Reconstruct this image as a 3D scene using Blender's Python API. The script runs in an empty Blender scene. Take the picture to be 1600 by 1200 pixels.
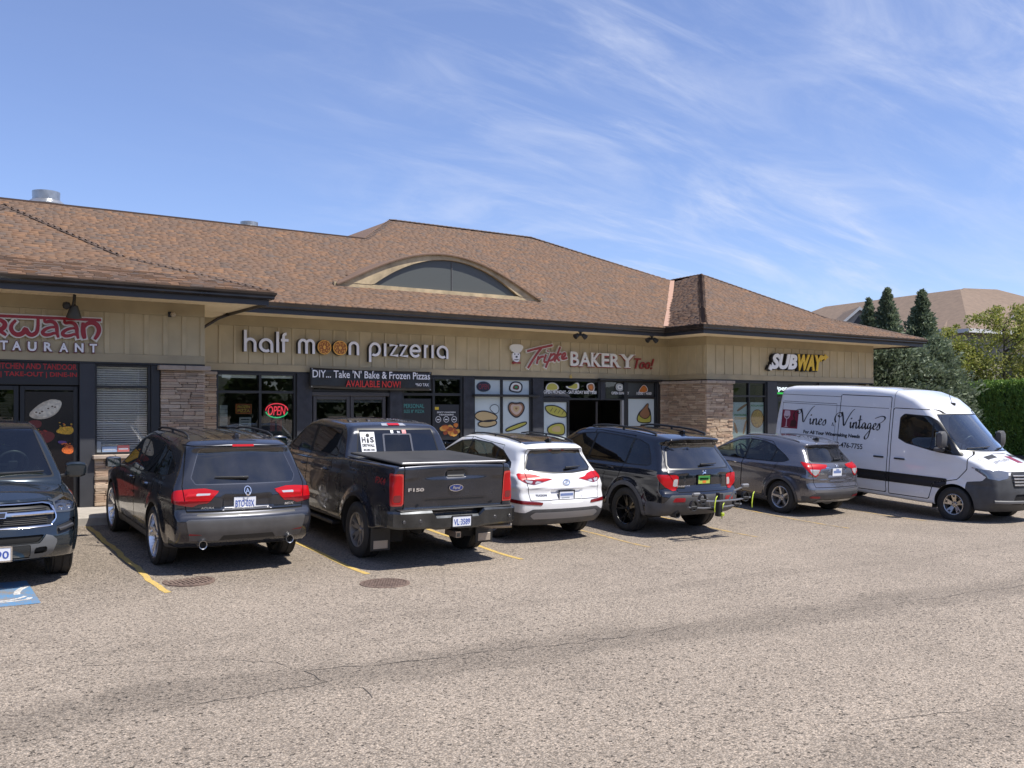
import bpy, bmesh, math, random
import numpy as np
from mathutils import Vector, Matrix
from mathutils.geometry import delaunay_2d_cdt, tessellate_polygon
random.seed(7); RNG = np.random.default_rng(11)
SC = bpy.context.scene
COL = SC.collection
PI = math.pi
R = math.radians

# ---------------------------------------------------------------- camera
cam_d = bpy.data.cameras.new('camera'); cam = bpy.data.objects.new('camera', cam_d); COL.objects.link(cam)
cam.location = (-2.847, -11.579, 2.205)
cam.rotation_euler = (PI/2, 0, -math.atan2(1460, 2150))
cam_d.sensor_width = 36; cam_d.lens = 36*1460/1600; cam_d.shift_y = 38/1600
cam_d.clip_start = .1; cam_d.clip_end = 3000
SC.camera = cam
# ---------------------------------------------------------------- light
SUN = Vector((.33, -.455, 1)).normalized()
sun_d = bpy.data.lights.new('sun', 'SUN'); sun = bpy.data.objects.new('sun', sun_d); COL.objects.link(sun)
sun_d.energy = 4.2; sun_d.angle = R(.53); sun_d.color = (1, .95, .87)
sun.rotation_euler = SUN.to_track_quat('Z', 'Y').to_euler(); sun.location = (0, -10, 30)
W_ = bpy.data.worlds.new('World'); SC.world = W_; W_.use_nodes = True
nt = W_.node_tree; nt.nodes.clear()
def wn(t, **k):
    n = nt.nodes.new(t)
    for a, b in k.items(): setattr(n, a, b)
    return n
sky = wn('ShaderNodeTexSky'); sky.sky_type = 'NISHITA'; sky.sun_disc = False
sky.sun_elevation = math.asin(SUN.z); sky.sun_rotation = math.atan2(SUN.x, SUN.y)
sky.altitude = 400; sky.air_density = 1.0; sky.dust_density = .25; sky.ozone_density = 1.3
bg = wn('ShaderNodeBackground'); bg.inputs[1].default_value = .145
tc = wn('ShaderNodeTexCoord')
# thin cirrus: direction projected on a flat layer, stretched noise
sep = wn('ShaderNodeSeparateXYZ'); nt.links.new(tc.outputs['Generated'], sep.inputs[0])
mz = wn('ShaderNodeMath', operation='MAXIMUM'); nt.links.new(sep.outputs[2], mz.inputs[0]); mz.inputs[1].default_value = .03
az = wn('ShaderNodeMath', operation='ADD'); nt.links.new(mz.outputs[0], az.inputs[0]); az.inputs[1].default_value = .22
dx = wn('ShaderNodeMath', operation='DIVIDE'); nt.links.new(sep.outputs[0], dx.inputs[0]); nt.links.new(az.outputs[0], dx.inputs[1])
dy = wn('ShaderNodeMath', operation='DIVIDE'); nt.links.new(sep.outputs[1], dy.inputs[0]); nt.links.new(az.outputs[0], dy.inputs[1])
cmb = wn('ShaderNodeCombineXYZ'); nt.links.new(dx.outputs[0], cmb.inputs[0]); nt.links.new(dy.outputs[0], cmb.inputs[1])
def cloud(rot, sc, scale, det, dist, lo, hi, rough=.6, w=0):
    mp = wn('ShaderNodeMapping'); mp.inputs['Rotation'].default_value = (0, 0, rot); mp.inputs['Scale'].default_value = sc
    mp.inputs['Location'].default_value = (w, w*.7, 0)
    nt.links.new(cmb.outputs[0], mp.inputs[0])
    no = wn('ShaderNodeTexNoise'); no.inputs['Scale'].default_value = scale; no.inputs['Detail'].default_value = det
    no.inputs['Roughness'].default_value = rough; no.inputs['Distortion'].default_value = dist
    nt.links.new(mp.outputs[0], no.inputs[0])
    mr = wn('ShaderNodeMapRange', interpolation_type='SMOOTHSTEP'); mr.inputs[1].default_value = lo; mr.inputs[2].default_value = hi
    nt.links.new(no.outputs[0], mr.inputs[0]); return mr.outputs[0]
c1 = cloud(R(35), (1.0, 2.3, 1), 1.5, 8, 1.3, .38, .84, .60, 4.3)
c2 = cloud(R(20), (1, 1.4, 1), .65, 3, .3, .40, .62, .5, 2.1)
c3 = cloud(R(62), (1, 5.0, 1), 2.4, 8, .5, .45, .85, .66, 9.3)
def wmath(op, a, b):
    n = wn('ShaderNodeMath', operation=op)
    for i, v in enumerate((a, b)):
        if isinstance(v, (int, float)): n.inputs[i].default_value = v
        else: nt.links.new(v, n.inputs[i])
    return n.outputs[0]
cs = wmath('ADD', c1, wmath('MULTIPLY', c3, .6))
# the cirrus field thins out towards the west (left of the view)
dt = wn('ShaderNodeVectorMath', operation='DOT_PRODUCT'); nt.links.new(tc.outputs['Generated'], dt.inputs[0]); dt.inputs[1].default_value = (.83, -.56, 0)
side = wn('ShaderNodeMapRange', interpolation_type='SMOOTHSTEP'); side.inputs[1].default_value = -.35; side.inputs[2].default_value = .35; side.inputs[3].default_value = .05; side.inputs[4].default_value = 1
nt.links.new(dt.outputs['Value'], side.inputs[0])
cf = wmath('MULTIPLY', wmath('MULTIPLY', cs, wmath('ADD', wmath('MULTIPLY', c2, .7), .35)), side.outputs[0])
cf = wmath('MINIMUM', wmath('ADD', wmath('MULTIPLY', cf, .74), .09), .85)
mixc = wn('ShaderNodeMix', data_type='RGBA'); nt.links.new(cf, mixc.inputs[0])
mixc.inputs[7].default_value = (3.5, 3.75, 4.5, 1)
tone = wn('ShaderNodeMix', data_type='RGBA', blend_type='MULTIPLY'); tone.inputs[0].default_value = 1; tone.inputs[7].default_value = (.53, .575, .755, 1); nt.links.new(sky.outputs[0], tone.inputs[6]); nt.links.new(tone.outputs[2], mixc.inputs[6]); nt.links.new(mixc.outputs[2], bg.inputs[0])
out = wn('ShaderNodeOutputWorld'); nt.links.new(bg.outputs[0], out.inputs[0])
SC.view_settings.view_transform = 'Standard'; SC.view_settings.look = 'None'
SC.view_settings.gamma = 1; SC.view_settings.use_curve_mapping = False
SC.view_settings.exposure = .66
SC.cycles.max_bounces = 7; SC.cycles.transparent_max_bounces = 12

# ---------------------------------------------------------------- materials
MATS = {}
def mat(name, col=(.5, .5, .5), rough=.6, metal=0., spec=.5, coat=0., coat_r=.05, noise=None, bump=None, island=None, emit=None, alpha=None):
    """noise=(scale, amount, detail)  bump=(scale, strength, dist)  island=[colors] random per loose part"""
    if name in MATS: return MATS[name]
    m = bpy.data.materials.new(name); m.use_nodes = True; t = m.node_tree; b = t.nodes['Principled BSDF']
    def N(ty, **k):
        n = t.nodes.new(ty)
        for a, c in k.items(): setattr(n, a, c)
        return n
    b.inputs['Roughness'].default_value = rough; b.inputs['Metallic'].default_value = metal
    b.inputs['Specular IOR Level'].default_value = spec
    b.inputs['Coat Weight'].default_value = coat; b.inputs['Coat Roughness'].default_value = coat_r
    c = tuple(col)+(1,) if len(col) == 3 else col
    b.inputs['Base Color'].default_value = c
    src = None; tcn = N('ShaderNodeTexCoord')
    if island:
        g = N('ShaderNodeNewGeometry'); cr = N('ShaderNodeValToRGB'); cr.color_ramp.interpolation = 'LINEAR'
        els = cr.color_ramp.elements
        els[0].color = tuple(island[0])+(1,); els[0].position = 0
        els[1].color = tuple(island[-1])+(1,); els[1].position = 1
        for i in range(1, len(island)-1):
            e = els.new(i/(len(island)-1)); e.color = tuple(island[i])+(1,)
        oi = N('ShaderNodeObjectInfo'); ad = N('ShaderNodeMath', operation='ADD'); fr = N('ShaderNodeMath', operation='FRACT')
        t.links.new(g.outputs['Random Per Island'], ad.inputs[0]); t.links.new(oi.outputs['Random'], ad.inputs[1]); t.links.new(ad.outputs[0], fr.inputs[0])
        t.links.new(fr.outputs[0], cr.inputs[0]); src = cr.outputs[0]
    if noise:
        no = N('ShaderNodeTexNoise'); no.inputs['Scale'].default_value = noise[0]; no.inputs['Detail'].default_value = noise[2] if len(noise) > 2 else 4
        t.links.new(tcn.outputs['Object'], no.inputs[0])
        mr = N('ShaderNodeMapRange'); mr.inputs[1].default_value = .3; mr.inputs[2].default_value = .7
        mr.inputs[3].default_value = 1-noise[1]; mr.inputs[4].default_value = 1+noise[1]; t.links.new(no.outputs[0], mr.inputs[0])
        mx = N('ShaderNodeVectorMath', operation='SCALE'); t.links.new(mr.outputs[0], mx.inputs['Scale'])
        if src: t.links.new(src, mx.inputs[0])
        else: mx.inputs[0].default_value = c[:3]
        src = mx.outputs[0]
        rr = N('ShaderNodeMapRange'); rr.inputs[3].default_value = max(0, rough-.06); rr.inputs[4].default_value = min(1, rough+.06)
        t.links.new(no.outputs[0], rr.inputs[0]); t.links.new(rr.outputs[0], b.inputs['Roughness'])
    if src: t.links.new(src, b.inputs['Base Color'])
    if bump:
        nb = N('ShaderNodeTexNoise'); nb.inputs['Scale'].default_value = bump[0]; nb.inputs['Detail'].default_value = 3
        t.links.new(tcn.outputs['Object'], nb.inputs[0])
        bp = N('ShaderNodeBump'); bp.inputs['Strength'].default_value = bump[1]; bp.inputs['Distance'].default_value = bump[2]
        t.links.new(nb.outputs[0], bp.inputs['Height']); t.links.new(bp.outputs[0], b.inputs['Normal'])
    if emit:
        b.inputs['Emission Color'].default_value = tuple(emit[:3])+(1,); b.inputs['Emission Strength'].default_value = emit[3]
    MATS[name] = m; return m
def glass(name, tint, refl=1.0, rough=.02, dirt=0.):
    if name in MATS: return MATS[name]
    m = bpy.data.materials.new(name); m.use_nodes = True; t = m.node_tree; t.nodes.clear()
    o = t.nodes.new('ShaderNodeOutputMaterial'); mx = t.nodes.new('ShaderNodeMixShader'); tr = t.nodes.new('ShaderNodeBsdfTransparent')
    gl = t.nodes.new('ShaderNodeBsdfGlossy'); fr = t.nodes.new('ShaderNodeFresnel'); mu = t.nodes.new('ShaderNodeMath'); mu.operation = 'MULTIPLY_ADD'
    tr.inputs[0].default_value = tuple(tint)+(1,); gl.inputs['Roughness'].default_value = rough; gl.inputs[0].default_value = (1, 1, 1, 1)
    fr.inputs[0].default_value = 1.5; mu.inputs[1].default_value = refl; mu.inputs[2].default_value = .0; mu.use_clamp = True
    g = t.nodes.new('ShaderNodeNewGeometry'); sp = t.nodes.new('ShaderNodeMix'); sp.data_type = 'FLOAT'; sp.inputs[2].default_value = 1.5; sp.inputs[3].default_value = 1/1.5
    t.links.new(g.outputs['Backfacing'], sp.inputs[0])
    t.links.new(sp.outputs[0], fr.inputs[0]); t.links.new(fr.outputs[0], mu.inputs[0]); t.links.new(mu.outputs[0], mx.inputs[0])
    t.links.new(tr.outputs[0], mx.inputs[1]); t.links.new(gl.outputs[0], mx.inputs[2])
    last = mx.outputs[0]
    if dirt:
        df = t.nodes.new('ShaderNodeBsdfDiffuse'); df.inputs[0].default_value = (.55, .52, .48, 1)
        m2 = t.nodes.new('ShaderNodeMixShader'); no = t.nodes.new('ShaderNodeTexNoise'); no.inputs['Scale'].default_value = 3.5
        tcn = t.nodes.new('ShaderNodeTexCoord'); t.links.new(tcn.outputs['Object'], no.inputs[0])
        mr = t.nodes.new('ShaderNodeMapRange'); mr.inputs[1].default_value = .35; mr.inputs[2].default_value = .75; mr.inputs[3].default_value = dirt*.4; mr.inputs[4].default_value = dirt*1.6
        t.links.new(no.outputs[0], mr.inputs[0]); t.links.new(mr.outputs[0], m2.inputs[0])
        t.links.new(last, m2.inputs[1]); t.links.new(df.outputs[0], m2.inputs[2]); last = m2.outputs[0]
    t.links.new(last, o.inputs[0]); MATS[name] = m; return m

# ---------------------------------------------------------------- object helpers
def tag(o, label=None, cat=None, group=None, kind=None):
    if label: o['label'] = label
    if cat: o['category'] = cat
    if group: o['group'] = group
    if kind: o['kind'] = kind
    return o
def empty(name, loc=(0, 0, 0), rz=0, label=None, cat=None, group=None, parent=None):
    o = bpy.data.objects.new(name, None); COL.objects.link(o); o.location = loc; o.rotation_euler = (0, 0, rz); o.empty_display_size = .2
    if parent: o.parent = parent
    return tag(o, label, cat, group)
def link(name, me, parent=None, loc=None, rot=None, kind=None, label=None):
    o = bpy.data.objects.new(name, me); COL.objects.link(o)
    if parent: o.parent = parent
    if loc is not None: o.location = loc
    if rot is not None: o.rotation_euler = rot
    if kind: o['kind'] = kind
    if label: o['label'] = label
    return o
def np_mesh(name, V, T, m, normals=None, smooth=False, midx=None):
    """V (n,3), T (m,k) arrays"""
    V = np.ascontiguousarray(V, dtype=np.float32); T = np.ascontiguousarray(T, dtype=np.int32)
    me = bpy.data.meshes.new(name); k = T.shape[1] if len(T) else 3
    me.vertices.add(len(V)); me.vertices.foreach_set('co', V.ravel())
    me.loops.add(T.size); me.loops.foreach_set('vertex_index', T.ravel())
    me.polygons.add(len(T)); me.polygons.foreach_set('loop_start', np.arange(0, T.size, k, dtype=np.int32))
    if smooth: me.polygons.foreach_set('use_smooth', np.ones(len(T), dtype=bool))
    for x in (m if isinstance(m, (list, tuple)) else [m]): me.materials.append(x)
    if midx is not None: me.polygons.foreach_set('material_index', np.asarray(midx, dtype=np.int32))
    me.update(calc_edges=True)
    if normals is not None and len(V):
        me.normals_split_custom_set_from_vertices([tuple(n) for n in normals])
    return me
class MB:
    def __init__(s): s.v = []; s.f = []; s.mi = []; s.cur = 0
    def add(s, vs, fs):
        b = len(s.v); s.v.extend([tuple(v) for v in vs]); s.f.extend([tuple(i+b for i in f) for f in fs]); s.mi.extend([s.cur]*len(fs)); return s
    def box(s, x0, x1, y0, y1, z0, z1, M=None):
        vs = [(x, y, z) for x in (x0, x1) for y in (y0, y1) for z in (z0, z1)]
        if M: vs = [M @ Vector(v) for v in vs]
        return s.add(vs, [(0, 1, 3, 2), (4, 6, 7, 5), (0, 4, 5, 1), (2, 3, 7, 6), (0, 2, 6, 4), (1, 5, 7, 3)])
    def rbox(s, x0, x1, y0, y1, z0, z1, b=.01, M=None):
        """chamfered box"""
        b = min(b, abs(x1-x0)/2.01, abs(y1-y0)/2.01, abs(z1-z0)/2.01)
        P = {}; vs = []; cx, cy, cz = (x0+x1)/2, (y0+y1)/2, (z0+z1)/2; hx, hy, hz = (x1-x0)/2, (y1-y0)/2, (z1-z0)/2
        for i in (-1, 1):
            for j in (-1, 1):
                for k in (-1, 1):
                    P[(i, j, k, 0)] = len(vs); vs.append((cx+i*hx, cy+j*(hy-b), cz+k*(hz-b)))
                    P[(i, j, k, 1)] = len(vs); vs.append((cx+i*(hx-b), cy+j*hy, cz+k*(hz-b)))
                    P[(i, j, k, 2)] = len(vs); vs.append((cx+i*(hx-b), cy+j*(hy-b), cz+k*hz))
        fs = []
        for i in (-1, 1):
            f = [P[(i, -1, -1, 0)], P[(i, 1, -1, 0)], P[(i, 1, 1, 0)], P[(i, -1, 1, 0)]]; fs.append(f if i > 0 else f[::-1])
            f = [P[(-1, i, -1, 1)], P[(-1, i, 1, 1)], P[(1, i, 1, 1)], P[(1, i, -1, 1)]]; fs.append(f if i > 0 else f[::-1])
            f = [P[(-1, -1, i, 2)], P[(1, -1, i, 2)], P[(1, 1, i, 2)], P[(-1, 1, i, 2)]]; fs.append(f if i > 0 else f[::-1])
        for i in (-1, 1):
            for j in (-1, 1):
                f = [P[(i, j, -1, 0)], P[(i, j, 1, 0)], P[(i, j, 1, 1)], P[(i, j, -1, 1)]]; fs.append(f if i*j < 0 else f[::-1])
                f = [P[(i, -1, j, 0)], P[(i, 1, j, 0)], P[(i, 1, j, 2)], P[(i, -1, j, 2)]]; fs.append(f if i*j > 0 else f[::-1])
                f = [P[(-1, i, j, 1)], P[(1, i, j, 1)], P[(1, i, j, 2)], P[(-1, i, j, 2)]]; fs.append(f if i*j < 0 else f[::-1])
                for k in (-1, 1):
                    f = [P[(i, j, k, 0)], P[(i, j, k, 1)], P[(i, j, k, 2)]]; fs.append(f if i*j*k > 0 else f[::-1])
        if M: vs = [M @ Vector(v) for v in vs]
        return s.add(vs, fs)
    def tube(s, pts, r, n=8, cap=True, flat=None):
        pts = [Vector(p) for p in pts]; rings = []
        up = Vector((0, 0, 1)); prev = None
        for i, p in enumerate(pts):
            a = pts[max(0, i-1)]; c = pts[min(len(pts)-1, i+1)]; d = (c-a)
            d = d.normalized() if d.length > 1e-9 else Vector((1, 0, 0))
            if prev is None:
                u = up if abs(d.z) < .95 else Vector((1, 0, 0))
                e1 = (u-d*u.dot(d)).normalized()
            else: e1 = (prev-d*prev.dot(d)).normalized()
            prev = e1; e2 = d.cross(e1); rr = r[i] if isinstance(r, (list, tuple)) else r
            fl = flat if flat else 1
            rings.append([p+e1*rr*fl*math.cos(2*PI*k/n)+e2*rr*math.sin(2*PI*k/n) for k in range(n)])
        vs = [v for g in rings for v in g]; fs = []
        for i in range(len(rings)-1):
            for k in range(n): fs.append((i*n+k, i*n+(k+1) % n, (i+1)*n+(k+1) % n, (i+1)*n+k))
        if cap: fs.append(tuple(range(n))[::-1]); fs.append(tuple((len(rings)-1)*n+k for k in range(n)))
        return s.add(vs, fs)
    def lathe(s, prof, n=24, M=None, close=False):
        """profile of (r, h) around z"""
        vs = []; fs = []; m = len(prof)
        for k in range(n):
            a = 2*PI*k/n
            for r, h in prof: vs.append((r*math.cos(a), r*math.sin(a), h))
        rng = range(m) if close else range(m-1)
        for k in range(n):
            for i in rng:
                j = (i+1) % m; q = (k+1) % n
                fs.append((k*m+i, q*m+i, q*m+j, k*m+j))
        if M: vs = [M @ Vector(v) for v in vs]
        return s.add(vs, fs)
    def prism(s, poly, d0, d1, plane='xz', M=None):
        """extrude 2D polygon; plane xz: depth along y, yz: along x, xy: along z"""
        n = len(poly)
        def P(a, b, d): return {'xz': (a, d, b), 'yz': (d, a, b), 'xy': (a, b, d)}[plane]
        vs = [P(a, b, d0) for a, b in poly]+[P(a, b, d1) for a, b in poly]
        tr = tessellate_polygon([[Vector((a, b, 0)) for a, b in poly]])
        ar = sum(poly[i][0]*poly[(i+1) % n][1]-poly[(i+1) % n][0]*poly[i][1] for i in range(n))
        fs = []
        for a, b, c in tr:
            o = (poly[b][0]-poly[a][0])*(poly[c][1]-poly[a][1])-(poly[b][1]-poly[a][1])*(poly[c][0]-poly[a][0])
            if o < 0: b, c = c, b
            fs.append((a, b, c)); fs.append((a+n, c+n, b+n))
        for i in range(n):
            j = (i+1) % n; fs.append((i, j, j+n, i+n) if ar > 0 else (j, i, i+n, j+n))
        if M: vs = [M @ Vector(v) for v in vs]
        return s.add(vs, fs)
    def build(s, name, m, parent=None, smooth=False, loc=None, rot=None, kind=None, label=None, fixn=True):
        me = bpy.data.meshes.new(name); me.from_pydata(s.v, [], s.f)
        for x in (m if isinstance(m, (list, tuple)) else [m]): me.materials.append(x)
        if any(s.mi): me.polygons.foreach_set('material_index', s.mi)
        if fixn and len(s.f) < 20000:
            bm = bmesh.new(); bm.from_mesh(me); bmesh.ops.recalc_face_normals(bm, faces=bm.faces); bm.to_mesh(me); bm.free()
        if smooth:
            me.polygons.foreach_set('use_smooth', [True]*len(me.polygons))
            try: me.set_sharp_from_angle(angle=R(40))
            except Exception: pass
        me.update()
        return link(name, me, parent, loc, rot, kind, label)
def ribbon(pts, w, closed=False):
    """centre line -> polygon strip quads: returns list of (left,right)"""
    L = []; n = len(pts)
    for i in range(n):
        a = pts[i-1] if (i > 0 or closed) else pts[i]; c = pts[(i+1) % n] if (i < n-1 or closed) else pts[i]
        dx, dz = c[0]-a[0], c[1]-a[1]; l = math.hypot(dx, dz) or 1
        ww = (w[i] if isinstance(w, (list, tuple)) else w)/2
        L.append(((pts[i][0]-dz/l*ww, pts[i][1]+dx/l*ww), (pts[i][0]+dz/l*ww, pts[i][1]-dx/l*ww)))
    return L
def smooth_path(p, it=3, closed=False):
    for _ in range(it):
        q = [] if closed else [p[0]]; n = len(p)
        for i in range(n if closed else n-1):
            a, b = p[i], p[(i+1) % n]
            q.append(tuple(.75*x+.25*y for x, y in zip(a, b))); q.append(tuple(.25*x+.75*y for x, y in zip(a, b)))
        if not closed: q.append(p[-1])
        p = q
    return p
_SK = 0
def stroke(mb, pts, w, y0, y1, closed=False, ext=0):
    """flat ribbon lettering in xz plane between depths y0 (front) and y1"""
    if ext and not closed:
        def e(a, b):
            l = math.hypot(a[0]-b[0], a[1]-b[1]) or 1; return (a[0]+(a[0]-b[0])/l*ext, a[1]+(a[1]-b[1])/l*ext)
        pts = [e(pts[0], pts[1])]+list(pts[1:-1])+[e(pts[-1], pts[-2])] if len(pts) > 2 else [e(pts[0], pts[1]), e(pts[1], pts[0])]
    global _SK
    _SK = (_SK+1) % 4; L = ribbon(pts, w, closed); n = len(L); vs = []; fs = []; tk = abs(y1-y0)
    for i, (l, r) in enumerate(L): f = y0-min(.0012, tk*.3)*(_SK+.8*i/n); vs += [(l[0], f, l[1]), (r[0], f, r[1]), (r[0], y1+f-y0, r[1]), (l[0], y1+f-y0, l[1])]
    for i in range(n if closed else n-1):
        a = 4*i; b = 4*((i+1) % n)
        for k in range(4): fs.append((a+k, a+(k+1) % 4, b+(k+1) % 4, b+k))
    if not closed: fs.append((0, 3, 2, 1)); fs.append(tuple(4*(n-1)+k for k in range(4)))
    mb.add(vs, fs)
def arc(cx, cz, rx, rz, a0, a1, n=12):
    return [(cx+rx*math.cos(R(a0+(a1-a0)*i/n)), cz+rz*math.sin(R(a0+(a1-a0)*i/n))) for i in range(n+1)]
def text_geo(s, x0, x1, z0, z1, depth=.01, bold=0., shear=0., spacing=1., keep=False):
    """text in the built-in font fitted to the box; returns V (n,3) as (x, depth, z) front at y=0 and faces"""
    cu = bpy.data.curves.new('t', 'FONT'); cu.body = s; cu.extrude = .001; cu.offset = bold; cu.shear = shear; cu.space_character = spacing
    cu.resolution_u = 3; cu.align_x = 'LEFT'
    ob = bpy.data.objects.new('t', cu); me = bpy.data.meshes.new_from_object(ob)
    V = np.array([v.co[:] for v in me.vertices]); F = [tuple(p.vertices) for p in me.polygons]
    bpy.data.objects.remove(ob); bpy.data.curves.remove(cu); bpy.data.meshes.remove(me)
    lo, hi = V.min(0), V.max(0); sx = (x1-x0)/(hi[0]-lo[0]); sz = (z1-z0)/(hi[1]-lo[1])
    if keep: sx = sz = min(abs(sx), abs(sz))
    X = x0+(V[:, 0]-lo[0])*sx; Z = z0+(V[:, 1]-lo[1])*sz; Y = np.where(V[:, 2] > 0, 0., depth)
    return np.stack([X, Y, Z], 1), F
def text(name, s, x0, x1, z0, z1, y, m, parent=None, depth=.01, label=None, **k):
    """sign lettering facing -y, front at y, thickness depth"""
    V, F = text_geo(s, x0, x1, z0, z1, depth, **k); V[:, 1] += y
    mb = MB(); mb.add(V.tolist(), F); return mb.build(name, m, parent, label=label, fixn=False)
def gz(x, y):
    """ground height: the stalls climb to the walk, the lot falls gently to the east"""
    c = -.0075*min(max(x, -12), 40)
    return c+(.0 if y < -.6 else (.055*(y+.6)**2/2.4 if y < .6 else .055*min(y, 5.0)))
# ---------------------------------------------------------------- ground
def shade_ground():
    m = bpy.data.materials.new('worn asphalt'); m.use_nodes = True; t = m.node_tree; b = t.nodes['Principled BSDF']; MATS['asphalt'] = m
    def N(ty, **k):
        n = t.nodes.new(ty)
        for a, c in k.items(): setattr(n, a, c)
        return n
    L = t.links.new; g = N('ShaderNodeTexCoord').outputs['Object']
    def noise(sc, det=3, rough=.5, mp=None):
        n = N('ShaderNodeTexNoise'); n.inputs['Scale'].default_value = sc; n.inputs['Detail'].default_value = det; n.inputs['Roughness'].default_value = rough
        L(mp or g, n.inputs[0]); return n.outputs[0]
    def rng(v, a, c, lo, hi, smooth=False):
        n = N('ShaderNodeMapRange'); n.inputs[1].default_value = a; n.inputs[2].default_value = c; n.inputs[3].default_value = lo; n.inputs[4].default_value = hi
        if smooth: n.interpolation_type = 'SMOOTHSTEP'
        L(v, n.inputs[0]); return n.outputs[0]
    def mul(a, c, op='MULTIPLY'):
        n = N('ShaderNodeMath', operation=op)
        for i, v in enumerate((a, c)):
            if isinstance(v, (int, float)): n.inputs[i].default_value = v
            else: L(v, n.inputs[i])
        return n.outputs[0]
    # exposed stones: two sizes of cells, each with its own tone, between them dark binder
    def cells(sc):
        v = N('ShaderNodeTexVoronoi'); v.inputs['Scale'].default_value = sc; L(g, v.inputs[0])
        s = N('ShaderNodeSeparateColor'); L(v.outputs['Color'], s.inputs[0]); return v.outputs['Distance'], s.outputs[0]
    d1, r1 = cells(70); d2, r2 = cells(150)
    tone = mul(rng(r1, 0, 1, .60, 1.34), rng(r2, 0, 1, .80, 1.2))
    tone = mul(tone, rng(d1, .25, .72, 1.08, .66, True))
    pit = rng(noise(30, 4, .6), .35, .43, .22, 1, True)
    tone = mul(tone, pit)
    blot = mul(rng(noise(.35, 5, .6), .3, .7, .88, 1.10), rng(noise(2.2, 4, .6), .3, .7, .94, 1.06)); tone = mul(tone, blot)
    # darker repair seams running along the lot and tyre-polished lanes
    sx = N('ShaderNodeSeparateXYZ'); L(g, sx.inputs[0])
    wob = mul(mul(noise(.28, 3), 1.6), mul(noise(1.8, 3), .35), 'ADD')
    for (y0, sl, w, dk) in ((-4.45, .085, .60, .78), (-7.7, .085, .40, .88), (-2.6, .06, .22, .92)):
        d = mul(mul(sx.outputs[1], mul(sx.outputs[0], sl), 'ADD'), wob, 'ADD'); d = mul(d, -(y0-.975+1.95), 'ADD'); a = N('ShaderNodeMath', operation='ABSOLUTE'); L(d, a.inputs[0])
        tone = mul(tone, rng(a.outputs[0], w*.35, w, dk, 1, True))
    # oil drips inside the stalls
    st = rng(noise(1.3, 4, .7), .56, .66, 0, 1, True); inst = rng(sx.outputs[1], -.5, 1.0, 0, 1, True); tone = mul(tone, mul(mul(mul(st, inst), -.30), 1, 'ADD'))
    tone = mul(tone, rng(sx.outputs[1], -1.5, 2.5, 1.0, .80, True))  # overall tone darker from the open lot into the stalls
    sc = N('ShaderNodeVectorMath', operation='SCALE'); sc.inputs[0].default_value = (.318, .274, .218); L(tone, sc.inputs['Scale'])
    # warm / grey stones
    hm = N('ShaderNodeMix', data_type='RGBA'); hm.blend_type = 'MULTIPLY'; hm.inputs[0].default_value = .9; L(sc.outputs[0], hm.inputs[6])
    cr = N('ShaderNodeValToRGB'); e = cr.color_ramp.elements; e[0].color = (.96, .97, 1.03, 1); e[1].color = (1.06, .98, .93, 1); L(r2, cr.inputs[0]); L(cr.outputs[0], hm.inputs[7])
    L(hm.outputs[2], b.inputs['Base Color']); b.inputs['Roughness'].default_value = .88; b.inputs['Specular IOR Level'].default_value = .3
    bp = N('ShaderNodeBump'); bp.inputs['Strength'].default_value = .55; bp.inputs['Distance'].default_value = .008
    L(mul(mul(d1, -1.0), mul(pit, .8), 'ADD'), bp.inputs['Height']); L(bp.outputs[0], b.inputs['Normal'])
    return m
ASPH = shade_ground()
def axis(pts):
    o = []
    for a, b, s in pts: o += list(np.arange(a, b, s))
    return np.array(sorted(set(np.round(o+[pts[-1][1]], 3))))
gx_ = axis([(-900, -60, 140), (-60, -14, 6), (-14, 42, 1.0), (42, 120, 8), (120, 1200, 180)])
gy_ = axis([(-900, -40, 120), (-40, -2, 2), (-2, 5.0, .2), (5.0, 5.01, .01), (5.01, 60, 5), (60, 1200, 160)])
def gz2(x, y): return gz(x, min(y, 5.0))
Vg = [(a, b, gz2(a, b)) for a in gx_ for b in gy_]; n = len(gy_)
Fg = np.array([(i*n+j, (i+1)*n+j, (i+1)*n+j+1, i*n+j+1) for i in range(len(gx_)-1) for j in range(n-1)])
link('asphalt_ground', np_mesh('asphalt_ground', np.array(Vg), Fg, ASPH, smooth=False), kind='structure')
def conc(name, c, s=.12): return mat(name, c, .85, noise=(6, s, 5), bump=(120, .3, .003))
CONC = conc('pale concrete', (.36, .33, .29))
# raised walk with a kerb, poured in bays
CURB_Y = 5.02
m = MB(); sw = empty('sidewalk'); sw['kind'] = 'structure'
xs = list(np.arange(-8, 27.1, 1.5))
for i in range(len(xs)-1):
    a, b = xs[i]+.004, xs[i+1]-.004; za, zb = gz(a, 5), gz(b, 5)
    k = MB(); z1 = .15
    def slab(y0, y1, t, bev):
        vs = [(a, y0, za-.1), (b, y0, zb-.1), (b, y1, zb-.1), (a, y1, za-.1), (a, y0, za+t-bev), (b, y0, zb+t-bev), (b, y0+bev, zb+t), (a, y0+bev, za+t), (b, y1, zb+t+.01), (a, y1, za+t+.01)]
        k.add(vs, [(0, 1, 5, 4), (4, 5, 6, 7), (7, 6, 8, 9), (0, 4, 7, 9, 3), (1, 2, 8, 6, 5), (2, 3, 9, 8)])
    slab(CURB_Y, CURB_Y+.17, z1, .025); k.build('kerb_stone', CONC, sw); k = MB(); slab(CURB_Y+.178, 9.3, z1-.004, .006); k.build('paving_slab', CONC, sw)
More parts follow.
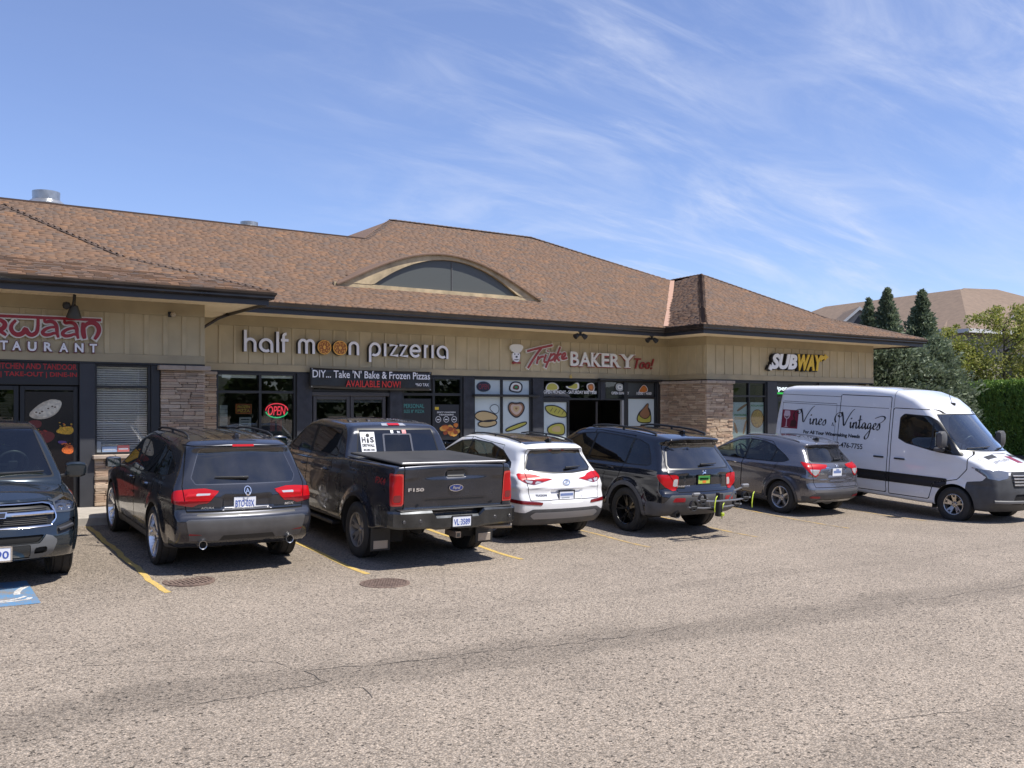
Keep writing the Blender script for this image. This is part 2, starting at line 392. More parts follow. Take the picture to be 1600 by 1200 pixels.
# painted stall lines (worn, following the climb of the stalls)
def worn(name, c, thr=.45, sc=5, soft=.12, under=(.20, .175, .15)):
    m = bpy.data.materials.new(name); m.use_nodes = True; t = m.node_tree; b = t.nodes['Principled BSDF']
    tcn = t.nodes.new('ShaderNodeTexCoord'); no = t.nodes.new('ShaderNodeTexNoise'); no.inputs['Scale'].default_value = sc; no.inputs['Detail'].default_value = 8; no.inputs['Roughness'].default_value = .75
    t.links.new(tcn.outputs['Object'], no.inputs[0]); mr = t.nodes.new('ShaderNodeMapRange'); mr.inputs[1].default_value = thr-soft; mr.inputs[2].default_value = thr+soft
    t.links.new(no.outputs[0], mr.inputs[0]); v = t.nodes.new('ShaderNodeTexVoronoi'); v.inputs['Scale'].default_value = 90; t.links.new(tcn.outputs['Object'], v.inputs[0])
    m2 = t.nodes.new('ShaderNodeMapRange'); m2.inputs[1].default_value = .35; m2.inputs[2].default_value = .75; m2.inputs[3].default_value = 1; m2.inputs[4].default_value = .35; t.links.new(v.outputs['Distance'], m2.inputs[0])
    mu = t.nodes.new('ShaderNodeMath'); mu.operation = 'MULTIPLY'; t.links.new(mr.outputs[0], mu.inputs[0]); t.links.new(m2.outputs[0], mu.inputs[1])
    mx = t.nodes.new('ShaderNodeMix'); mx.data_type = 'RGBA'; mx.inputs[6].default_value = under+(1,); mx.inputs[7].default_value = c+(1,)
    t.links.new(mu.outputs[0], mx.inputs[0]); t.links.new(mx.outputs[2], b.inputs['Base Color']); b.inputs['Roughness'].default_value = .85
    return m
YEL = [worn('worn yellow line paint', (.60, .40, .075), .36), worn('faded yellow line paint', (.52, .33, .07), .47)]
def ground_strip(name, pts, w, m, h=.004, parent=None):
    L = ribbon(pts, w); vs = []; fs = []
    for l, r in L: vs += [(l[0], l[1], gz2(*l)+h), (r[0], r[1], gz2(*r)+h)]
    for i in range(len(L)-1): fs.append((2*i, 2*i+1, 2*i+3, 2*i+2))
    me = bpy.data.meshes.new(name); me.from_pydata(vs, [], fs); me.materials.append(m); o = link(name, me, parent); o['kind'] = 'structure' if not parent else o.get('kind', ''); return o
for i, x in enumerate((-2.55, 0, 2.57, 5.05, 7.55, 10.05, 12.55, 15.0)):
    pts = []
    y0 = -.02 if i > 1 else 0; y0 -= .07*i*.9
    for k in range(26):
        y = y0+(4.95-y0)*k/25; a = x+(.014*math.sin(k*.9+i)+.010*math.sin(k*2.3+i*2) if i <= 1 else .012*math.sin(k*.7+i)); pts.append((a, y))
    ground_strip('stall_line', pts, .082 if i < 4 else .075, YEL[0] if i < 4 else YEL[1])
# blue accessible-stall patch with the white symbol
BLU = worn('worn blue paint', (.045, .21, .42), .46, 3.2, .08); WHP = worn('worn white paint', (.62, .62, .60), .42, 6)
def gpoly(name, poly, m, h):
    me = bpy.data.meshes.new(name); me.from_pydata([(a, b, gz2(a, b)+h) for a, b in poly], [], [tuple(range(len(poly)))]); me.materials.append(m); o = link(name, me); o['kind'] = 'structure'; return o
gpoly('blue_stall_patch', [(-2.05, .05), (-1.33, .05), (-1.33, 1.3), (-2.05, 1.3)], BLU, .004)
ground_strip('stall_symbol', smooth_path([(-1.35, 1.0), (-1.50, .75), (-1.52, .45), (-1.85, .38)], 3), .07, WHP, .008); ground_strip('stall_symbol', smooth_path([(-1.40, .42), (-1.42, .28), (-1.65, .26), (-1.9, .30)], 3), .06, WHP, .008)
ground_strip('stall_symbol', arc(-1.70, .60, .30, .30, 190, 330, 14), .05, WHP, .012)
# drain covers
RUST = mat('rusty cast iron', (.145, .10, .078), .8, noise=(14, .4), bump=(90, .4, .003))
def drain(x, y, r, style, label):
    o = empty('drain_cover', (x, y, gz2(x, y)+.002), .1, label, 'drain cover', 'drain covers in the lot')
    f = MB(); f.lathe([(r-.035, -.02), (r-.035, .010), (r, .010), (r+.004, .0), (r+.004, -.02)], 48); f.build('frame_ring', RUST, o)
    f = MB(); f.lathe([(0, -.012), (r-.03, -.012)], 40); f.build('pit', mat('drain pit', (.004, .004, .004), 1), o)
    if style == 0:
        k = 0
        for i in range(-5, 6):
            u = i*.055; h = math.sqrt(max((r-.035)**2-u*u, 0))
            b = MB(); b.box(u-.017, u+.017, -h, h, -.01, .008); b.build('bar', RUST, o)
        for v in (-.1, .1): b = MB(); hh = math.sqrt((r-.035)**2-v*v); b.box(-hh, hh, v-.014, v+.014, -.01, .006); b.build('cross_bar', RUST, o)
    else:
        for i in range(-7, 8):
            u = i*.04; h = math.sqrt(max((r-.035)**2-u*u, 0)); b = MB(); b.box(u-.011, u+.011, -h, h, -.01, .008); b.build('bar', RUST, o)
        for i in range(-5, 6):
            u = i*.055; h = math.sqrt(max((r-.035)**2-u*u, 0)); b = MB(); b.box(-h, h, u-.011, u+.011, -.01, .006); b.build('cross_bar', RUST, o)
drain(.40, .46, .315, 0, 'rusty round drain cover with parallel bars behind the dark SUV at the left'); drain(2.48, -.86, .315, 1, 'rusty round drain grate with a fine square grid behind the pickup')
# cracks along the repair seam
CRK = mat('crack shadow', (.06, .052, .045), .95)
def crack(pts, w, seed):
    r = random.Random(seed); q = []
    for (a, b) in zip(pts[:-1], pts[1:]):
        n = int(max(3, math.hypot(a[0]-b[0], a[1]-b[1])/.14))
        for k in range(n):
            t_ = k/n; q.append((a[0]+(b[0]-a[0])*t_+r.uniform(-.03, .03), a[1]+(b[1]-a[1])*t_+r.uniform(-.045, .045)))
    ws = [w*r.uniform(.1, 1.3)*min(1, 4*min(i+1, len(q)-i)/len(q)) for i in range(len(q))]; L = ribbon(q, ws); vs = []; fs = []
    for l, r_ in L: vs += [(l[0], l[1], gz2(*l)+.003), (r_[0], r_[1], gz2(*r_)+.003)]
    for i in range(len(L)-1): fs.append((2*i, 2*i+1, 2*i+3, 2*i+2))
    me = bpy.data.meshes.new('pavement_crack'); me.from_pydata(vs, [], fs); me.materials.append(CRK); o = link('pavement_crack', me); o['kind'] = 'structure'
crack([(-1.6, -4.5), (-.95, -4.5), (-.35, -4.55), (.15, -4.5), (.1, -4.15), (.45, -4.2), (1.4, -4.38), (2.1, -4.5), (3.0, -4.65), (3.8, -4.62), (4.6, -4.9)], .012, 3)
crack([(.15, -4.5), (.3, -4.85), (.25, -5.2)], .008, 4); crack([(-1.7, -2.9), (-.9, -3.1), (-.4, -3.35), (.0, -3.7), (.1, -4.15)], .006, 5)
crack([(5.6, -5.0), (7.5, -5.2), (9.5, -5.35), (12, -5.5)], .011, 6); crack([(2.7, -7.4), (3.6, -7.7), (4.6, -7.9)], .006, 8)
crack([(-.35, 3.4), (.05, 3.1), (.5, 3.2)], .03, 9)
# ================================================================ vehicles
def sdpoly(poly, X, Y):
    P = np.array(poly, float); n = len(P); d = np.full(X.shape, 1e9); s = np.ones(X.shape)
    for i in range(n):
        a = P[i]; b = P[i-1]; ex, ey = b-a; wx = X-a[0]; wy = Y-a[1]
        t = np.clip((wx*ex+wy*ey)/(ex*ex+ey*ey+1e-12), 0, 1)
        d = np.minimum(d, (wx-ex*t)**2+(wy-ey*t)**2)
        c1 = Y >= a[1]; c2 = Y < b[1]; c3 = ex*wy > ey*wx
        s = np.where((c1 & c2 & c3) | (~c1 & ~c2 & ~c3), -s, s)
    return s*np.sqrt(d)
def sst(a, b, x):
    t = np.clip((x-a)/(b-a), 0, 1); return t*t*(3-2*t)
def blur(A, n):
    for _ in range(n):
        A = np.pad(A, 1, mode='edge'); A = (A[:-2, 1:-1]+A[2:, 1:-1]+A[1:-1, :-2]+A[1:-1, 2:]+2*A[1:-1, 1:-1])/6
    return A
def smax(a, b, k):
    h = np.clip(.5+.5*(a-b)/k, 0, 1); return b*(1-h)+a*h+k*h*(1-h)
class Shell:
    """closed vehicle skin found on an implicit function, then split into panels along drawn outlines"""
    def __init__(s, sil, plan, belt, tumble=.42, shoulder=.02, gdw=((-9, 0), (9, 0)), k=(.05, .09), crown=.035, bow=(.09, .16), arches=(), flare=.02,
                 creases=(), disp=None, zc=.75, core=(-.3, 2.6), low=.05, res=.04, blurn=4, bez=2.2, yb=1.12):
        s.arches = arches; s.belt = belt; s.tumble = tumble; s.shoulder = shoulder; s.k = k; s.crown = crown; s.bow = bow; s.flare = flare
        s.creases = creases; s.disp = disp; s.low = low
        P = np.array(sil, float); s.x0, s.z0 = P.min(0)-.25; s.x1, s.z1 = P.max(0)+.25; h = .015; s.h = h
        gx = np.arange(s.x0, s.x1, h); gz = np.arange(s.z0, s.z1, h); X, Z = np.meshgrid(gx, gz, indexing='ij')
        s.G = blur(sdpoly(sil, X, Z), blurn*3)
        xs = np.linspace(-2, 6, 400)
        w = np.interp(xs, *zip(*plan)); ker = np.hanning(15); ker /= ker.sum(); s.px = xs; s.pw = np.convolve(np.pad(w, 7, mode='edge'), ker, 'valid')
        w = np.interp(xs, *zip(*gdw)); s.gw = np.convolve(np.pad(w, 7, mode='edge'), ker, 'valid')
        s.bez = bez
        s.xmin, s.zmin = P.min(0); s.xmax, s.zmax = P.max(0); s.mesh(zc, core, res, yb)
    def S(s, x, z):
        u = np.clip((x-s.x0)/s.h, 0, s.G.shape[0]-1.001); v = np.clip((z-s.z0)/s.h, 0, s.G.shape[1]-1.001)
        i = u.astype(int); j = v.astype(int); a = u-i; b = v-j; G = s.G
        return (G[i, j]*(1-a)+G[i+1, j]*a)*(1-b)+(G[i, j+1]*(1-a)+G[i+1, j+1]*a)*b
    def W(s, x, z):
        w = np.interp(x, s.px, s.pw); bz = s.belt[0]+s.belt[1]*x; t = z-bz
        w = w-s.tumble*np.maximum(t, 0)**1.12-s.shoulder*sst(-.02, .04, t)-np.interp(x, s.px, s.gw)*sst(0, .25, t)
        w = w-s.low*sst(.55, .15, z)-.035*np.clip((z-.72)/.5, -1, 1)**2*(t < 0)-.035*np.clip((bz-.72)/.5, -1, 1)**2*(t >= 0)
        for (cz, sl, a, wd) in s.creases: w = w+a*np.exp(-((z-cz-sl*x)/wd)**2)
        for (ax, az_, r) in s.arches:
            d = np.hypot(x-ax, z-az_); w = w+s.flare*sst(r+.16, r+.03, d)
        return w
    def F(s, P):
        x, y, z = P[:, 0], np.abs(P[:, 1]), P[:, 2]
        w = s.W(x, z); q = np.clip(y/1.0, 0, 1.2)
        xb = x-s.bow[0]*q**s.bez*sst(.6, -.5, x)+s.bow[1]*q**s.bez*sst(2.0, 3.3, x)
        zb = z+s.crown*(y/.8)**2*sst(.7, 1.0, z)
        kk = s.k[0]+(s.k[1]-s.k[0])*sst(s.belt[0], s.zmax, z)
        f = smax(s.S(xb, zb), y-w, kk)
        if s.disp is not None: f = f+s.disp(x, P[:, 1], z)
        return f
    def mesh(s, zc, core, res, yb):
        x0, x1, z0, z1 = s.xmin-.06, s.xmax+.06, s.zmin-.05, s.zmax+.06
        nx = int((x1-x0)/res); ny = int(2*yb/res); nz = int((z1-z0)/res)
        def grid(A, B, f):
            a, b = np.meshgrid(A, B, indexing='ij'); V = f(a.ravel(), b.ravel()); n, m = a.shape
            i = np.arange(n*m).reshape(n, m); q = np.stack([i[:-1, :-1], i[1:, :-1], i[1:, 1:], i[:-1, 1:]], -1).reshape(-1, 4)
            return V, q
        xs = np.linspace(x0, x1, nx); ys = np.linspace(-yb, yb, ny); zs = np.linspace(z0, z1, nz); o = np.ones
        Gs = [grid(xs, ys, lambda a, b: np.stack([a, b, a*0+z1], 1)), grid(xs, ys[::-1], lambda a, b: np.stack([a, b, a*0+z0], 1)),
              grid(xs, zs, lambda a, b: np.stack([a, a*0-yb, b], 1)), grid(xs, zs[::-1], lambda a, b: np.stack([a, a*0+yb, b], 1)),
              grid(ys, zs, lambda a, b: np.stack([a*0+x1, a, b], 1)), grid(ys[::-1], zs, lambda a, b: np.stack([a*0+x0, a, b], 1))]
        V = []; Q = []; n = 0
        for v, q in Gs: V.append(v); Q.append(q+n); n += len(v)
        V = np.concatenate(V); Q = np.concatenate(Q)
        key = np.round(V*1e4).astype(np.int64); _, idx, inv = np.unique(key, axis=0, return_index=True, return_inverse=True)
        V = V[idx]; Q = inv.ravel()[Q]
        C = np.stack([np.clip(V[:, 0], *core), V[:, 1]*.0, np.full(len(V), zc)], 1)
        D = V-C; lo = np.zeros(len(V)); hi = np.ones(len(V)); last = np.zeros(len(V))
        for t in np.linspace(.04, 1, 40):
            f = s.F(C+D*t); last = np.where(f < 0, t, last)
        lo = last; hi = last+.025
        for _ in range(11):
            m = (lo+hi)/2; f = s.F(C+D*m[:, None]); lo = np.where(f < 0, m, lo); hi = np.where(f < 0, hi, m)
        s.V = C+D*((lo+hi)/2)[:, None]
        T = np.concatenate([Q[:, [0, 1, 2]], Q[:, [0, 2, 3]]])
        # drop degenerate, orient outwards
        N = s.grad(s.V); a, b, c = s.V[T[:, 0]], s.V[T[:, 1]], s.V[T[:, 2]]; fn = np.cross(b-a, c-a)
        fl = (fn*(N[T[:, 0]]+N[T[:, 1]]+N[T[:, 2]])).sum(1) < 0; T[fl] = T[fl][:, ::-1]
        T = T[np.linalg.norm(fn, axis=1) > 1e-9]
        s.parts = {'body': T}
    def grad(s, P, e=.006):
        g = np.zeros_like(P)
        for i in range(3):
            d = np.zeros(3); d[i] = e; g[:, i] = s.F(P+d)-s.F(P-d)
        l = np.linalg.norm(g, axis=1); l[l < 1e-9] = 1; return g/l[:, None]
    def cut(s, src, g, name=None):
        """move the part of src (name or list) where g<0 into part `name` (None: delete)"""
        for sn in ([src] if isinstance(src, str) else src):
            if sn not in s.parts or len(s.parts[sn]) == 0: continue
            T = s.parts[sn]; gv = g(s.V[:, 0], s.V[:, 1], s.V[:, 2]); gv = np.where(np.abs(gv) < 2e-4, 2e-4, gv)
            sg = gv < 0; t = sg[T]; c = t.sum(1); inn = T[c == 3]; out_ = T[c == 0]
            mix = T[(c == 1) | (c == 2)]; tm = t[(c == 1) | (c == 2)]; cm = tm.sum(1)
            if len(mix):
                lone = np.where((cm == 1)[:, None], tm, ~tm).argmax(1); r = np.arange(len(mix))
                a = mix[r, lone]; b = mix[r, (lone+1) % 3]; d = mix[r, (lone+2) % 3]
                E_ = np.concatenate([np.stack([a, b], 1), np.stack([a, d], 1)]); Es = np.sort(E_, 1)
                ue, inv = np.unique(Es, axis=0, return_inverse=True); inv = inv.ravel()
                g0, g1 = gv[ue[:, 0]], gv[ue[:, 1]]; tt = (g0/(g0-g1))[:, None]
                nv = s.V[ue[:, 0]]*(1-tt)+s.V[ue[:, 1]]*tt; base = len(s.V); s.V = np.concatenate([s.V, nv])
                p = base+inv[:len(mix)]; q = base+inv[len(mix):]
                t1 = np.stack([a, p, q], 1); t2 = np.concatenate([np.stack([p, b, d], 1), np.stack([p, d, q], 1)]); cc = (cm == 1)
                c2 = np.concatenate([cc, cc])
                inn = np.concatenate([inn, t1[cc], t2[~c2]]); out_ = np.concatenate([out_, t1[~cc], t2[c2]])
            s.parts[sn] = out_
            if name: s.parts[name] = np.concatenate([s.parts[name], inn]) if name in s.parts else inn
        return s
    def seam(s, src, g, w=.006, name='panel_gap', cond=None):
        base = getattr(g, 'base', g); cond = cond or getattr(g, 'cond', None); w = max(w, .0055)
        for sn in ([src] if isinstance(src, str) else list(src)):
            if sn not in s.parts: continue
            if cond is not None: s.cut(sn, cond, 'tmp0')
            else: s.parts['tmp0'] = s.parts[sn]; s.parts[sn] = s.parts[sn][:0]
            if len(s.parts.get('tmp0', [])):
                s.cut('tmp0', lambda x, y, z: base(x, y, z)-w, 'tmp1')
                s.cut('tmp1', lambda x, y, z: -base(x, y, z)-w, name)
                s.parts[sn] = np.concatenate([s.parts[sn], s.parts['tmp0']]+([s.parts['tmp1']] if 'tmp1' in s.parts else []))
            s.parts.pop('tmp0', None); s.parts.pop('tmp1', None)
        return s
    def emit(s, part, obname, m, parent, off=0., split=None, flat=False, label=None, flatn=None):
        T = s.parts.get(part)
        if T is None or len(T) == 0: return None
        if split is not None:
            cy = s.V[T].mean(1); T = T[split(cy[:, 0], cy[:, 1], cy[:, 2])]
            if len(T) == 0: return None
        u, inv = np.unique(T, return_inverse=True); V = s.V[u]; T2 = inv.reshape(T.shape); N = s.grad(V)
        me = np_mesh(obname, V+N*off, T2, m, normals=N, smooth=True)
        return link(obname, me, parent, label=label)
    def hit(s, a, b, view):
        """surface point seen from 'rear','front','left','right','top' at coordinates (a,b)"""
        a = np.atleast_1d(np.asarray(a, float)); b = np.atleast_1d(np.asarray(b, float)); n = len(a)
        ax, sg = {'rear': (0, 1), 'front': (0, -1), 'left': (1, -1), 'right': (1, 1), 'top': (2, -1)}[view]
        start = {'rear': s.xmin-.1, 'front': s.xmax+.1, 'left': 1.3, 'right': -1.3, 'top': s.zmax+.1}[view]; L = {0: 3., 1: 1.3, 2: 2.}[ax]
        def pt(t):
            P = np.zeros((n, 3)); o = [0, 1, 2]; o.remove(ax); P[:, o[0]] = a; P[:, o[1]] = b; P[:, ax] = start+sg*t; return P
        first = np.full(n, L); found = np.zeros(n, bool)
        for t in np.linspace(0, L, 160):
            f = s.F(pt(np.full(n, t))) < 0; first = np.where(f & ~found, t, first); found |= f
        lo, hi = first-L/159, first
        for _ in range(10):
            m = (lo+hi)/2; f = s.F(pt(m)) < 0; hi = np.where(f, m, hi); lo = np.where(f, lo, m)
        P = pt(hi); return P, s.grad(P)
    def decal(s, name, V, F, view, m, parent, h=.004, label=None):
        """lay lettering V (u right, depth, v up) on the skin"""
        u = V[:, 0]; v = V[:, 2]; a = {'rear': -u, 'front': u, 'left': -u, 'right': u, 'top': u}[view]
        P, N = s.hit(a, v, view); Q = P+N*(h-np.minimum(V[:, 1], h-.001)[:, None])
        me = bpy.data.meshes.new(name); me.from_pydata(Q.tolist(), [], F); me.materials.append(m); me.update()
        return link(name, me, parent, label=label)
    def decal_poly(s, name, poly, view, m, parent, h=.004, res=.05, label=None):
        """flat patch with a fine mesh laid on the skin"""
        P = np.array(poly, float); x0, z0 = P.min(0); x1, z1 = P.max(0)
        gx, gz = np.meshgrid(np.arange(x0+res/2, x1, res), np.arange(z0+res/2, z1, res)); gx = gx.ravel(); gz = gz.ravel()
        k = sdpoly(poly, gx, gz) < -res*.3; pts = [Vector(p) for p in poly]; n = len(pts); pts += [Vector((a, b)) for a, b in zip(gx[k], gz[k])]
        o = delaunay_2d_cdt(pts, [(i, (i+1) % n) for i in range(n)], [list(range(n))], 1, 1e-6)
        V = np.array([(p[0], 0, p[1]) for p in o[0]]); return s.decal(name, V, [tuple(f) for f in o[2]], view, m, parent, h, label)
def polyg(poly, plane, cond=None, r=0.):
    """implicit outline in a side ('x','z') or end ('y','z') view"""
    def g(x, y, z, full=True):
        if plane == 'side': d = sdpoly(poly, x, z)-r
        elif plane == 'end': d = sdpoly(poly, y, z)-r
        elif plane == 'endm': d = sdpoly(poly, np.abs(y), z)-r
        elif plane == 'top': d = sdpoly(poly, x, np.abs(y))-r
        if cond is not None and full: d = np.maximum(d, cond(x, y, z))
        return d
    if cond is not None: g.base = lambda x, y, z: g(x, y, z, False); g.cond = cond
    return g
def both(x, y, z): return .35-np.abs(y)
def wrapg(poly, xr, sgn=1):
    """outline for lights that wrap the corner: (u,z), u=|y|+distance along the side from the end face"""
    def g(x, y, z):
        u = np.abs(y)+np.maximum((x-xr)*sgn, 0); return np.maximum(sdpoly(poly, u, z), (x-xr)*sgn-.75)
    return g

def M_spin(): return Matrix.Rotation(-PI/2, 4, 'X')   # local z -> +y
RUB = mat('tyre rubber', (.025, .024, .023), .75, noise=(9, .25))
CHROME = mat('chrome', (.75, .75, .76), .12, 1.)
SILV = mat('satin silver', (.42, .42, .43), .35, .8)
ALLOY = mat('machined alloy', (.55, .55, .56), .28, .85)
DALLOY = mat('dark alloy', (.09, .09, .095), .35, .6)
GLOSSK = mat('gloss black wheel paint', (.008, .008, .009), .18, .0, coat=.5)
BLKPL = mat('black trim plastic', (.018, .018, .019), .5, noise=(12, .2))
GREYPL = mat('grey weathered plastic', (.075, .075, .078), .6, noise=(7, .18), bump=(300, .15, .002))
DARKIN = mat('dark cabin trim', (.022, .021, .021), .75)
SEATM = mat('dark seat cloth', (.03, .03, .032), .85, noise=(30, .3))
TANIN = mat('tan seat leather', (.16, .12, .085), .6)
GAP = mat('panel gap shadow line', (.006, .006, .006), .9)
GASK = mat('black window rubber', (.008, .008, .008), .35)
UNDER = mat('underbody', (.02, .019, .018), .9)
REDL = mat('red lamp lens', (.42, .003, .006), .3, spec=.3, coat=.3)
DREDL = mat('dark red lamp lens', (.16, .004, .008), .12, coat=1.)
CLRL = mat('clear lamp lens', (.5, .5, .5), .1, .3, coat=1.)
REFL = mat('red reflector', (.3, .012, .018), .3)
PLW = mat('white licence plate', (.72, .74, .78), .4)
PLB = mat('blue plate lettering', (.04, .09, .38), .4)
WBADGE = mat('bright badge', (.8, .8, .82), .15, .9)
DISC = mat('brake disc steel', (.2, .19, .18), .4, .9)
TINT = glass('privacy glass', (.035, .036, .04), 1.35, .012, dirt=.012)
LTINT = glass('light green glass', (.55, .62, .57), 1.1, .01)
RTINT = glass('dusty rear glass', (.05, .052, .055), 2.4, .035, dirt=.022)
SMOKE = glass('smoked glass', (.16, .17, .18), 1.25, .012, dirt=.02)

WHEELS = {}
def wheel_meshes(key, r, w, rr, n, style, ms, md):
    if key in WHEELS: return WHEELS[key]
    S_ = M_spin(); t = MB(); hw = w/2
    prof = [(rr-.012, -hw*.78), (rr+.006, -hw*.92), (rr+.03, -hw*.99), ((r+rr)/2, -hw*1.03), (r-.03, -hw*.97), (r-.008, -hw*.86), (r, -hw*.72)]
    for gx in (-.42, 0, .42): prof += [(r, (gx-.06)*w*.9), (r-.009, (gx-.045)*w*.9), (r-.009, (gx+.045)*w*.9), (r, (gx+.06)*w*.9)]
    prof += [(r, hw*.72), (r-.008, hw*.86), (r-.03, hw*.97), ((r+rr)/2, hw*1.03), (rr+.03, hw*.99), (rr+.006, hw*.92), (rr-.012, hw*.78)]
    t.lathe(prof, 40, S_); o1 = t.build('tyre', RUB, smooth=True); 
    rim = MB(); rim.cur = 0
    rim.lathe([(rr+.004, hw*.9), (rr-.004, hw*.93), (rr-.016, hw*.86), (rr-.03, hw*.3), (rr-.05, -hw*.9), (rr-.0, -hw*.9)], 40, S_)
    hub = .062; yo = hw*.62
    for k in range(n):
        a = 2*PI*k/n+PI/2
        def quad(a0, w0, a1, w1, y0, y1, th=.035, r0=hub*.8, r1=rr-.012):
            vs = []
            for (aa, ww, rad, yy) in ((a0, w0, r0, y0), (a1, w1, r1, y1)):
                cx, cz = rad*math.cos(aa), rad*math.sin(aa); tx, tz = -math.sin(aa)*ww/2, math.cos(aa)*ww/2
                vs += [(cx-tx, yy, cz-tz), (cx+tx, yy, cz+tz), (cx+tx*1.1, yy-th, cz+tz*1.1), (cx-tx*1.1, yy-th, cz-tz*1.1)]
            return vs, [(0, 1, 5, 4), (1, 2, 6, 5), (2, 3, 7, 6), (3, 0, 4, 7), (4, 5, 6, 7), (3, 2, 1, 0)]
        if style == 'plain':
            v, f = quad(a, .055, a, .085, yo-.02, yo+.02); rim.add(v, f)
        elif style == 'split':
            for s_ in (-1, 1):
                v, f = quad(a+s_*.02, .035, a+s_*.155, .034, yo-.02, yo+.02); rim.add(v, f)
        elif style == 'thin':
            v, f = quad(a, .05, a+.03, .038, yo-.02, yo+.02); rim.add(v, f)
            rim.cur = 1; v, f = quad(a+.3, .09, a+.33, .07, yo-.04, yo-.015); rim.add(v, f); rim.cur = 0
        elif style == 'wide':
            v, f = quad(a, .06, a, .125, yo-.02, yo+.02); rim.add(v, f)
            rim.cur = 1; v, f = quad(a, .02, a, .05, yo-.018, yo+.0235, .03, .1, rr-.03); rim.add(v, f); rim.cur = 0
    rim.lathe([(0, yo-.005), (.028, yo-.005), (.034, yo-.012), (.06, yo-.016), (.075, yo-.045)], 16, S_)
    for k in range(5):
        a = 2*PI*k/5+.3; rim.cur = 1; rim.lathe([(0, yo-.008), (.009, yo-.008), (.01, yo-.03)], 6, Matrix.Translation((.05*math.cos(a), 0, .05*math.sin(a))) @ S_); rim.cur = 0
    o2 = rim.build('rim', [ms, md], smooth=False)
    bk = MB(); bk.lathe([(0, -hw*.15), (rr*.66, -hw*.15), (rr*.68, -hw*.3), (rr*.68, -hw*.45)], 24, S_)
    bk.rbox(-.09, .09, -hw*.5, hw*.1, rr*.45, rr*.8, .01)
    o3 = bk.build('wheel', DISC)
    bb = MB(); bb.lathe([(0, -hw*.5), (rr-.04, -hw*.5), (rr-.035, -hw*.8)], 20, S_); o4 = bb.build('shade_backing', mat('wheel shadow backing', (.015, .014, .014), .9))  # near-black disc painting in the shade behind the spokes
    res = (o1.data, o2.data, o3.data, o4.data)
    for o in (o1, o2, o3, o4): bpy.data.objects.remove(o)
    WHEELS[key] = res; return res
def wheels(root, key, wb, track, r, w, rr, n, style, ms, md, steer=0.):
    o1, o2, o3, o4 = wheel_meshes(key, r, w, rr, n, style, ms, md)
    for i, (x, sy) in enumerate(((0, 1), (0, -1), (wb, 1), (wb, -1))):
        p = link('wheel', o3, root, (x, sy*track/2, r-.006), (0, 0, (0 if sy > 0 else PI)+(steer if x else 0)))
        for nm, me in (('tyre', o1), ('rim', o2), ('shade_backing', o4)): link(nm, me, p, rot=(0, .37*i+.2, 0))
def wells(sh, root, zlow=.28):
    for (ax, az_, r) in sh.arches:
        for sy in (-1, 1):
            n = 26; th = np.linspace(math.asin(max(-.95, (zlow-az_)/r)), PI-math.asin(max(-.95, (zlow-az_)/r)), n)
            X = ax+r*np.cos(th); Z = az_+r*np.sin(th); Y = sh.W(X, Z)-.012
            vs = [(a, sy*b, c) for a, b, c in zip(X, Y, Z)]+[(a, sy*.48, c) for a, c in zip(X, Z)]+[(ax, sy*.48, az_)]
            fs = [(i, i+1, n+i+1, n+i) for i in range(n-1)]+[(n+i, n+i+1, 2*n) for i in range(n-1)]
            m = MB(); m.add(vs, fs); m.build('wheel_well', UNDER, root, smooth=True)
def place_vehicle(root, x, y, z, hx, hy, pitch, roll=0., sc=(1, 1, 1)):
    """x,y: rear axle centre on the ground; heading (hx,hy); pitch = climb per metre ahead, roll = rise per metre to the left"""
    f = Vector((hx, hy, 0)).normalized(); l = Vector((-f.y, f.x, 0)); f = (f+Vector((0, 0, pitch))).normalized(); l = (l+Vector((0, 0, roll))); l = (l-f*l.dot(f)).normalized()
    u = f.cross(l); M = Matrix((f, l, u)).transposed().to_4x4(); M.translation = (x, y, z); root.matrix_world = M @ Matrix.Diagonal(sc+(1,))
def mirror(root, x, y, z, m, sx=1, w=.2, h=.15, glassm=None, deep=.1, face=-1):
    """door mirror at the given side; face=-1 glass looks to the rear"""
    s_ = 1 if y > 0 else -1; b = MB(); n = 10
    secs = [(0, .8), (.25*w, 1), (.7*w, 1), (w*.95, .8), (w, .5)]
    vs = []; fs = []
    for (u, k) in secs:
        for i in range(n):
            a = 2*PI*i/n; c, s2 = math.cos(a), math.sin(a)
            vs.append((x+deep*.5*k*np.sign(c)*abs(c)**.6, y+s_*u, z+h*.5*k*np.sign(s2)*abs(s2)**.55))
    for j in range(len(secs)-1):
        for i in range(n): fs.append((j*n+i, j*n+(i+1) % n, (j+1)*n+(i+1) % n, (j+1)*n+i))
    fs += [tuple(range(n)), tuple((len(secs)-1)*n+i for i in range(n))]
    b.add(vs, fs); o = b.build('door_mirror', m, root, smooth=True)
    g = MB(); g.rbox(x+face*(deep*.5+.003)-.003, x+face*(deep*.5+.003)+.003, y+s_*.02, y+s_*(w-.02), z-h*.4, z+h*.4, .003)
    g.build('mirror_glass', glassm or MIRG, o)
    a = MB(); a.tube([(x+.02, y-s_*.09, z-h*.42), (x, y+s_*.04, z-h*.3)], .022, 6); a.build('mirror_arm', BLKPL, o)
    return o
MIRG = mat('mirror glass', (.5, .6, .7), .04, 1.)
def handle(root, sh, x, z, sy, m, ln=.17):
    P, N = sh.hit([x-ln/2, x, x+ln/2], [z, z+.004, z], 'left' if sy > 0 else 'right')
    b = MB(); b.tube([tuple(P[0]+N[0]*.004), tuple(P[0]+N[0]*.035+(np.array([.02, 0, 0]))), tuple(P[1]+N[1]*.042), tuple(P[2]+N[2]*.035-np.array([.02, 0, 0])), tuple(P[2]+N[2]*.004)], .014, 6)
    return b.build('door_handle', m, root, smooth=True)
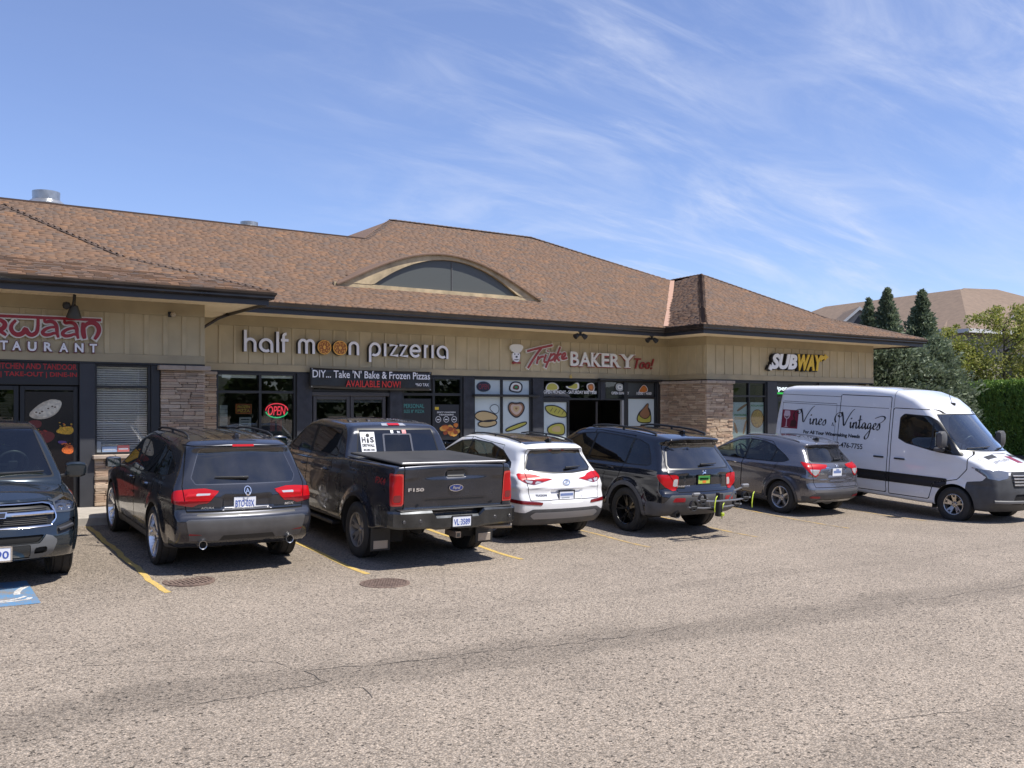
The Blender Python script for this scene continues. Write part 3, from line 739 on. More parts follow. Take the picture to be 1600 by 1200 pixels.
def seat(root, x, y, m, z=.55, face=1):
    b = MB(); T_ = Matrix.Translation((x, y, z)) @ Matrix.Scale(face, 4, (1, 0, 0))
    b.rbox(-.25, .25, -.24, .24, 0, .16, .05, T_)
    b.rbox(-.33, -.2, -.23, .23, .1, .68, .05, T_ @ Matrix.Rotation(R(-12), 4, 'Y'))
    o = b.build('seat', m, root, smooth=True)
    h = MB(); h.rbox(-.4, -.31, -.13, .13, .74, .93, .04, T_ @ Matrix.Translation((-.06, 0, 0))); h.build('headrest', m, o, smooth=True)
def cabin(root, xf, xr, zf, w, m=None, wheel_y=.38, xw=None, zw=None, rear=True, dashz=None, rdx=1.66):
    m = m or SEATM
    b = MB(); b.box(xr, xf+.3, -w, w, zf-.02, zf); b.build('cabin_floor', DARKIN, root)
    for y in (-.38, .38): seat(root, xf-.92, y, m, zf+.0)
    if rear:
        for y in (-.42, 0, .42): seat(root, xf-rdx, y, m, zf-.06)
    b = MB(); dz = dashz or zf+.62; b.rbox(xf-.25, xf+.35, -w+.05, w-.05, zf+.1, dz, .06); b.build('dashboard', DARKIN, root, smooth=True)
    x0 = xw or xf-.42; z0 = zw or dz+.02
    b = MB(); Mx = Matrix.Translation((x0, wheel_y, z0)) @ Matrix.Rotation(R(-65), 4, 'Y')
    b.lathe([(.185+.016*math.cos(a), .016*math.sin(a)) for a in [2*PI*i/8 for i in range(8)]], 28, Mx, close=True)
    b.rbox(-.06, .06, -.06, .06, -.03, .0, .02, Mx); b.box(-.18, .18, -.015, .015, -.015, 0, Mx); b.box(-.015, .015, -.18, 0, -.016, -.001, Mx)
    b.build('steering_wheel', mat('steering wheel leather', (.05, .05, .052), .5), root, smooth=True)
def plate(root, x, y, z, s_=None, face=-1, colm=None, bands=None, frame=None, tilt=0.):
    """licence plate facing the rear (face=-1) or the front (+1), centre at y,z"""
    T_ = Matrix.Translation((x, y, z)) @ (Matrix.Rotation(-PI/2, 4, 'Z') if face < 0 else Matrix.Rotation(PI/2, 4, 'Z')) @ Matrix.Rotation(tilt, 4, 'X')
    b = MB(); b.rbox(-.152, .152, 0, .006, -.076, .076, .004, T_); o = b.build('licence_plate', colm or PLW, root)
    if frame:
        f = MB()
        for a in ((-.165, .165, -.088, -.07), (-.165, .165, .07, .088), (-.165, -.148, -.088, .088), (.148, .165, -.088, .088)): f.box(a[0], a[1], -.004, .008, a[2], a[3], T_)
        f.build('plate_frame', frame, o)
    if s_:
        V, F = text_geo(s_, -.13, .13, -.05, .035, .002, bold=.012); V[:, 1] -= .003
        q = MB(); q.add([T_ @ Vector(v) for v in V], F); q.build('plate_number', PLB, o, fixn=False)
    for (a, c, d, e, mm) in (bands or []):
        q = MB(); q.box(a, c, -.002, .001, d, e, T_); q.build('plate_print', mm, o)
    return o
def paint(name, c, rough=.3, metal=.5, dust=.12):
    return mat(name, c, rough*.8, metal, coat=1., coat_r=.02, noise=(2.2, dust, 5))
def wiper(sh, root, a, b, m=None):
    (y0, z0), (y1, z1) = a, b
    P, N = sh.hit(np.linspace(y0, y1, 5), np.linspace(z0, z1, 5), 'rear')
    t = MB(); t.tube([tuple(p+n*.03) for p, n in zip(P, N)], [.02, .016, .012, .01, .007], 6); return t.build('rear_wiper', m or BLKPL, root, smooth=True)
def roof_rail(sh, root, x0, x1, yy, m, h=.045, r=.014, n=9):
    for sy in (-1, 1):
        xs = np.linspace(x0, x1, n); ys = np.array([sy*(yy(x) if callable(yy) else yy) for x in xs]); P, N = sh.hit(xs, ys, 'top')
        pts = [tuple(P[0])]+[(P[i][0], P[i][1], P[i][2]+h*(1 if 0 < i < n-1 else .5)) for i in range(n)]+[tuple(P[-1])]
        t = MB(); t.tube(pts, r, 7)
        for i in (n//2,): t.tube([tuple(P[i]), (P[i][0], P[i][1], P[i][2]+h)], r*1.2, 6)
        t.build('roof_rail', m, root, smooth=True)
def shark_fin(sh, root, x, m):
    P, N = sh.hit([x], [0.], 'top'); z = P[0][2]
    t = MB(); t.prism([(x-.09, z-.01), (x-.085, z+.045), (x-.06, z+.06), (x+.09, z-.002), (x+.09, z-.01)], -.022, .022, 'xz'); t.build('roof_antenna', m, root)
def exhaust(root, x, y, z, r=.045, m=None):
    t = MB(); Mx = Matrix.Translation((x, y, z)) @ Matrix.Rotation(-PI/2, 4, 'Y')
    t.lathe([(r*.8, -.1), (r*.86, .03), (r, .035), (r*1.02, .02), (r*1.02, -.12)], 18, Mx); t.cur = 1; t.lathe([(0, -.04), (r*.85, -.04)], 14, Mx)
    t.build('exhaust_tip', [m or CHROME, UNDER], root, smooth=True)
def std_panels(sh, dlo, splits, doors, belt_in=.02, srcs=('body',)):
    """side windows: one black surround and a pane per bay; doors: outlines"""
    sh.cut('body', polyg(dlo, 'side', both), 'surround')
    def ins(lo, hi):
        def g(x, y, z):
            d = sdpoly(dlo, x, z)+belt_in; d = np.maximum(d, .35-np.abs(y))
            if hi is not None: d = np.maximum(d, (x-(hi[0]+hi[1]*(z-1.2)))+.022)
            if lo is not None: d = np.maximum(d, -(x-(lo[0]+lo[1]*(z-1.2)))+.022)
            return d
        return g
    S_ = [None]+list(splits)+[None]
    for i in range(len(S_)-1): sh.cut('surround', ins(S_[i+1], S_[i]), 'pane%d' % i)
    for i, d in enumerate(doors):
        sh.seam(['body', 'surround'], polyg(d, 'side', both), .0055)
        sh.cut('body', polyg(d, 'side', both), 'door%d' % i)
# ---------------------------------------------------------------- building
B = empty('strip_mall', (10, 9, .4), 0, 'long tan strip mall with brown shingle hip roofs, stone piers and black gutters', 'building')
def L_(p): return (p[0]-10, p[1]-9, p[2]-.4)
class BB(MB):
    """mesh builder in world coordinates whose object is parented to the building"""
    def build(s, name, m, parent=None, **k):
        s.v = [L_(v) for v in s.v]; return MB.build(s, name, m, parent or B, **k)
SID = mat('tan olive siding', (.46, .38, .235), .7, noise=(1.7, .12, 7), bump=(160, .12, .002))
SID2 = mat('tan olive batten', (.47, .39, .245), .7, noise=(2.5, .12, 5))
TRIM = mat('olive trim board', (.365, .30, .185), .65, noise=(2.5, .1))
SOFF = mat('cream soffit board', (.78, .64, .43), .6, noise=(3, .06))
FASC = mat('dark fascia board', (.028, .028, .033), .45)
GUT = mat('dark bronze gutter', (.035, .026, .021), .3, .3, noise=(3, .3, 5), coat=.2)
BLK = mat('black window framing', (.014, .014, .015), .45)
DKWOOD = mat('charcoal stained post', (.028, .030, .038), .75, noise=(6, .35, 6), bump=(50, .4, .004))
STONE = mat('stacked ledgestone', (.3, .2, .15), .85, noise=(9, .18, 5), bump=(45, .5, .006), island=[(.43, .31, .215), (.33, .23, .155), (.49, .37, .26), (.29, .22, .16), (.40, .265, .18), (.53, .41, .30), (.36, .26, .18)])
CAPM = mat('cast stone cap', (.36, .29, .23), .8, noise=(8, .12), bump=(60, .2, .003))
MORT = mat('dark joint', (.035, .028, .022), .95)
SHG = mat('brown laminated shingle', (.2, .12, .08), .9, noise=(3.0, .10, 5), bump=(220, .35, .003), island=[(.150, .092, .060), (.122, .084, .064), (.182, .102, .060), (.138, .090, .064), (.158, .098, .064), (.108, .082, .068), (.205, .113, .062), (.140, .086, .056), (.152, .094, .064)])
SHB = mat('shingle underlay', (.07, .045, .035), .95)
WGL = glass('shop window glass', (.80, .82, .81), 1.3, .008)
DGL = glass('dark shop glass', (.5, .51, .52), 1.5, .008)
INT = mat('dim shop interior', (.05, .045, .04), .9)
FAC = [(-7.0, 2.38, 6.7), (2.38, 17.02, 9.2), (17.02, 24.92, 7.65)]
# --- walls behind everything (hollow shell so daylight does not leak)
def wall(x0, x1, y0, y1, z0, z1, m=SID, name='wall'): b = BB(); b.box(x0, x1, y0, y1, z0, z1); return b.build(name, m)
def sign_band(x0, x1, y, z1, sp, bw, name='siding'):
    z0 = 3.05
    wall(x0, x1, y, y+.15, z0, z1, SID, 'siding_panel')
    b = BB(); b.rbox(x0, x1, y-.03, y+.002, z0, z0+.155, .004); b.build('lower_trim_board', TRIM)
    b = BB(); b.rbox(x0, x1, y-.028, y+.002, z1-.24, z1+.01, .004); b.build('upper_trim_board', TRIM)
    n = int((x1-x0)/sp)
    for i in range(n+1):
        x = x0+bw/2+(x1-x0-bw)*i/n; b = BB(); b.rbox(x-bw/2, x+bw/2, y-.018, y+.002, z0+.157, z1-.242, .003); b.build('batten', SID2)
    b = BB(); b.box(x0, x1, y-.035, y+.1, z0-.03, z0-.002); b.build('head_flashing', BLK)
sign_band(-7.0, 2.38, 6.7, 4.2, .34, .085); sign_band(2.38, 17.02, 9.2, 4.3, .335, .05); sign_band(17.02, 24.92, 7.65, 4.3, .36, .05)
wall(2.23, 2.38, 6.86, 9.19, 3.02, 4.2); wall(17.02, 17.17, 7.81, 9.2, 3.05, 4.3); wall(24.77, 24.92, 7.81, 20, .3, 4.4)
# siding on the short return beside the sandwich shop
for i in range(5):
    y = 7.70+(9.15-7.70)*i/4; b = BB(); b.rbox(17.0, 17.022, y-.03, y+.03, 3.21, 4.05, .003); b.build('batten', SID2)
b = BB(); b.rbox(16.99, 17.022, 7.62, 9.2, 3.05, 3.205, .004); b.rbox(16.992, 17.022, 7.62, 9.2, 4.06, 4.3, .004); b.build('lower_trim_board', TRIM)
b = BB(); b.box(16.985, 17.1, 7.6, 9.2, 3.02, 3.048); b.build('head_flashing', BLK)
# interior: floors, ceiling, back and party walls
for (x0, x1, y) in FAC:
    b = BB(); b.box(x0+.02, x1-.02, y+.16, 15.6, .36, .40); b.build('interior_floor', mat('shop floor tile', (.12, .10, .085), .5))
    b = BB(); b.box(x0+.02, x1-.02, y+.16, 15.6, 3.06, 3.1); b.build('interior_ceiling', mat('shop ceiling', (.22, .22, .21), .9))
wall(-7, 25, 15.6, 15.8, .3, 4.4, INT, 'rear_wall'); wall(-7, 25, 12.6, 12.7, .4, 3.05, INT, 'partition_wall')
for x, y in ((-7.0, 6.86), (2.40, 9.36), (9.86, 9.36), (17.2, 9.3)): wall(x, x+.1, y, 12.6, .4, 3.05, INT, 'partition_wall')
b = BB(); b.rbox(3.6, 9.0, 11.2, 11.8, .4, 1.45, .02); b.build('shop_counter', mat('dark counter', (.06, .03, .02), .5))
b = BB(); b.rbox(10.3, 16.2, 11.4, 12.1, .4, 1.5, .02); b.build('shop_counter', mat('steel counter', (.2, .2, .2), .4, .6))
# --- stone work: every stone is a piece
_st = []
def stone_meshes():
    for k in range(7):
        r = random.Random(k); b = MB(); b.rbox(-.5, .5, -.5, .5, -.5, .5, .07)
        vs = [(v[0]+r.uniform(-.02, .02), v[1]+r.uniform(-.09, .09), v[2]+r.uniform(-.05, .05)) for v in b.v]; b.v = vs
        o = b.build('stone', STONE); _st.append(o.data); bpy.data.objects.remove(o)
stone_meshes()
def stone_wall(name, face, a0, a1, z0, z1, off, label=None, seed=0, cap=True, wood=False):
    """face 'y': plane y=off facing -y, a is x; 'x': plane x=off facing -x, a is y"""
    r = random.Random(seed); b = BB()
    if face == 'y': b.box(a0+.1, a1-.02, off, off+.2, z0, z1)
    else: b.box(off, off+.2, a0+.02, a1, z0, z1)
    p = b.build(name, MORT, label=label); z = z0
    while z < z1-.03:
        h = r.choice((.038, .045, .055, .065, .08)); h = min(h, z1-z); a = a0
        if z1-z-h < .03: h = z1-z
        while a < a1-.02:
            l = r.uniform(.11, .40); l = l if a1-a-l > .10 else a1-a
            rows = 2 if (h > .07 and r.random() < .3) else 1
            for q in range(rows):
                hh = h/rows; pr = r.uniform(.012, .045)
                o = bpy.data.objects.new('stone', r.choice(_st)); COL.objects.link(o); o.parent = p
                cz = z+hh*(q+.5); ca = a+l/2
                if face == 'y': o.location = L_((ca, off-pr/2+.02, cz)); o.scale = (l-.006, .05+pr, hh-.006)
                else: o.location = L_((off-pr/2+.02, ca, cz)); o.scale = (l-.006, .05+pr, hh-.006); o.rotation_euler = (0, 0, -PI/2)
            a += l
        z += h
    return p
stone_wall('stone_pier', 'y', 1.56, 2.38, .42, 2.92, 6.70, seed=1)
stone_wall('stone_apron', 'y', .40, 1.42, .40, 1.28, 6.66, seed=2)
stone_wall('stone_pier', 'y', 2.42, 3.34, .8, 2.94, 9.16, seed=3)
stone_wall('stone_pier', 'y', 16.62, 17.04, 1.2, 2.92, 9.16, seed=4); stone_wall('stone_pier', 'x', 7.57, 9.15, .9, 2.92, 16.97, seed=5)
stone_wall('stone_pier', 'y', 16.92, 18.02, .9, 2.92, 7.58, seed=6)
def caps(x0, x1, y0, y1, z0, z1, n):
    for i in range(n):
        a = x0+(x1-x0)*i/n; b_ = x0+(x1-x0)*(i+1)/n; b = BB(); b.rbox(a+.003, b_-.003, y0, y1, z0, z1, .012); b.build('cap_stone', CAPM)
caps(1.50, 2.47, 6.57, 6.8, 2.925, 3.015, 2); caps(.36, 1.47, 6.54, 6.72, 1.285, 1.36, 3); caps(2.42, 3.34, 9.05, 9.2, 2.945, 3.015, 3); caps(16.58, 16.94, 9.05, 9.2, 2.925, 3.015, 1)
for i in range(4): y = 7.75+(9.04-7.75)*i/4; b = BB(); b.rbox(16.87, 17.0, y+.003, y+.32, 2.925, 3.015, .012); b.build('cap_stone', CAPM)
caps(16.90, 18.07, 7.50, 7.72, 2.925, 3.015, 3)
# --- framing helpers
def frame(x0, x1, z0, z1, y, w=.05, d=.1, name='window', mx=(), mz=(), m=BLK, parent=None, gl=WGL, panes=True):
    b = BB(); b.rbox(x0, x0+w, y, y+d, z0, z1, .005); b.rbox(x1-w, x1, y, y+d, z0, z1, .005); b.rbox(x0+w, x1-w, y, y+d, z1-w, z1, .005); b.rbox(x0+w, x1-w, y, y+d, z0, z0+w, .005)
    X = [x0+w/2]+list(mx)+[x1-w/2]; Z = [z0+w/2]+list(mz)+[z1-w/2]
    for x in mx: b.rbox(x-w/2, x+w/2, y+.004, y+d-.004, z0+w, z1-w, .004)
    for z in mz: b.rbox(x0+w, x1-w, y+.002, y+d-.002, z-w/2, z+w/2, .004)
    o = b.build(name, m, parent)
    if panes:
        for i in range(len(X)-1):
            for j in range(len(Z)-1):
                g = BB(); g.box(X[i]+w/2-.004, X[i+1]-w/2+.004, y+d*.45, y+d*.45+.008, Z[j]+w/2-.004, Z[j+1]-w/2+.004); g.build('pane', gl, o)
    return o
def post(x0, x1, z0, z1, y, m=DKWOOD, p=.05): b = BB(); b.rbox(x0, x1, y-p, y+.12, z0, z1, .008); return b.build('post', m)
def soff_panel(x0, x1, y, z0, z1, m, name='spandrel_panel'): b = BB(); b.rbox(x0, x1, y, y+.05, z0, z1, .004); return b.build(name, m)
HD = 3.018
# restaurant (y 6.7)
yr = 6.72
post(.155, .41, .42, HD, yr-.0, mat('grey black post', (.035, .036, .042), .6, noise=(4, .15)), .06); post(1.39, 1.55, .42, HD, yr, BLK, .03)
frame(.41, 1.39, 1.36, HD, yr, .045, .1, mz=(2.60,), gl=glass('blind window glass', (.92, .93, .93), 1.0, .008))
soff_panel(-3.2, .155, yr, 2.62, HD, mat('black sign panel', (.012, .012, .014), .35), 'transom_panel')
for (x0, x1) in ((-1.75, -.80), (-.80, .15)):
    d = frame(x0+.01, x1-.01, .42, 2.60, yr+.02, .075, .06, name='door', gl=DGL)
post(-3.4, -1.75, .42, 2.61, yr, BLK, .01)
post(-7, -3.4, .42, HD, yr, mat('tan olive siding', (0, 0, 0)), .0)
# pizza shop (y 9.2)
ym = 9.2
frame(3.34, 5.20, .75, HD, ym, .06, .12, mx=(4.35,), mz=(2.575,), gl=WGL)
post(5.2, 5.58, .42, HD, ym)
for (x0, x1) in ((5.62, 6.57), (6.57, 7.52)):
    d = frame(x0+.008, x1-.008, .42, 2.50, ym+.02, .085, .06, name='door', m=mat('dark bronze door frame', (.06, .055, .055), .4, .4), gl=DGL)
b = BB(); b.rbox(5.58, 7.60, ym-.03, ym+.1, 2.50, 2.60, .01); b.build('door_header', mat('dark bronze door frame', (0, 0, 0)))
frame(5.58, 7.60, 2.60, HD, ym, .06, .1, gl=DGL)
post(7.60, 7.94, .42, HD, ym)
frame(7.94, 9.72, .75, HD, ym, .07, .12, mx=(8.86,), mz=(2.56,), gl=DGL)
post(9.72, 10.04, .42, HD, ym)
# bakery
BLUEP = mat('pale blue window film', (.50, .56, .56), .35, noise=(1.2, .05), coat=.3)
frame(10.04, 11.92, .75, HD, ym, .055, .12, mx=(10.95,), mz=(2.54,), gl=DGL, panes=False)
soff_panel(10.09, 10.92, ym+.055, .80, 2.515, BLUEP, 'film_panel'); soff_panel(10.98, 11.87, ym+.055, .80, 2.515, BLUEP, 'film_panel'); soff_panel(10.09, 10.92, ym+.055, 2.57, HD-.05, BLUEP, 'film_panel'); soff_panel(10.98, 11.87, ym+.055, 2.57, HD-.05, BLUEP, 'film_panel')
post(11.92, 12.27, .42, HD, ym)
frame(12.27, 14.32, 2.44, HD, ym, .055, .12, gl=DGL)
frame(12.27, 13.22, .42, 2.44, ym+.01, .065, .1, panes=False, name='door_side_light'); soff_panel(12.33, 13.16, ym+.06, .5, 2.38, BLUEP, 'film_panel')
post(14.32, 14.48, 2.44, HD, ym, DKWOOD, .03)
b = BB(); T_ = Matrix.Translation((14.26, 9.28, 0)) @ Matrix.Rotation(R(52), 4, 'Z'); b.rbox(0, 1.0, -.03, .03, .45, 2.4, .006, T_); dd = b.build('open_door', mat('dark brown door', (.035, .028, .025), .5)); b = BB(); b.tube([tuple(T_ @ Vector((.9, -.06, 1.3))), tuple(T_ @ Vector((.9, -.06, 1.6)))], .012, 6); b.build('handle', SILV, dd)
post(15.22, 15.34, .42, HD, ym, BLK, .02)
b = BB(); b.rbox(15.14, 15.22, ym-.01, ym+.08, .42, 2.44, .006); b.build('door_jamb', mat('pale door jamb', (.3, .3, .3), .5))
frame(14.48, 15.28, 2.44, HD, ym, .05, .12, gl=DGL)
frame(15.34, 16.52, .75, HD, ym, .055, .12, mz=(2.52,), panes=False); soff_panel(15.40, 16.46, ym+.055, .80, 2.49, BLUEP, 'film_panel'); soff_panel(15.40, 16.46, ym+.055, 2.55, HD-.05, mat('smoke grey film', (.05, .055, .055), .3), 'film_panel')
soff_panel(14.53, 15.23, ym+.055, 2.50, HD-.05, mat('smoke grey film', (0, 0, 0)), 'film_panel')
post(16.50, 16.66, .42, HD, ym, BLK, .04)
# awning rails
for (x0, x1, z) in ((9.98, 12.08, 2.545), (14.2, 16.62, 3.03)):
    b = BB(); b.rbox(x0, x1, ym-.16, ym-.03, z-.035, z+.03, .015); b.build('rolled_screen_box', BLK)
# sandwich shop (y 7.65)
ys_ = 7.66
frame(18.05, 19.62, .75, HD, ys_, .055, .12, mx=(18.85,), mz=(2.57,), gl=WGL)
post(19.62, 20.05, .42, HD, ys_, mat('grey black post', (0, 0, 0)), .04)
for (x0, x1) in ((20.08, 21.05), (21.05, 22.02)): frame(x0, x1, .42, 2.5, ys_, .08, .08, name='door', gl=DGL)
frame(20.05, 22.05, 2.5, HD, ys_, .06, .1, gl=DGL); post(22.05, 22.4, .42, HD, ys_, BLK); frame(22.4, 24.2, .75, HD, ys_, .055, .12, mx=(23.3,), mz=(2.57,), gl=WGL)
stone_wall('stone_pier', 'y', 24.25, 24.92, .9, 2.92, 7.60, seed=8)
# low walls under the windows
for (x0, x1, y) in ((3.34, 5.2, ym), (7.94, 9.72, ym), (10.04, 11.92, ym), (15.34, 16.5, ym), (18.05, 19.62, ys_), (22.4, 24.2, ys_)): b = BB(); b.rbox(x0, x1, y-.01, y+.15, .35, .75, .005); b.build('window_kick_panel', BLK)
# --- eaves: soffit boards, fascia, gutter
def soffit(x0, x1, y0, y1, z, step=.2, alongx=True):
    n = int(round((x1-x0 if alongx else y1-y0)/step))
    for i in range(n):
        b = BB()
        if alongx: a = x0+(x1-x0)*i/n; c = x0+(x1-x0)*(i+1)/n; b.box(a+.004, c-.004, y0, y1, z, z+.012)
        else: a = y0+(y1-y0)*i/n; c = y0+(y1-y0)*(i+1)/n; b.box(x0, x1, a+.004, c-.004, z, z+.012)
        b.build('soffit_board', SOFF)
soffit(-7.4, 3.25, 5.56, 6.70, 4.2, .15); soffit(2.40, 3.25, 6.70, 9.15, 4.2, .15, False)
soffit(3.27, 15.72, 8.02, 9.2, 4.3, .3); soffit(15.74, 17.02, 6.52, 9.2, 4.3, .3, False); soffit(17.04, 26.0, 6.52, 7.65, 4.3, .3); soffit(24.94, 26.0, 7.67, 12, 4.3, .3, False)
b = BB(); b.box(-7.4, 3.25, 5.6, 9, 4.22, 4.24); b.box(3.3, 15.8, 8.05, 10, 4.32, 4.34); b.box(15.78, 25.95, 6.55, 14, 4.32, 4.34); b.build('soffit_backing', SHB)
def sweep(path, prof, name, m):
    n = len(path); N = []
    for i in range(n):
        ds = []
        if i > 0: d = Vector(path[i])-Vector(path[i-1]); ds.append(d.normalized())
        if i < n-1: d = Vector(path[i+1])-Vector(path[i]); ds.append(d.normalized())
        ns = [Vector((d.y, -d.x)) for d in ds]; v = sum(ns, Vector((0, 0))); v.normalize(); v /= max(.3, v.dot(ns[0])); N.append(v)
    vs = []; k = len(prof)
    for i in range(n):
        for o, z in prof: vs.append((path[i][0]+N[i].x*o, path[i][1]+N[i].y*o, z))
    fs = [(i*k+j, i*k+(j+1) % k, (i+1)*k+(j+1) % k, (i+1)*k+j) for i in range(n-1) for j in range(k)]+[tuple(range(k)), tuple((n-1)*k+j for j in range(k))[::-1]]
    b = BB(); b.add(vs, fs); return b.build(name, m)
def eave(path, z):
    sweep(path, [(-.02, z-.03), (0, z-.03), (0, z+.20), (-.02, z+.20)], 'fascia_board', FASC)
    sweep(path, [(.002, z+.075), (.07, z+.075), (.085, z+.10), (.085, z+.13), (.115, z+.165), (.12, z+.205), (.105, z+.205), (.095, z+.19), (.002, z+.19)], 'gutter', GUT)
    sweep(path, [(-.06, z+.195), (.06, z+.212), (.06, z+.22), (-.06, z+.222)], 'drip_edge', mat('pale drip edge', (.30, .20, .15), .6))
eave([(-7.4, 5.55), (3.25, 5.55), (3.25, 8.3)], 4.17); eave([(3.1, 8.0), (15.72, 8.0), (15.72, 6.5), (26.0, 6.5), (26.0, 16)], 4.28)
# downspout
b = BB(); b.tube([(3.25, 8.0, 4.26), (3.22, 7.98, 4.16), (3.0, 7.9, 4.07), (2.45, 7.7, 3.72), (2.42, 7.68, 3.6)], .035, 6); b.build('downspout', GUT)
# --- roofs
def rzf(z0, up=.58): return lambda r: z0+(.34*r if r < 2.2 else .748+up*(r-2.2))
def deck(name, O, a, bv, zf, poly, m=SHB, dz=-.02):
    """roof plane; poly in (lateral, run)"""
    vs = []; rs = sorted(set([p[1] for p in poly]+[2.2])); n = len(poly)
    def lim(r):
        xs_ = []
        for i in range(n):
            (x0, r0), (x1, r1) = poly[i], poly[(i+1) % n]
            if min(r0, r1)-1e-6 <= r <= max(r0, r1)+1e-6:
                if abs(r1-r0) < 1e-9: xs_ += [x0, x1]
                else: xs_.append(x0+(x1-x0)*(r-r0)/(r1-r0))
        return (min(xs_), max(xs_)) if xs_ else None
    R_ = [r for r in np.linspace(min(p[1] for p in poly), max(p[1] for p in poly), 40)]; R_ = sorted(set(list(np.round(R_, 4))+[round(x, 4) for x in rs if min(p[1] for p in poly) <= x <= max(p[1] for p in poly)]))
    P = lambda u, r: (O[0]+a[0]*u+bv[0]*r, O[1]+a[1]*u+bv[1]*r, zf(r)+dz)
    fs = []
    for r in R_:
        l = lim(r); vs += [P(l[0], r), P(l[1], r)]
    for i in range(len(R_)-1): fs.append((2*i, 2*i+1, 2*i+3, 2*i+2))
    bb = BB(); bb.add(vs, fs); bb.build(name, m, fixn=False)
    return lim
SH_ALL = []
def shingles(O, a, bv, zf, poly, lim, course=.112, seed=0, wmin=.09, wmax=.27):
    r = random.Random(seed); r0 = min(p[1] for p in poly); r1 = max(p[1] for p in poly); run = r0; k = 0
    while run < r1-.02:
        sl = (zf(run+.01)-zf(run))/.01; dr = course/math.sqrt(1+sl*sl); l = lim(min(max(run, r0), r1)); l2 = lim(min(run+dr, r1)) or l
        if l is None: run += dr; continue
        lo = l[0]; u = lo-r.uniform(0, .15)
        while u < l[1]:
            w = r.uniform(wmin, wmax); a0, a1 = max(u, lo), min(u+w, l[1]); u += w
            if a1-a0 < .02: continue
            th = r.choice((.014, .020, .028)); e = dr*1.25
            za, zb = zf(run), zf(run+e)
            P = lambda uu, rr, z: (O[0]+a[0]*uu+bv[0]*rr, O[1]+a[1]*uu+bv[1]*rr, z)
            SH_ALL.append((P(a0, run, za-.01), P(a1-.004, run, za-.01), P(a1-.004, run-.004, za+th), P(a0, run-.004, za+th), P(a1-.004, run+e, zb+.003), P(a0, run+e, zb+.003)))
        run += dr; k += 1
zr = rzf(4.385, .60); zm = rzf(4.495); zs = rzf(4.495, .54)
X1, Y1 = (1, 0), (0, 1)
def plane(O, a, bv, zf, poly, seed, sh=True, **k):
    lim = deck('roof_deck', O, a, bv, zf, poly)
    if sh: shingles(O, a, bv, zf, poly, lim, seed=seed, **k)
# restaurant: front plane
PKX = -.72
plane((0, 5.47), X1, Y1, zr, [(-4.75, 0), (3.33, 0), (PKX+.0, 4.05), (PKX-.02, 4.05)], 1)
plane((3.33, 0), (0, 1), (-1, 0), zr, [(5.47, 0), (12.5, 0), (12.5, 4.0), (9.52, 4.05)], 2, wmin=.3, wmax=.6)
plane((-4.75, 0), (0, 1), (1, 0), zr, [(5.47, 0), (12.5, 0), (12.5, 4.0), (9.52, 4.03)], 3, wmin=.3, wmax=.6)
# main front plane
plane((0, 7.92), X1, Y1, zm, [(-9, 0), (15.66, 0), (17.86, 2.2), (20.5, 4.72), (16.15, 7.28), (10.66, 7.28), (8.95, 5.50), (-9, 5.50)], 4)
# sandwich shop: west, front and east planes
plane((15.64, 0), (0, 1), (1, 0), zs, [(6.42, 0), (7.92, 0), (12.6, 4.75), (11.6, 5.16), (11.58, 5.16)], 5)
plane((0, 6.42), X1, Y1, zs, [(15.64, 0), (26.06, 0), (20.86, 5.16), (20.84, 5.16)], 6)
plane((26.06, 0), (0, 1), (-1, 0), zs, [(6.42, 0), (16, 0), (16, 5.1), (11.58, 5.16)], 7, sh=False)
# high west slope, back slopes
b = BB(); b.add([(10.66, 15.2, 8.19), (8.95, 13.42, 7.14), (8.7, 19, 7.1), (10.66, 19, 8.19)], [(0, 1, 2, 3)]); b.add([(-9, 13.42, 7.14), (8.95, 13.42, 7.14), (8.95, 21, 4.4), (-9, 21, 4.4)], [(0, 1, 2, 3)])
b.add([(10.66, 15.2, 8.19), (16.15, 15.2, 8.19), (16.15, 21, 5), (10.66, 21, 5)], [(0, 1, 2, 3)]); b.add([(16.15, 15.2, 8.17), (20.5, 12.64, 6.68), (22, 21, 5), (16.15, 21, 5)], [(0, 1, 2, 3)]); b.build('rear_roof_slope', mat('brown shingle distant', (.16, .10, .07), .9, noise=(30, .4, 2)), fixn=False)
def caps_line(p, q, step=.17, w=.14, m=SHG, zs=.45):
    p, q = Vector(p), Vector(q); d = (q-p); n = int(d.length/step); d.normalize(); s_ = d.cross(Vector((0, 0, 1))).normalized(); u = s_.cross(d)
    Mx = Matrix((d, s_, u)).transposed().to_4x4()
    for i in range(n):
        o = bpy.data.objects.new('ridge_cap', _cap[i % 3]); COL.objects.link(o); o.parent = B; c = p+d*(i*step)
        M2 = Mx.copy(); M2.translation = L_(tuple(c)); o.matrix_local = M2 @ Matrix.Diagonal((1, .6+.4*zs, zs, 1))
_cap = []
for k in range(3):
    b = MB(); w = .13; L0 = .26
    b.add([(0, -w, -.045), (0, 0, .050), (0, w, -.045), (L0, -w, -.075), (L0, 0, .008), (L0, w, -.075), (0, -w, -.085), (0, w, -.085), (0, 0, .0)], [(0, 1, 4, 3), (1, 2, 5, 4), (0, 6, 8, 1), (1, 8, 7, 2), (0, 3, 6), (2, 7, 5)])
    o = b.build('ridge_cap', mat('dark brown cap shingle', (.085, .058, .045), .9, noise=(6, .3)), fixn=False); _cap.append(o.data); bpy.data.objects.remove(o)  # dark cap brown also paints in the shadow line along the hips
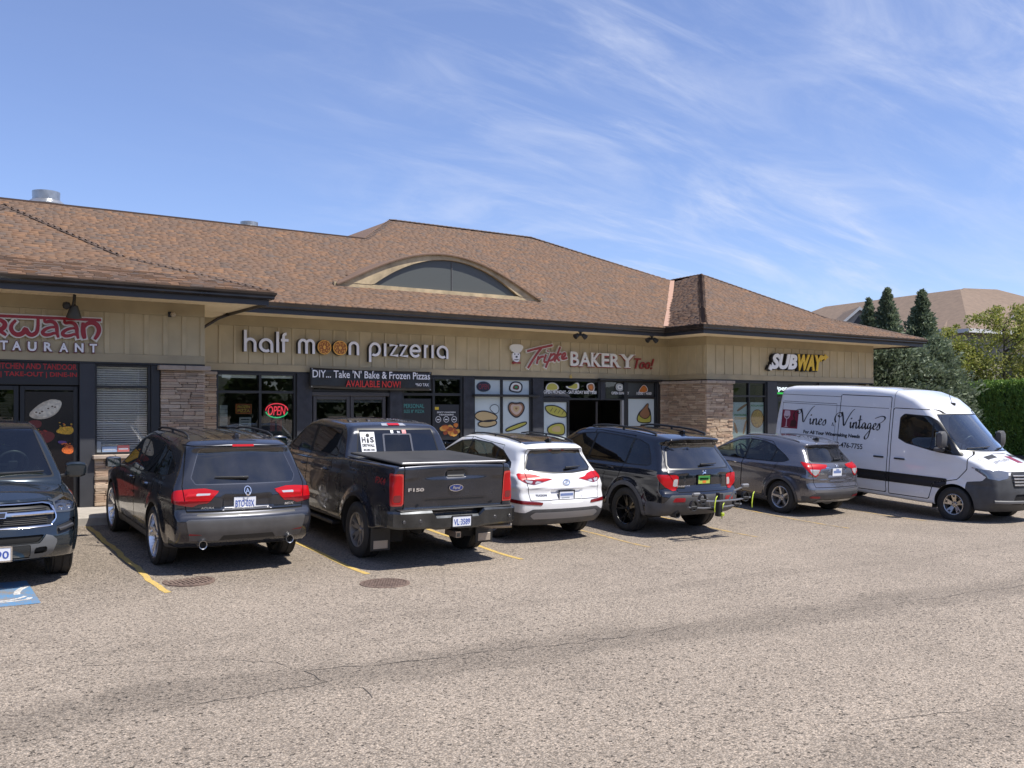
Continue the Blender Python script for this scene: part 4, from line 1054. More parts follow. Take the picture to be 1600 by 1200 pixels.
def hipline(x0, y0, sx, sy, zf, r0, r1, zs=.4): 
    if r0 < 2.2 < r1: hipline(x0, y0, sx, sy, zf, r0, 2.2, zs); hipline(x0, y0, sx, sy, zf, 2.2, r1, zs); return
    caps_line((x0+sx*r0, y0+sy*r0, zf(r0)+.02), (x0+sx*r1, y0+sy*r1, zf(r1)+.02), zs=zs)
hipline(3.33, 5.47, -1, 1, zr, .1, 4.05); hipline(-4.75, 5.47, 1, 1, zr, 3, 4.05)
hipline(26.06, 6.42, -1, 1, zs, .05, 5.16); hipline(15.64, 6.42, 1, 1, zs, .05, 5.16, 1.5)
caps_line((20.85, 11.58, zs(5.16)+.03), (20.85, 13.2, zs(5.16)+.0)); caps_line((16.15, 15.2, 8.22), (10.66, 15.2, 8.22)); caps_line((20.5, 12.64, 6.70), (16.15, 15.2, 8.22)); caps_line((8.95, 13.42, 7.16), (10.66, 15.2, 8.20)); caps_line((-.75, 9.52, zr(4.05)+.03), (-.75, 12.4, zr(4.05)+.03))
b = BB(); b.box(-9, 8.9, 13.34, 13.50, 7.13, 7.17); b.build('ridge_flashing', SHB)
# copper-coloured valley flashing
VAL = mat('tan valley flashing', (.50, .30, .20), .5, .2)
b = BB(); P = [(15.66, 7.92, zm(0)), (17.86, 10.12, zm(2.2)), (20.4, 12.6, zm(4.68))]
for p, q in zip(P[:-1], P[1:]): b.add([(p[0]-.02, p[1]+.06, p[2]+.05), (p[0]+.10, p[1]-.04, p[2]+.05), (q[0]+.10, q[1]-.04, q[2]+.05), (q[0]-.02, q[1]+.06, q[2]+.05), (p[0]+.04, p[1], p[2]-.03), (q[0]+.04, q[1], q[2]-.03)], [(0, 1, 2, 3), (0, 3, 5, 4), (1, 4, 5, 2)])
b.build('valley_flashing', VAL)
# --- eyebrow dormer
def fo(x): t = min(1, abs(x-9.72)/3.35); return 5.235+1.09*(1-t*t)**1.35
def fi(x): t = min(1, abs(x-9.87)/2.22); return 5.38+.80*(1-t*t)
YD = 10.15; dm = BB(); dm.box(6.55, 12.95, YD-.02, YD+.1, 5.20, 5.36); dm_o = dm.build('eyebrow_dormer', mat('weathered tan dormer trim', (.42, .33, .20), .7, noise=(4, .3, 6)))
b = BB(); X = np.linspace(6.62, 12.9, 61); vs = []; fs = []
for x in X: i0 = max(fi(x), 5.36) if abs(x-9.87) < 2.22 else 5.36; o0 = max(fo(x), i0+.0); vs += [(x, YD-.03, i0), (x, YD-.03, o0), (x, YD+.12, o0), (x, YD+.12, i0)]
for i in range(60):
    for k in range(4): fs.append((4*i+k, 4*i+(k+1) % 4, 4*i+4+(k+1) % 4, 4*i+4+k))
b.add(vs, fs); b.build('dormer_arch_trim', mat('weathered tan dormer trim', (0, 0, 0)), dm_o)
b = BB(); vs = []; X = np.linspace(7.66, 12.08, 41)
for x in X: vs += [(x, YD+.05, 5.36), (x, YD+.05, fi(x))]
b.add(vs, [(2*i, 2*i+2, 2*i+3, 2*i+1) for i in range(40)]); b.build('dormer_window', mat('flat grey dormer glass', (.085, .092, .088), .38, spec=.35), dm_o)
b = BB(); b.box(9.96, 9.985, YD+.03, YD+.06, 5.36, 6.16); b.build('mullion', mat('grey mullion', (.10, .10, .10), .5), dm_o)
b = BB(); X = np.linspace(6.6, 12.9, 73); vs = []; Yd = [YD-.10, YD-.02, 11, 12.4]
for x in X:
    for j, y in enumerate(Yd): vs.append((x, y, fo(x)+.03-(.03 if j == 0 else 0)+.02*max(0, y-YD)))
    for j, y in enumerate(Yd[:1]): vs.append((x, y, fo(x)-.035))
fs = []
for i in range(72):
    for j in range(3): fs.append((5*i+j, 5*i+5+j, 5*i+6+j, 5*i+1+j))
    fs.append((5*i+4, 5*i+9, 5*i+5, 5*i))
b.add(vs, fs); b.build('dormer_roof', SHG, dm_o, fixn=False)
# --- shingles: the 300 nearest are pieces, the rest one field (those swallowed by the dormer are skipped)
camv = np.array(cam.location); SA = np.array(SH_ALL); c = SA.mean(1)
infield = ~((c[:, 1] > YD+.05) & (c[:, 1] < 12.3) & (np.abs(c[:, 0]-9.72) < 3.3) & (c[:, 2] < np.array([fo(x) for x in c[:, 0]])))
SA = SA[infield]; c = c[infield]; d = np.linalg.norm(c-camv, axis=1); vis = (c[:, 1] < 9.5) & (c[:, 0] > -2.1); order = np.argsort(np.where(vis, d, d+100)); near = order[:300]; far = order[300:]
Fq = [(0, 1, 2, 3), (3, 2, 4, 5)]; Ft = [(1, 4, 2), (0, 3, 5)]
def addsh(V6): return [L_(v) for v in V6]
for i in near:
    me = bpy.data.meshes.new('shingle'); me.from_pydata(addsh(SA[i]), [], Fq+Ft); me.materials.append(SHG); link('shingle', me, B)
V = (SA[far]-np.array([10, 9, .4])).reshape(-1, 3); n = len(far); base = (np.arange(n)*6)[:, None]
T = np.concatenate([base+np.array(f) for f in ((0, 1, 2), (0, 2, 3), (3, 2, 4), (3, 4, 5), (1, 4, 2), (0, 3, 5))]); link('shingle_field', np_mesh('shingle_field', V, T, SHG), B, kind='stuff')
print('shingles', len(SH_ALL))
# roof ventilators
def vent(x, y, z, r, h, label, nm='roof_ventilator'):
    e = empty(nm, (x, y, z), 0, label, 'roof vent', 'ventilators on the roof'); G_ = mat('galvanised steel', (.42, .43, .44), .35, .8, noise=(6, .2))
    b = MB(); b.lathe([(r*.66, -.4), (r*.7, 0), (r*1.0, h*.25), (r*1.02, h*.42), (r*.72, h*.62)], 28); b.build('housing', G_, e, smooth=True)
    b = MB(); b.lathe([(r*.66, h*.55), (r*.68, h*1.0), (r*.64, h*1.0), (r*.62, h*.7)], 28); b.build('wind_band', G_, e, smooth=True)
    b = MB(); b.rbox(r*.7, r*1.0, -r*.5, -r*.2, h*.05, h*.35, .02); b.build('motor_box', mat('dark vent part', (.05, .045, .04), .6), e)
vent(.63, 14.2, 7.03, .47, .56, 'large round galvanised roof ventilator behind the ridge at the far left'); vent(5.83, 14.4, 7.17, .36, .28, 'low flat round roof ventilator behind the middle of the ridge')
SG = {'HALF': [('h', 3.926, 4.215, 3.478, 3.96), ('a', 4.268, 4.603, 3.471, 3.798), ('l', 4.665, 4.748, 3.48, 3.954), ('f', 4.811, 4.978, 3.486, 3.951), ('m', 5.19, 5.607, 3.474, 3.822), ('O', 5.664, 6.016, 3.464, 3.816), ('O', 6.052, 6.42, 3.46, 3.815), ('n', 6.452, 6.73, 3.48, 3.809), ('p', 6.985, 7.31, 3.326, 3.81), ('i', 7.386, 7.452, 3.476, 3.795), ('z', 7.538, 7.779, 3.471, 3.787), ('z', 7.809, 8.048, 3.466, 3.797), ('e', 8.092, 8.42, 3.467, 3.805), ('r', 8.495, 8.646, 3.468, 3.8), ('i', 8.707, 8.783, 3.473, 3.802), ('a', 8.864, 9.21, 3.464, 3.804)], 'KW': {'bar': [(-1.196, 3.791), (0.506, 3.802)], 'k': [(-1.167, 3.743), (-1.088, 3.714), (-1.03, 3.668), (-1.044, 3.593), (-1.109, 3.552), (-1.088, 3.517), (-1.015, 3.462)], 'w': [(-0.868, 3.729), (-0.937, 3.648), (-0.946, 3.565), (-0.89, 3.489), (-0.809, 3.476), (-0.735, 3.533), (-0.725, 3.597), (-0.683, 3.51), (-0.623, 3.478), (-0.555, 3.516), (-0.525, 3.593), (-0.521, 3.778)], 'a1': [(-0.424, 3.78), (-0.415, 3.713), (-0.335, 3.741), (-0.262, 3.724), (-0.225, 3.65), (-0.222, 3.54), (-0.2, 3.456)], 'a2': [(-0.228, 3.638), (-0.32, 3.637), (-0.412, 3.595), (-0.46, 3.537), (-0.424, 3.493), (-0.335, 3.501), (-0.266, 3.538), (-0.225, 3.519)], 'a3': [(-0.104, 3.777), (-0.095, 3.709), (-0.014, 3.737), (0.062, 3.72), (0.099, 3.645), (0.102, 3.534), (0.124, 3.449)], 'a4': [(0.096, 3.633), (0.002, 3.632), (-0.092, 3.59), (-0.141, 3.531), (-0.104, 3.487), (-0.014, 3.495), (0.057, 3.532), (0.099, 3.513)], 'n1': [(0.204, 3.745), (0.204, 3.559), (0.229, 3.453)], 'n2': [(0.213, 3.654), (0.266, 3.726), (0.353, 3.756), (0.437, 3.722), (0.474, 3.632), (0.453, 3.544), (0.394, 3.45)]}, 'REST': [('S', -1.345, -1.23, 3.234, 3.385), ('T', -1.108, -0.988, 3.215, 3.372), ('A', -0.921, -0.782, 3.21, 3.37), ('U', -0.68, -0.542, 3.205, 3.369), ('R', -0.427, -0.29, 3.21, 3.369), ('A', -0.179, -0.036, 3.205, 3.367), ('N', 0.071, 0.216, 3.21, 3.372), ('T', 0.317, 0.441, 3.213, 3.369)], 'TRANS': [('KITCHEN AND TANDOOR', -1.18, 0.119, 2.891, 2.995), ('558 | TAKE-OUT | DINE-IN', -1.317, 0.119, 2.741, 2.847)], 'TRIP': {'T1': [(11.697, 3.75), (12.002, 3.828), (12.551, 3.944)], 'T2': [(12.191, 3.873), (11.972, 3.64), (11.72, 3.294)], 'r1': [(12.073, 3.629), (12.014, 3.416)], 'r2': [(12.037, 3.522), (12.15, 3.612), (12.251, 3.625)], 'i': [(12.335, 3.685), (12.239, 3.47), (12.359, 3.473)], 'dot': [(12.394, 3.793), (12.382, 3.764)], 'p1': [(12.515, 3.72), (12.311, 3.317)], 'p2': [(12.467, 3.631), (12.599, 3.723), (12.66, 3.662), (12.551, 3.527), (12.407, 3.513)], 'k1': [(12.819, 3.906), (12.612, 3.49)], 'k2': [(12.855, 3.731), (12.672, 3.628), (12.794, 3.515)], 'e': [(12.88, 3.605), (13.015, 3.688), (12.978, 3.755), (12.88, 3.693), (12.868, 3.556), (13.064, 3.611)]}, 'BAK': [('B', 13.176, 13.501, 3.392, 3.797), ('A', 13.501, 13.92, 3.391, 3.789), ('K', 13.92, 14.295, 3.391, 3.788), ('E', 14.308, 14.61, 3.39, 3.784), ('R', 14.623, 15.009, 3.389, 3.781), ('Y', 15.009, 15.566, 3.39, 3.781)], 'TOO': [('Too!', 15.579, 16.347, 3.365, 3.688)], 'CHEF': [(11.122, 3.918), (11.581, 3.366), (11.35, 3.644), (11.248, 3.358), (11.506, 3.388), (11.35, 3.738)], 'SUB': [('SUB', 19.652, 20.847, 3.405, 3.881), ('WAY', 20.882, 22.1, 3.388, 3.898)], 'SUBA': [[(19.527, 3.41), (19.602, 3.547), (19.652, 3.492), (19.845, 3.485), (19.803, 3.406), (19.685, 3.414), (19.652, 3.357)], [(21.945, 3.773), (22.036, 3.863), (22.201, 3.886), (22.201, 3.933), (22.376, 3.844), (22.183, 3.733), (22.183, 3.791), (22.082, 3.765), (22.009, 3.687)]], 'BANNER': [(5.466, 3.155), (8.698, 3.123), (8.698, 2.645), (5.457, 2.684)], 'BANT': [("DIY... Take 'N' Bake & Frozen Pizzas", 5.523, 8.637, 2.924, 3.107), ('AVAILABLE NOW!', 6.361, 7.811, 2.712, 2.874), ('*NO TAX', 8.227, 8.601, 2.756, 2.835)], 'NEON': [('OPEN', 4.526, 5.008, 2.056, 2.234)], 'NEONE': [(4.768, 2.153), (5.029, 2.153), (4.768, 2.315)], 'MISC3': {'frozen': [(3.816, 2.305), (4.178, 2.082)], 'menu': [(3.896, 2.004), (4.17, 1.695)], 'redmenu': [(4.58, 1.972), (4.923, 1.644)], 'boxes': [(3.481, 2.28), (3.638, 1.8)], 'pers': [(8.023, 2.316), (8.597, 2.112)], 'chick': [(8.851, 2.304), (9.634, 1.394)], 'strip1': [(3.501, 2.998), (4.28, 2.934)], 'strip2': [(4.374, 3.008), (5.17, 2.939)], 'd1': [(5.634, 2.462), (6.46, 2.392)], 'd2': [(6.611, 2.46), (7.441, 2.388)], 's3': [(8.826, 3.007), (9.591, 2.958)]}, 'BKS': {'croi1': [(10.091, 1.986), (10.167, 2.096), (10.375, 2.142), (10.623, 2.095), (10.83, 2.001), (10.808, 1.898), (10.54, 1.844), (10.238, 1.879)], 'croi2': [(10.21, 1.833), (10.43, 1.877), (10.707, 1.899), (10.819, 1.842), (10.774, 1.758), (10.485, 1.696), (10.232, 1.735)], 'chefhat': [(10.679, 2.095), (10.568, 2.203), (10.651, 2.296), (10.791, 2.31), (10.886, 2.217), (10.847, 2.085), (10.763, 2.062)], 'heart': [(11.433, 1.932), (11.215, 2.084), (11.158, 2.25), (11.243, 2.368), (11.433, 2.331), (11.618, 2.37), (11.717, 2.236), (11.63, 2.059)], 'pin': [(11.073, 1.66), (11.112, 1.556), (11.793, 1.757), (11.764, 1.867)], 'loaf1': [(12.375, 2.236), (12.507, 2.29), (12.811, 2.276), (13.12, 2.129), (13.169, 1.956), (12.873, 1.957), (12.507, 2.057)], 'loaf2': [(12.507, 1.692), (12.75, 1.787), (13.027, 1.784), (13.089, 1.636), (13.058, 1.439), (12.537, 1.496), (12.477, 1.595)], 'cup': [(15.762, 1.785), (15.797, 2.02), (16.02, 2.202), (16.196, 2.255), (16.302, 2.123), (16.337, 1.86), (16.288, 1.765)], 'cuptop': [(15.797, 2.02), (16.02, 2.202), (16.16, 2.344), (16.231, 2.344), (16.196, 2.202), (16.316, 2.007), (16.09, 1.861)], 'open': [(10.167, 2.78), (10.607, 2.786), (10.386, 2.913), (10.386, 2.644)], 'p1': [(11.186, 2.699), (11.272, 2.913), (11.531, 2.917), (11.647, 2.823), (11.589, 2.632), (11.329, 2.653)], 'b1': [(12.357, 2.76), (12.447, 2.907), (12.689, 2.935), (12.86, 2.815), (12.811, 2.692), (12.387, 2.688)], 'b2': [(13.045, 2.842), (13.244, 2.82), (13.432, 2.947), (13.571, 2.924), (13.558, 2.7), (13.12, 2.745)], 'b3': [(13.78, 2.878), (14.005, 2.956), (14.134, 2.883), (14.102, 2.64), (13.876, 2.678)], 'b4': [(14.911, 2.894), (15.092, 2.958), (15.275, 2.873), (15.262, 2.718), (14.958, 2.7)], 'b5': [(15.776, 2.645), (15.88, 2.829), (16.055, 2.947), (16.231, 2.781), (16.16, 2.659)]}, 'BKT': [('OPEN MONDAY - SATURDAY 8:00 - 5:00', 12.312, 14.183, 2.612, 2.706), ('OPEN SUNDAY', 14.741, 15.414, 2.608, 2.69), ('10:00 - 4:00', 15.71, 16.297, 2.605, 2.689)], 'SIX': [('6', 13.188, 13.276, 3.045, 3.153)], 'SUBW': {'post1': [(18.201, 2.386), (18.853, 1.396)], 'post2': [(18.975, 2.389), (19.625, 1.461)], 'brd': [(18.407, 2.09), (18.38, 2.167), (18.811, 2.369), (18.839, 2.301)], 'l1': [(18.242, 1.786), (18.324, 1.452), (18.449, 1.459), (18.311, 1.786)], 'l2': [(18.755, 1.859), (18.839, 1.839), (18.699, 1.427), (18.621, 1.428)], 'pizza': [(19.279, 1.894), (19.567, 1.892), (19.279, 2.176)]}, 'SUBT': [('FOOTLONG', 18.272, 18.8, 1.975, 2.037), ('COOKIES', 18.286, 18.8, 1.87, 1.937), ('FOOTLONG NEW', 18.997, 19.555, 2.259, 2.312)], 'OPENS': [('Open', 19.931, 20.615, 2.71, 2.909)], 'OPENU': [(19.931, 2.697), (20.615, 2.644)], 'RD': {'naan': [(-0.67, 2.089), (-0.553, 2.22), (-0.435, 2.314), (-0.264, 2.379), (-0.143, 2.334), (-0.126, 2.239), (-0.212, 2.099), (-0.384, 2.013), (-0.57, 2.014)], 'shred': [(-0.247, 1.784), (-0.126, 1.878), (0.066, 1.883), (0.066, 1.742), (-0.091, 1.736)], 'orange': [(-0.143, 1.479), (-0.021, 1.552), (0.066, 1.539), (0.066, 1.385), (-0.091, 1.39)], 'purple': [(-0.195, 1.632), (-0.039, 1.617), (-0.056, 1.572), (-0.178, 1.574)], 'pic': [(-0.697, 2.481), (0.077, 0.841)], 'bowl': [(-0.67, 1.996), (-0.435, 1.994), (-0.468, 1.844), (-0.637, 1.883)], 'stick1': [(0.421, 1.6), (0.53, 1.384)], 'stick2': [(0.548, 1.501), (0.804, 1.389)], 'stick3': [(0.811, 1.522), (1.019, 1.391)]}, 'LAMP': [(0.004, 4.178), (-0.08, 3.979), (0.004, 3.833), (0.004, 3.934)], 'L2': [(12.772, 4.231), (15.353, 4.227)], 'CAM': [(1.761, 3.977)]}
# ---------------------------------------------------------------- signs
WLET = mat('white acrylic letter face', (.80, .79, .82), .35, noise=(5, .04)); BLET = mat('black letter return', (.012, .012, .014), .4)
REDS = mat('deep red sign face', (.30, .008, .015), .35); MAR = mat('maroon letter edge', (.12, .01, .02), .4); CRM = mat('cream letter face', (.72, .70, .64), .4)
def letter_strokes(ch, x0, x1, z0, z1, w):
    h = z1-z0; xw = x1-x0; hw = w/2; L = x0+hw; Rr = x1-hw; cx = (L+Rr)/2; rx = (Rr-L)/2; o = []
    if ch == 'h': xh = z0+h*.66; r = min(rx, (xh-z0)*.5); o = [[(L, z0), (L, z1)], [(L, xh-r*1.2)]+arc(cx, xh-hw-r, rx, r, 170, 0, 12)+[(Rr, z0)]]
    elif ch == 'l': o = [[(cx, z0), (cx, z1)]]
    elif ch == 'i': o = [[(cx, z0), (cx, z1)]]
    elif ch == 'f': o = [[(L, z0), (L, z1-h*.22)]+arc(L+rx*1.3, z1-h*.2-hw*.2, rx*1.3, h*.2-hw, 180, 85, 8), [(x0-w*.4, z0+h*.60), (x1-w*.2, z0+h*.60)]]
    elif ch == 'a': cz = (z0+z1)/2; rz_ = (z1-z0)/2-hw; p = arc(cx, cz, rx, rz_, -58, -360, 26); o = [p+[(Rr, z0)]]
    elif ch == 'n': o = [[(L, z0)]+[(L, z1-hw-rx*.9)]+arc(cx, z1-hw-rx*.9, rx, rx*.9, 178, 0, 14)+[(Rr, z0)]]
    elif ch == 'm':
        q = (Rr-L)/2; r = q/2
        for k in (0, 1): a = L+q*k; o.append([(a, z0), (a, z1-hw-r)]+arc(a+r, z1-hw-r, r, r, 178, 0, 10)+[(a+q, z0)])
    elif ch == 'p': xh = z0+h*.28; cz = (xh+z1)/2; rz_ = (z1-xh)/2-hw; p = arc(cx, cz, rx, rz_, -122, 180, 26); o = [p+[(L, z0)]]
    elif ch == 'z': o = [[(x0, z1-hw), (Rr, z1-hw), (L, z0+hw), (x1, z0+hw)]]
    elif ch == 'e': cz = (z0+z1)/2; rz_ = (z1-z0)/2-hw; o = [[(L, cz), (Rr, cz)]+arc(cx, cz, rx, rz_, 0, 320, 26)]
    elif ch == 'r': o = [[(L, z0), (L, z1)], arc(L+rx*1.6, z1-hw-rx*1.4, rx*1.6, rx*1.4, 178, 75, 8)]
    return o
root = empty('pizzeria_sign', (6.6, 9.08, 3.7), 0, 'half moon pizzeria sign in pale rounded letters with two pizza discs', 'sign'); 
class SB(MB):
    def __init__(s, root): MB.__init__(s); s.r = root; s.o = root.location.copy()
    def build(s, name, m, parent=None, **k):
        s.v = [tuple(Vector(v)-s.o) for v in s.v]; return MB.build(s, name, m, parent or s.r, **k)
PZ = mat('gold pizza face', (.85, .46, .08), .5, noise=(28, .35)); PZD = mat('red brown pizza line', (.34, .09, .02), .5)
for (ch, x0, x1, z0, z1) in SG['HALF']:
    w = .068
    if ch == 'O':
        cx, cz, rx, rz = (x0+x1)/2, (z0+z1)/2, (x1-x0)/2, (z1-z0)/2; b = SB(root); b.prism([(cx+rx*math.cos(t), cz+rz*math.sin(t)) for t in [i*PI/16 for i in range(32)]], 9.06, 9.18); o = b.build('pizza_disc', [BLET]); b = SB(root); b.prism([(cx+rx*.97*math.cos(t), cz+rz*.97*math.sin(t)) for t in [i*PI/16 for i in range(32)]], 9.052, 9.059); b.build('disc_face', PZ, parent=None)
        b = SB(root); stroke(b, arc(cx, cz, rx*.80, rz*.80, 0, 360, 28)[:-1], .012, 9.045, 9.052, closed=True); stroke(b, arc(cx, cz, rx*.28, rz*.28, 0, 360, 20)[:-1], .016, 9.045, 9.052, closed=True)
        for k in range(8): t = k*PI/4+.2; stroke(b, [(cx+rx*.25*math.cos(t), cz+rz*.25*math.sin(t)), (cx+rx*.8*math.cos(t+.25), cz+rz*.8*math.sin(t+.25))], .014, 9.045, 9.052); stroke(b, arc(cx+rx*.55*math.cos(t+.35), cz+rz*.55*math.sin(t+.35), .03, .03, 0, 360, 8)[:-1], .012, 9.045, 9.052, closed=True)
        b.build('disc_pattern', PZD); continue
    b = SB(root); f = SB(root)
    for st in letter_strokes(ch, x0, x1, z0, z1, w): stroke(b, st, w, 9.07, 9.18); stroke(f, st, w*.92, 9.058, 9.069)
    o = b.build('letter', BLET); f.build('letter_face', WLET, parent=root)
# restaurant sign
root = empty('restaurant_sign', (-.6, 6.62, 3.6), 0, 'red and cream restaurant sign with hanging-bar script above STAURANT at the far left', 'sign')
W1 = dict(bar=.05, k=.07, w=.075, a1=.06, a2=.055, a3=.06, a4=.055, n1=.075, n2=.075); bo = SB(root); bo.cur = 0
def dense(p, it=2): return smooth_path(p, it)
for k, p in SG['KW'].items():
    q = dense(p) if len(p) > 2 else p; b = SB(root); stroke(b, q, W1[k]+.042, 6.615, 6.68, ext=.022); b.build('letter_outline', CRM)
for i, (k, p) in enumerate(SG['KW'].items()):
    q = dense(p) if len(p) > 2 else p; n = len(q); ws = W1[k] if len(p) == 2 else [W1[k]*(.55+.55*math.sin(PI*(j+.5)/n)) for j in range(n)]
    b = SB(root); stroke(b, q, ws, 6.602-.001*i, 6.6145); b.build('letter_fill', REDS)
for (ch, x0, x1, z0, z1) in SG['REST']:
    V, F = text_geo(ch, x0, x1, z0, z1, .05, bold=.035); V[:, 1] += 6.63; b = SB(root); b.add(V.tolist(), F); b.build('small_letter', WLET, fixn=False)
    V, F = text_geo(ch, x0-.012, x1+.016, z0-.018, z1+.010, .04, bold=.06); V[:, 1] += 6.635; b = SB(root); b.add(V.tolist(), F); b.build('small_letter_edge', MAR, fixn=False)
RTX = mat('red vinyl lettering', (.42, .012, .012), .4)
tp = [o for o in B.children if o.name.startswith('transom_panel')][0]
def ontext(rows, y, m, parent, name='lettering', **k):
    for (s, x0, x1, z0, z1) in rows:
        V, F = text_geo(s, x0, x1, z0, z1, .003, **k); V[:, 1] += y; b = BB(); b.add(V.tolist(), F); b.build(name, m, parent, fixn=False)
ontext(SG['TRANS'], 6.712, RTX, tp, bold=.02)
# bakery sign
root = empty('bakery_sign', (13.8, 9.1, 3.6), 0, 'bakery sign with red script, white serif capitals and a chef figure', 'sign')
RS = mat('brick red sign face', (.30, .035, .03), .4)
for k, p in SG['TRIP'].items():
    q = dense(p) if len(p) > 2 else p; b = SB(root); stroke(b, q, .105, 9.115, 9.19, ext=.02); b.build('letter_outline', CRM); b = SB(root); stroke(b, q, .062, 9.10, 9.1145); b.build('letter_fill', RS)
for (ch, x0, x1, z0, z1) in SG['BAK']:
    for dxx, dz, yy, m_, nm, bo_ in ((.0, 0, 9.10, CRM, 'letter', .02), (.022, -.022, 9.125, RS, 'letter_edge', .045)):
        V, F = text_geo(ch, x0+dxx, x1+dxx-.02, z0+dz, z1+dz, .04, bold=bo_); V[:, 1] += yy; b = SB(root); b.add(V.tolist(), F)
        t = .022; y0, y1 = yy, yy+.04; W_2 = (x1-x0)
        feet = {'B': [(0, .3, 0), (0, .3, 1)], 'A': [(-.08, .3, 0), (.7, 1.08, 0)], 'K': [(-.05, .35, 0), (.7, 1.08, 0), (-.05, .35, 1), (.68, 1.05, 1)], 'E': [(-.06, .4, 0), (-.06, .4, 1)], 'R': [(-.05, .35, 0), (.7, 1.08, 0), (-.05, .35, 1)], 'Y': [(.28, .72, 0), (-.08, .3, 1), (.7, 1.08, 1)]}[ch]
        for (a, c, top) in feet: zz = (z1-t) if top else z0; b.box(x0+dxx+a*W_2*.97, x0+dxx+c*W_2*.97, y0+.001, y1, zz+dz, zz+t+dz)
        b.build(nm, m_, fixn=False)
for (s, x0, x1, z0, z1) in SG['TOO']: V, F = text_geo(s, x0, x1, z0, z1, .04, shear=.35, bold=.01); V[:, 1] += 9.12; b = SB(root); b.add(V.tolist(), F); b.build('letter', RS, fixn=False)
(cx0, cz1), (cx1, cz0) = SG['CHEF'][0], SG['CHEF'][1]; cw, chh = cx1-cx0, cz1-cz0; P = lambda u, v: (cx0+u*cw, cz0+v*chh)
def blob(pts, y0, y1, m, nm, it=2): b = SB(root); b.prism(smooth_path([P(*p) for p in pts], it, True), y0, y1); b.build(nm, m)
blob([(.05, .75), (.0, .9), (.2, 1), (.5, 1.02), (.85, 1), (1.0, .88), (.88, .75), (.75, .6), (.3, .6)], 9.10, 9.16, CRM, 'chef_hat'); blob([(.22, .62), (.2, .35), (.35, .15), (.6, .12), (.75, .35), (.74, .62)], 9.105, 9.16, WLET, 'chef_face')
blob([(.2, .02), (.45, .10), (.8, .05), (.75, .18), (.5, .13), (.25, .2)], 9.095, 9.15, RS, 'chef_scarf'); blob([(.42, .36), (.56, .36), (.56, .44), (.42, .44)], 9.098, 9.106, BLET, 'chef_nose', 1)
blob([(.33, .5), (.39, .5), (.39, .56), (.33, .56)], 9.098, 9.106, BLET, 'chef_eye', 1); blob([(.58, .5), (.64, .5), (.64, .56), (.58, .56)], 9.098, 9.106, BLET, 'chef_eye', 1); blob([(.25, .28), (.5, .22), (.7, .3), (.5, .27)], 9.096, 9.1, BLET, 'chef_moustache', 1)
# sandwich shop sign
root = empty('sandwich_shop_sign', (21.1, 7.5, 3.6), 0, 'white and yellow italic arrow lettering on the right-hand wing above the van', 'sign')
YL = mat('yellow letter face', (.72, .46, .01), .35); WH2 = mat('white letter face', (.85, .85, .85), .35)
for (s, x0, x1, z0, z1), m_ in zip(SG['SUB'], (WH2, YL)):
    V, F = text_geo(s, x0, x1, z0, z1, .02, bold=.05, shear=.25); V[:, 1] += 7.50; b = SB(root); b.add(V.tolist(), F); b.build('lettering', m_, fixn=False)
    V, F = text_geo(s, x0-.045, x1+.0, z0-.03, z1+.015, .11, bold=.065, shear=.25); V[:, 1] += 7.525; b = SB(root); b.add(V.tolist(), F); b.build('lettering_return', BLET, fixn=False)
for p, m_ in zip(SG['SUBA'], (WH2, YL)): b = SB(root); b.prism(p, 7.495, 7.53); b.build('arrow', m_); b = SB(root); b.prism([(a-.04, c-.02) for a, c in p], 7.535, 7.63); b.build('arrow_return', BLET)
# banner
root = empty('banner', (7.08, 9.0, 2.9), 0, 'black vinyl banner for take and bake pizzas tied above the pizzeria doors', 'banner')
b = SB(root); (a0, a1), (b0, b1), (c0, c1), (d0, d1) = SG['BANNER']; n = 32; vs = []; fs = []
for i in range(n+1):
    t = i/n
    for j in range(7):
        s_ = j/6; x = (a0+(b0-a0)*t)*(1-s_)+(d0+(c0-d0)*t)*s_; z = (a1+(b1-a1)*t-.02*math.sin(PI*t))*(1-s_)+(d1+(c1-d1)*t-.012*math.sin(PI*t))*s_
        y = 9.03+.012*math.sin(t*40+s_*3)*s_+.02*math.exp(-((t-.1)/.08)**2-((s_-.75)/.25)**2)*math.sin(s_*14+t*50); vs.append((x, y, z))
for i in range(n):
    for j in range(6): fs.append((i*7+j, i*7+j+1, i*7+j+8, i*7+j+7))
b.add(vs, fs); o = b.build('banner_sheet', mat('black banner vinyl', (.014, .014, .015), .3, noise=(3, .1)), smooth=True, fixn=False); md = o.modifiers.new('thickness', 'SOLIDIFY'); md.thickness = .004
for (s, x0, x1, z0, z1), m_ in zip(SG['BANT'], (WLET, mat('bright red print', (.62, .03, .02), .4), WLET)):
    V, F = text_geo(s, x0, x1, z0, z1, .002, bold=.01); V[:, 1] += 8.998; b = SB(root); b.add(V.tolist(), F); b.build('print', m_, fixn=False)
for (x, z) in ((a0+.05, a1-.03), (b0-.05, b1-.03), (c0-.05, c1+.03), (d0+.05, d1+.03), ((a0+b0)/2, (a1+b1)/2-.04)): b = SB(root); b.lathe([(0, .006), (.012, .006), (.015, 0)], 10, Matrix.Translation((x, 9.01, z)) @ Matrix.Rotation(PI/2, 4, 'X')); b.build('grommet', SILV)
# '6' house number
V, F = text_geo('6', *SG['SIX'][0][1:], .02, bold=.03); b = MB(); V[:, 1] += 9.15; b.add([tuple(Vector(v)-Vector((13.1, 9.1, 3.1))) for v in V], F); o = b.build('house_number', mat('brass number', (.55, .36, .10), .3, .8), loc=(13.1, 9.1, 3.1), fixn=False); tag(o, 'small brass number 6 on the trim above the bakery door', 'house number')
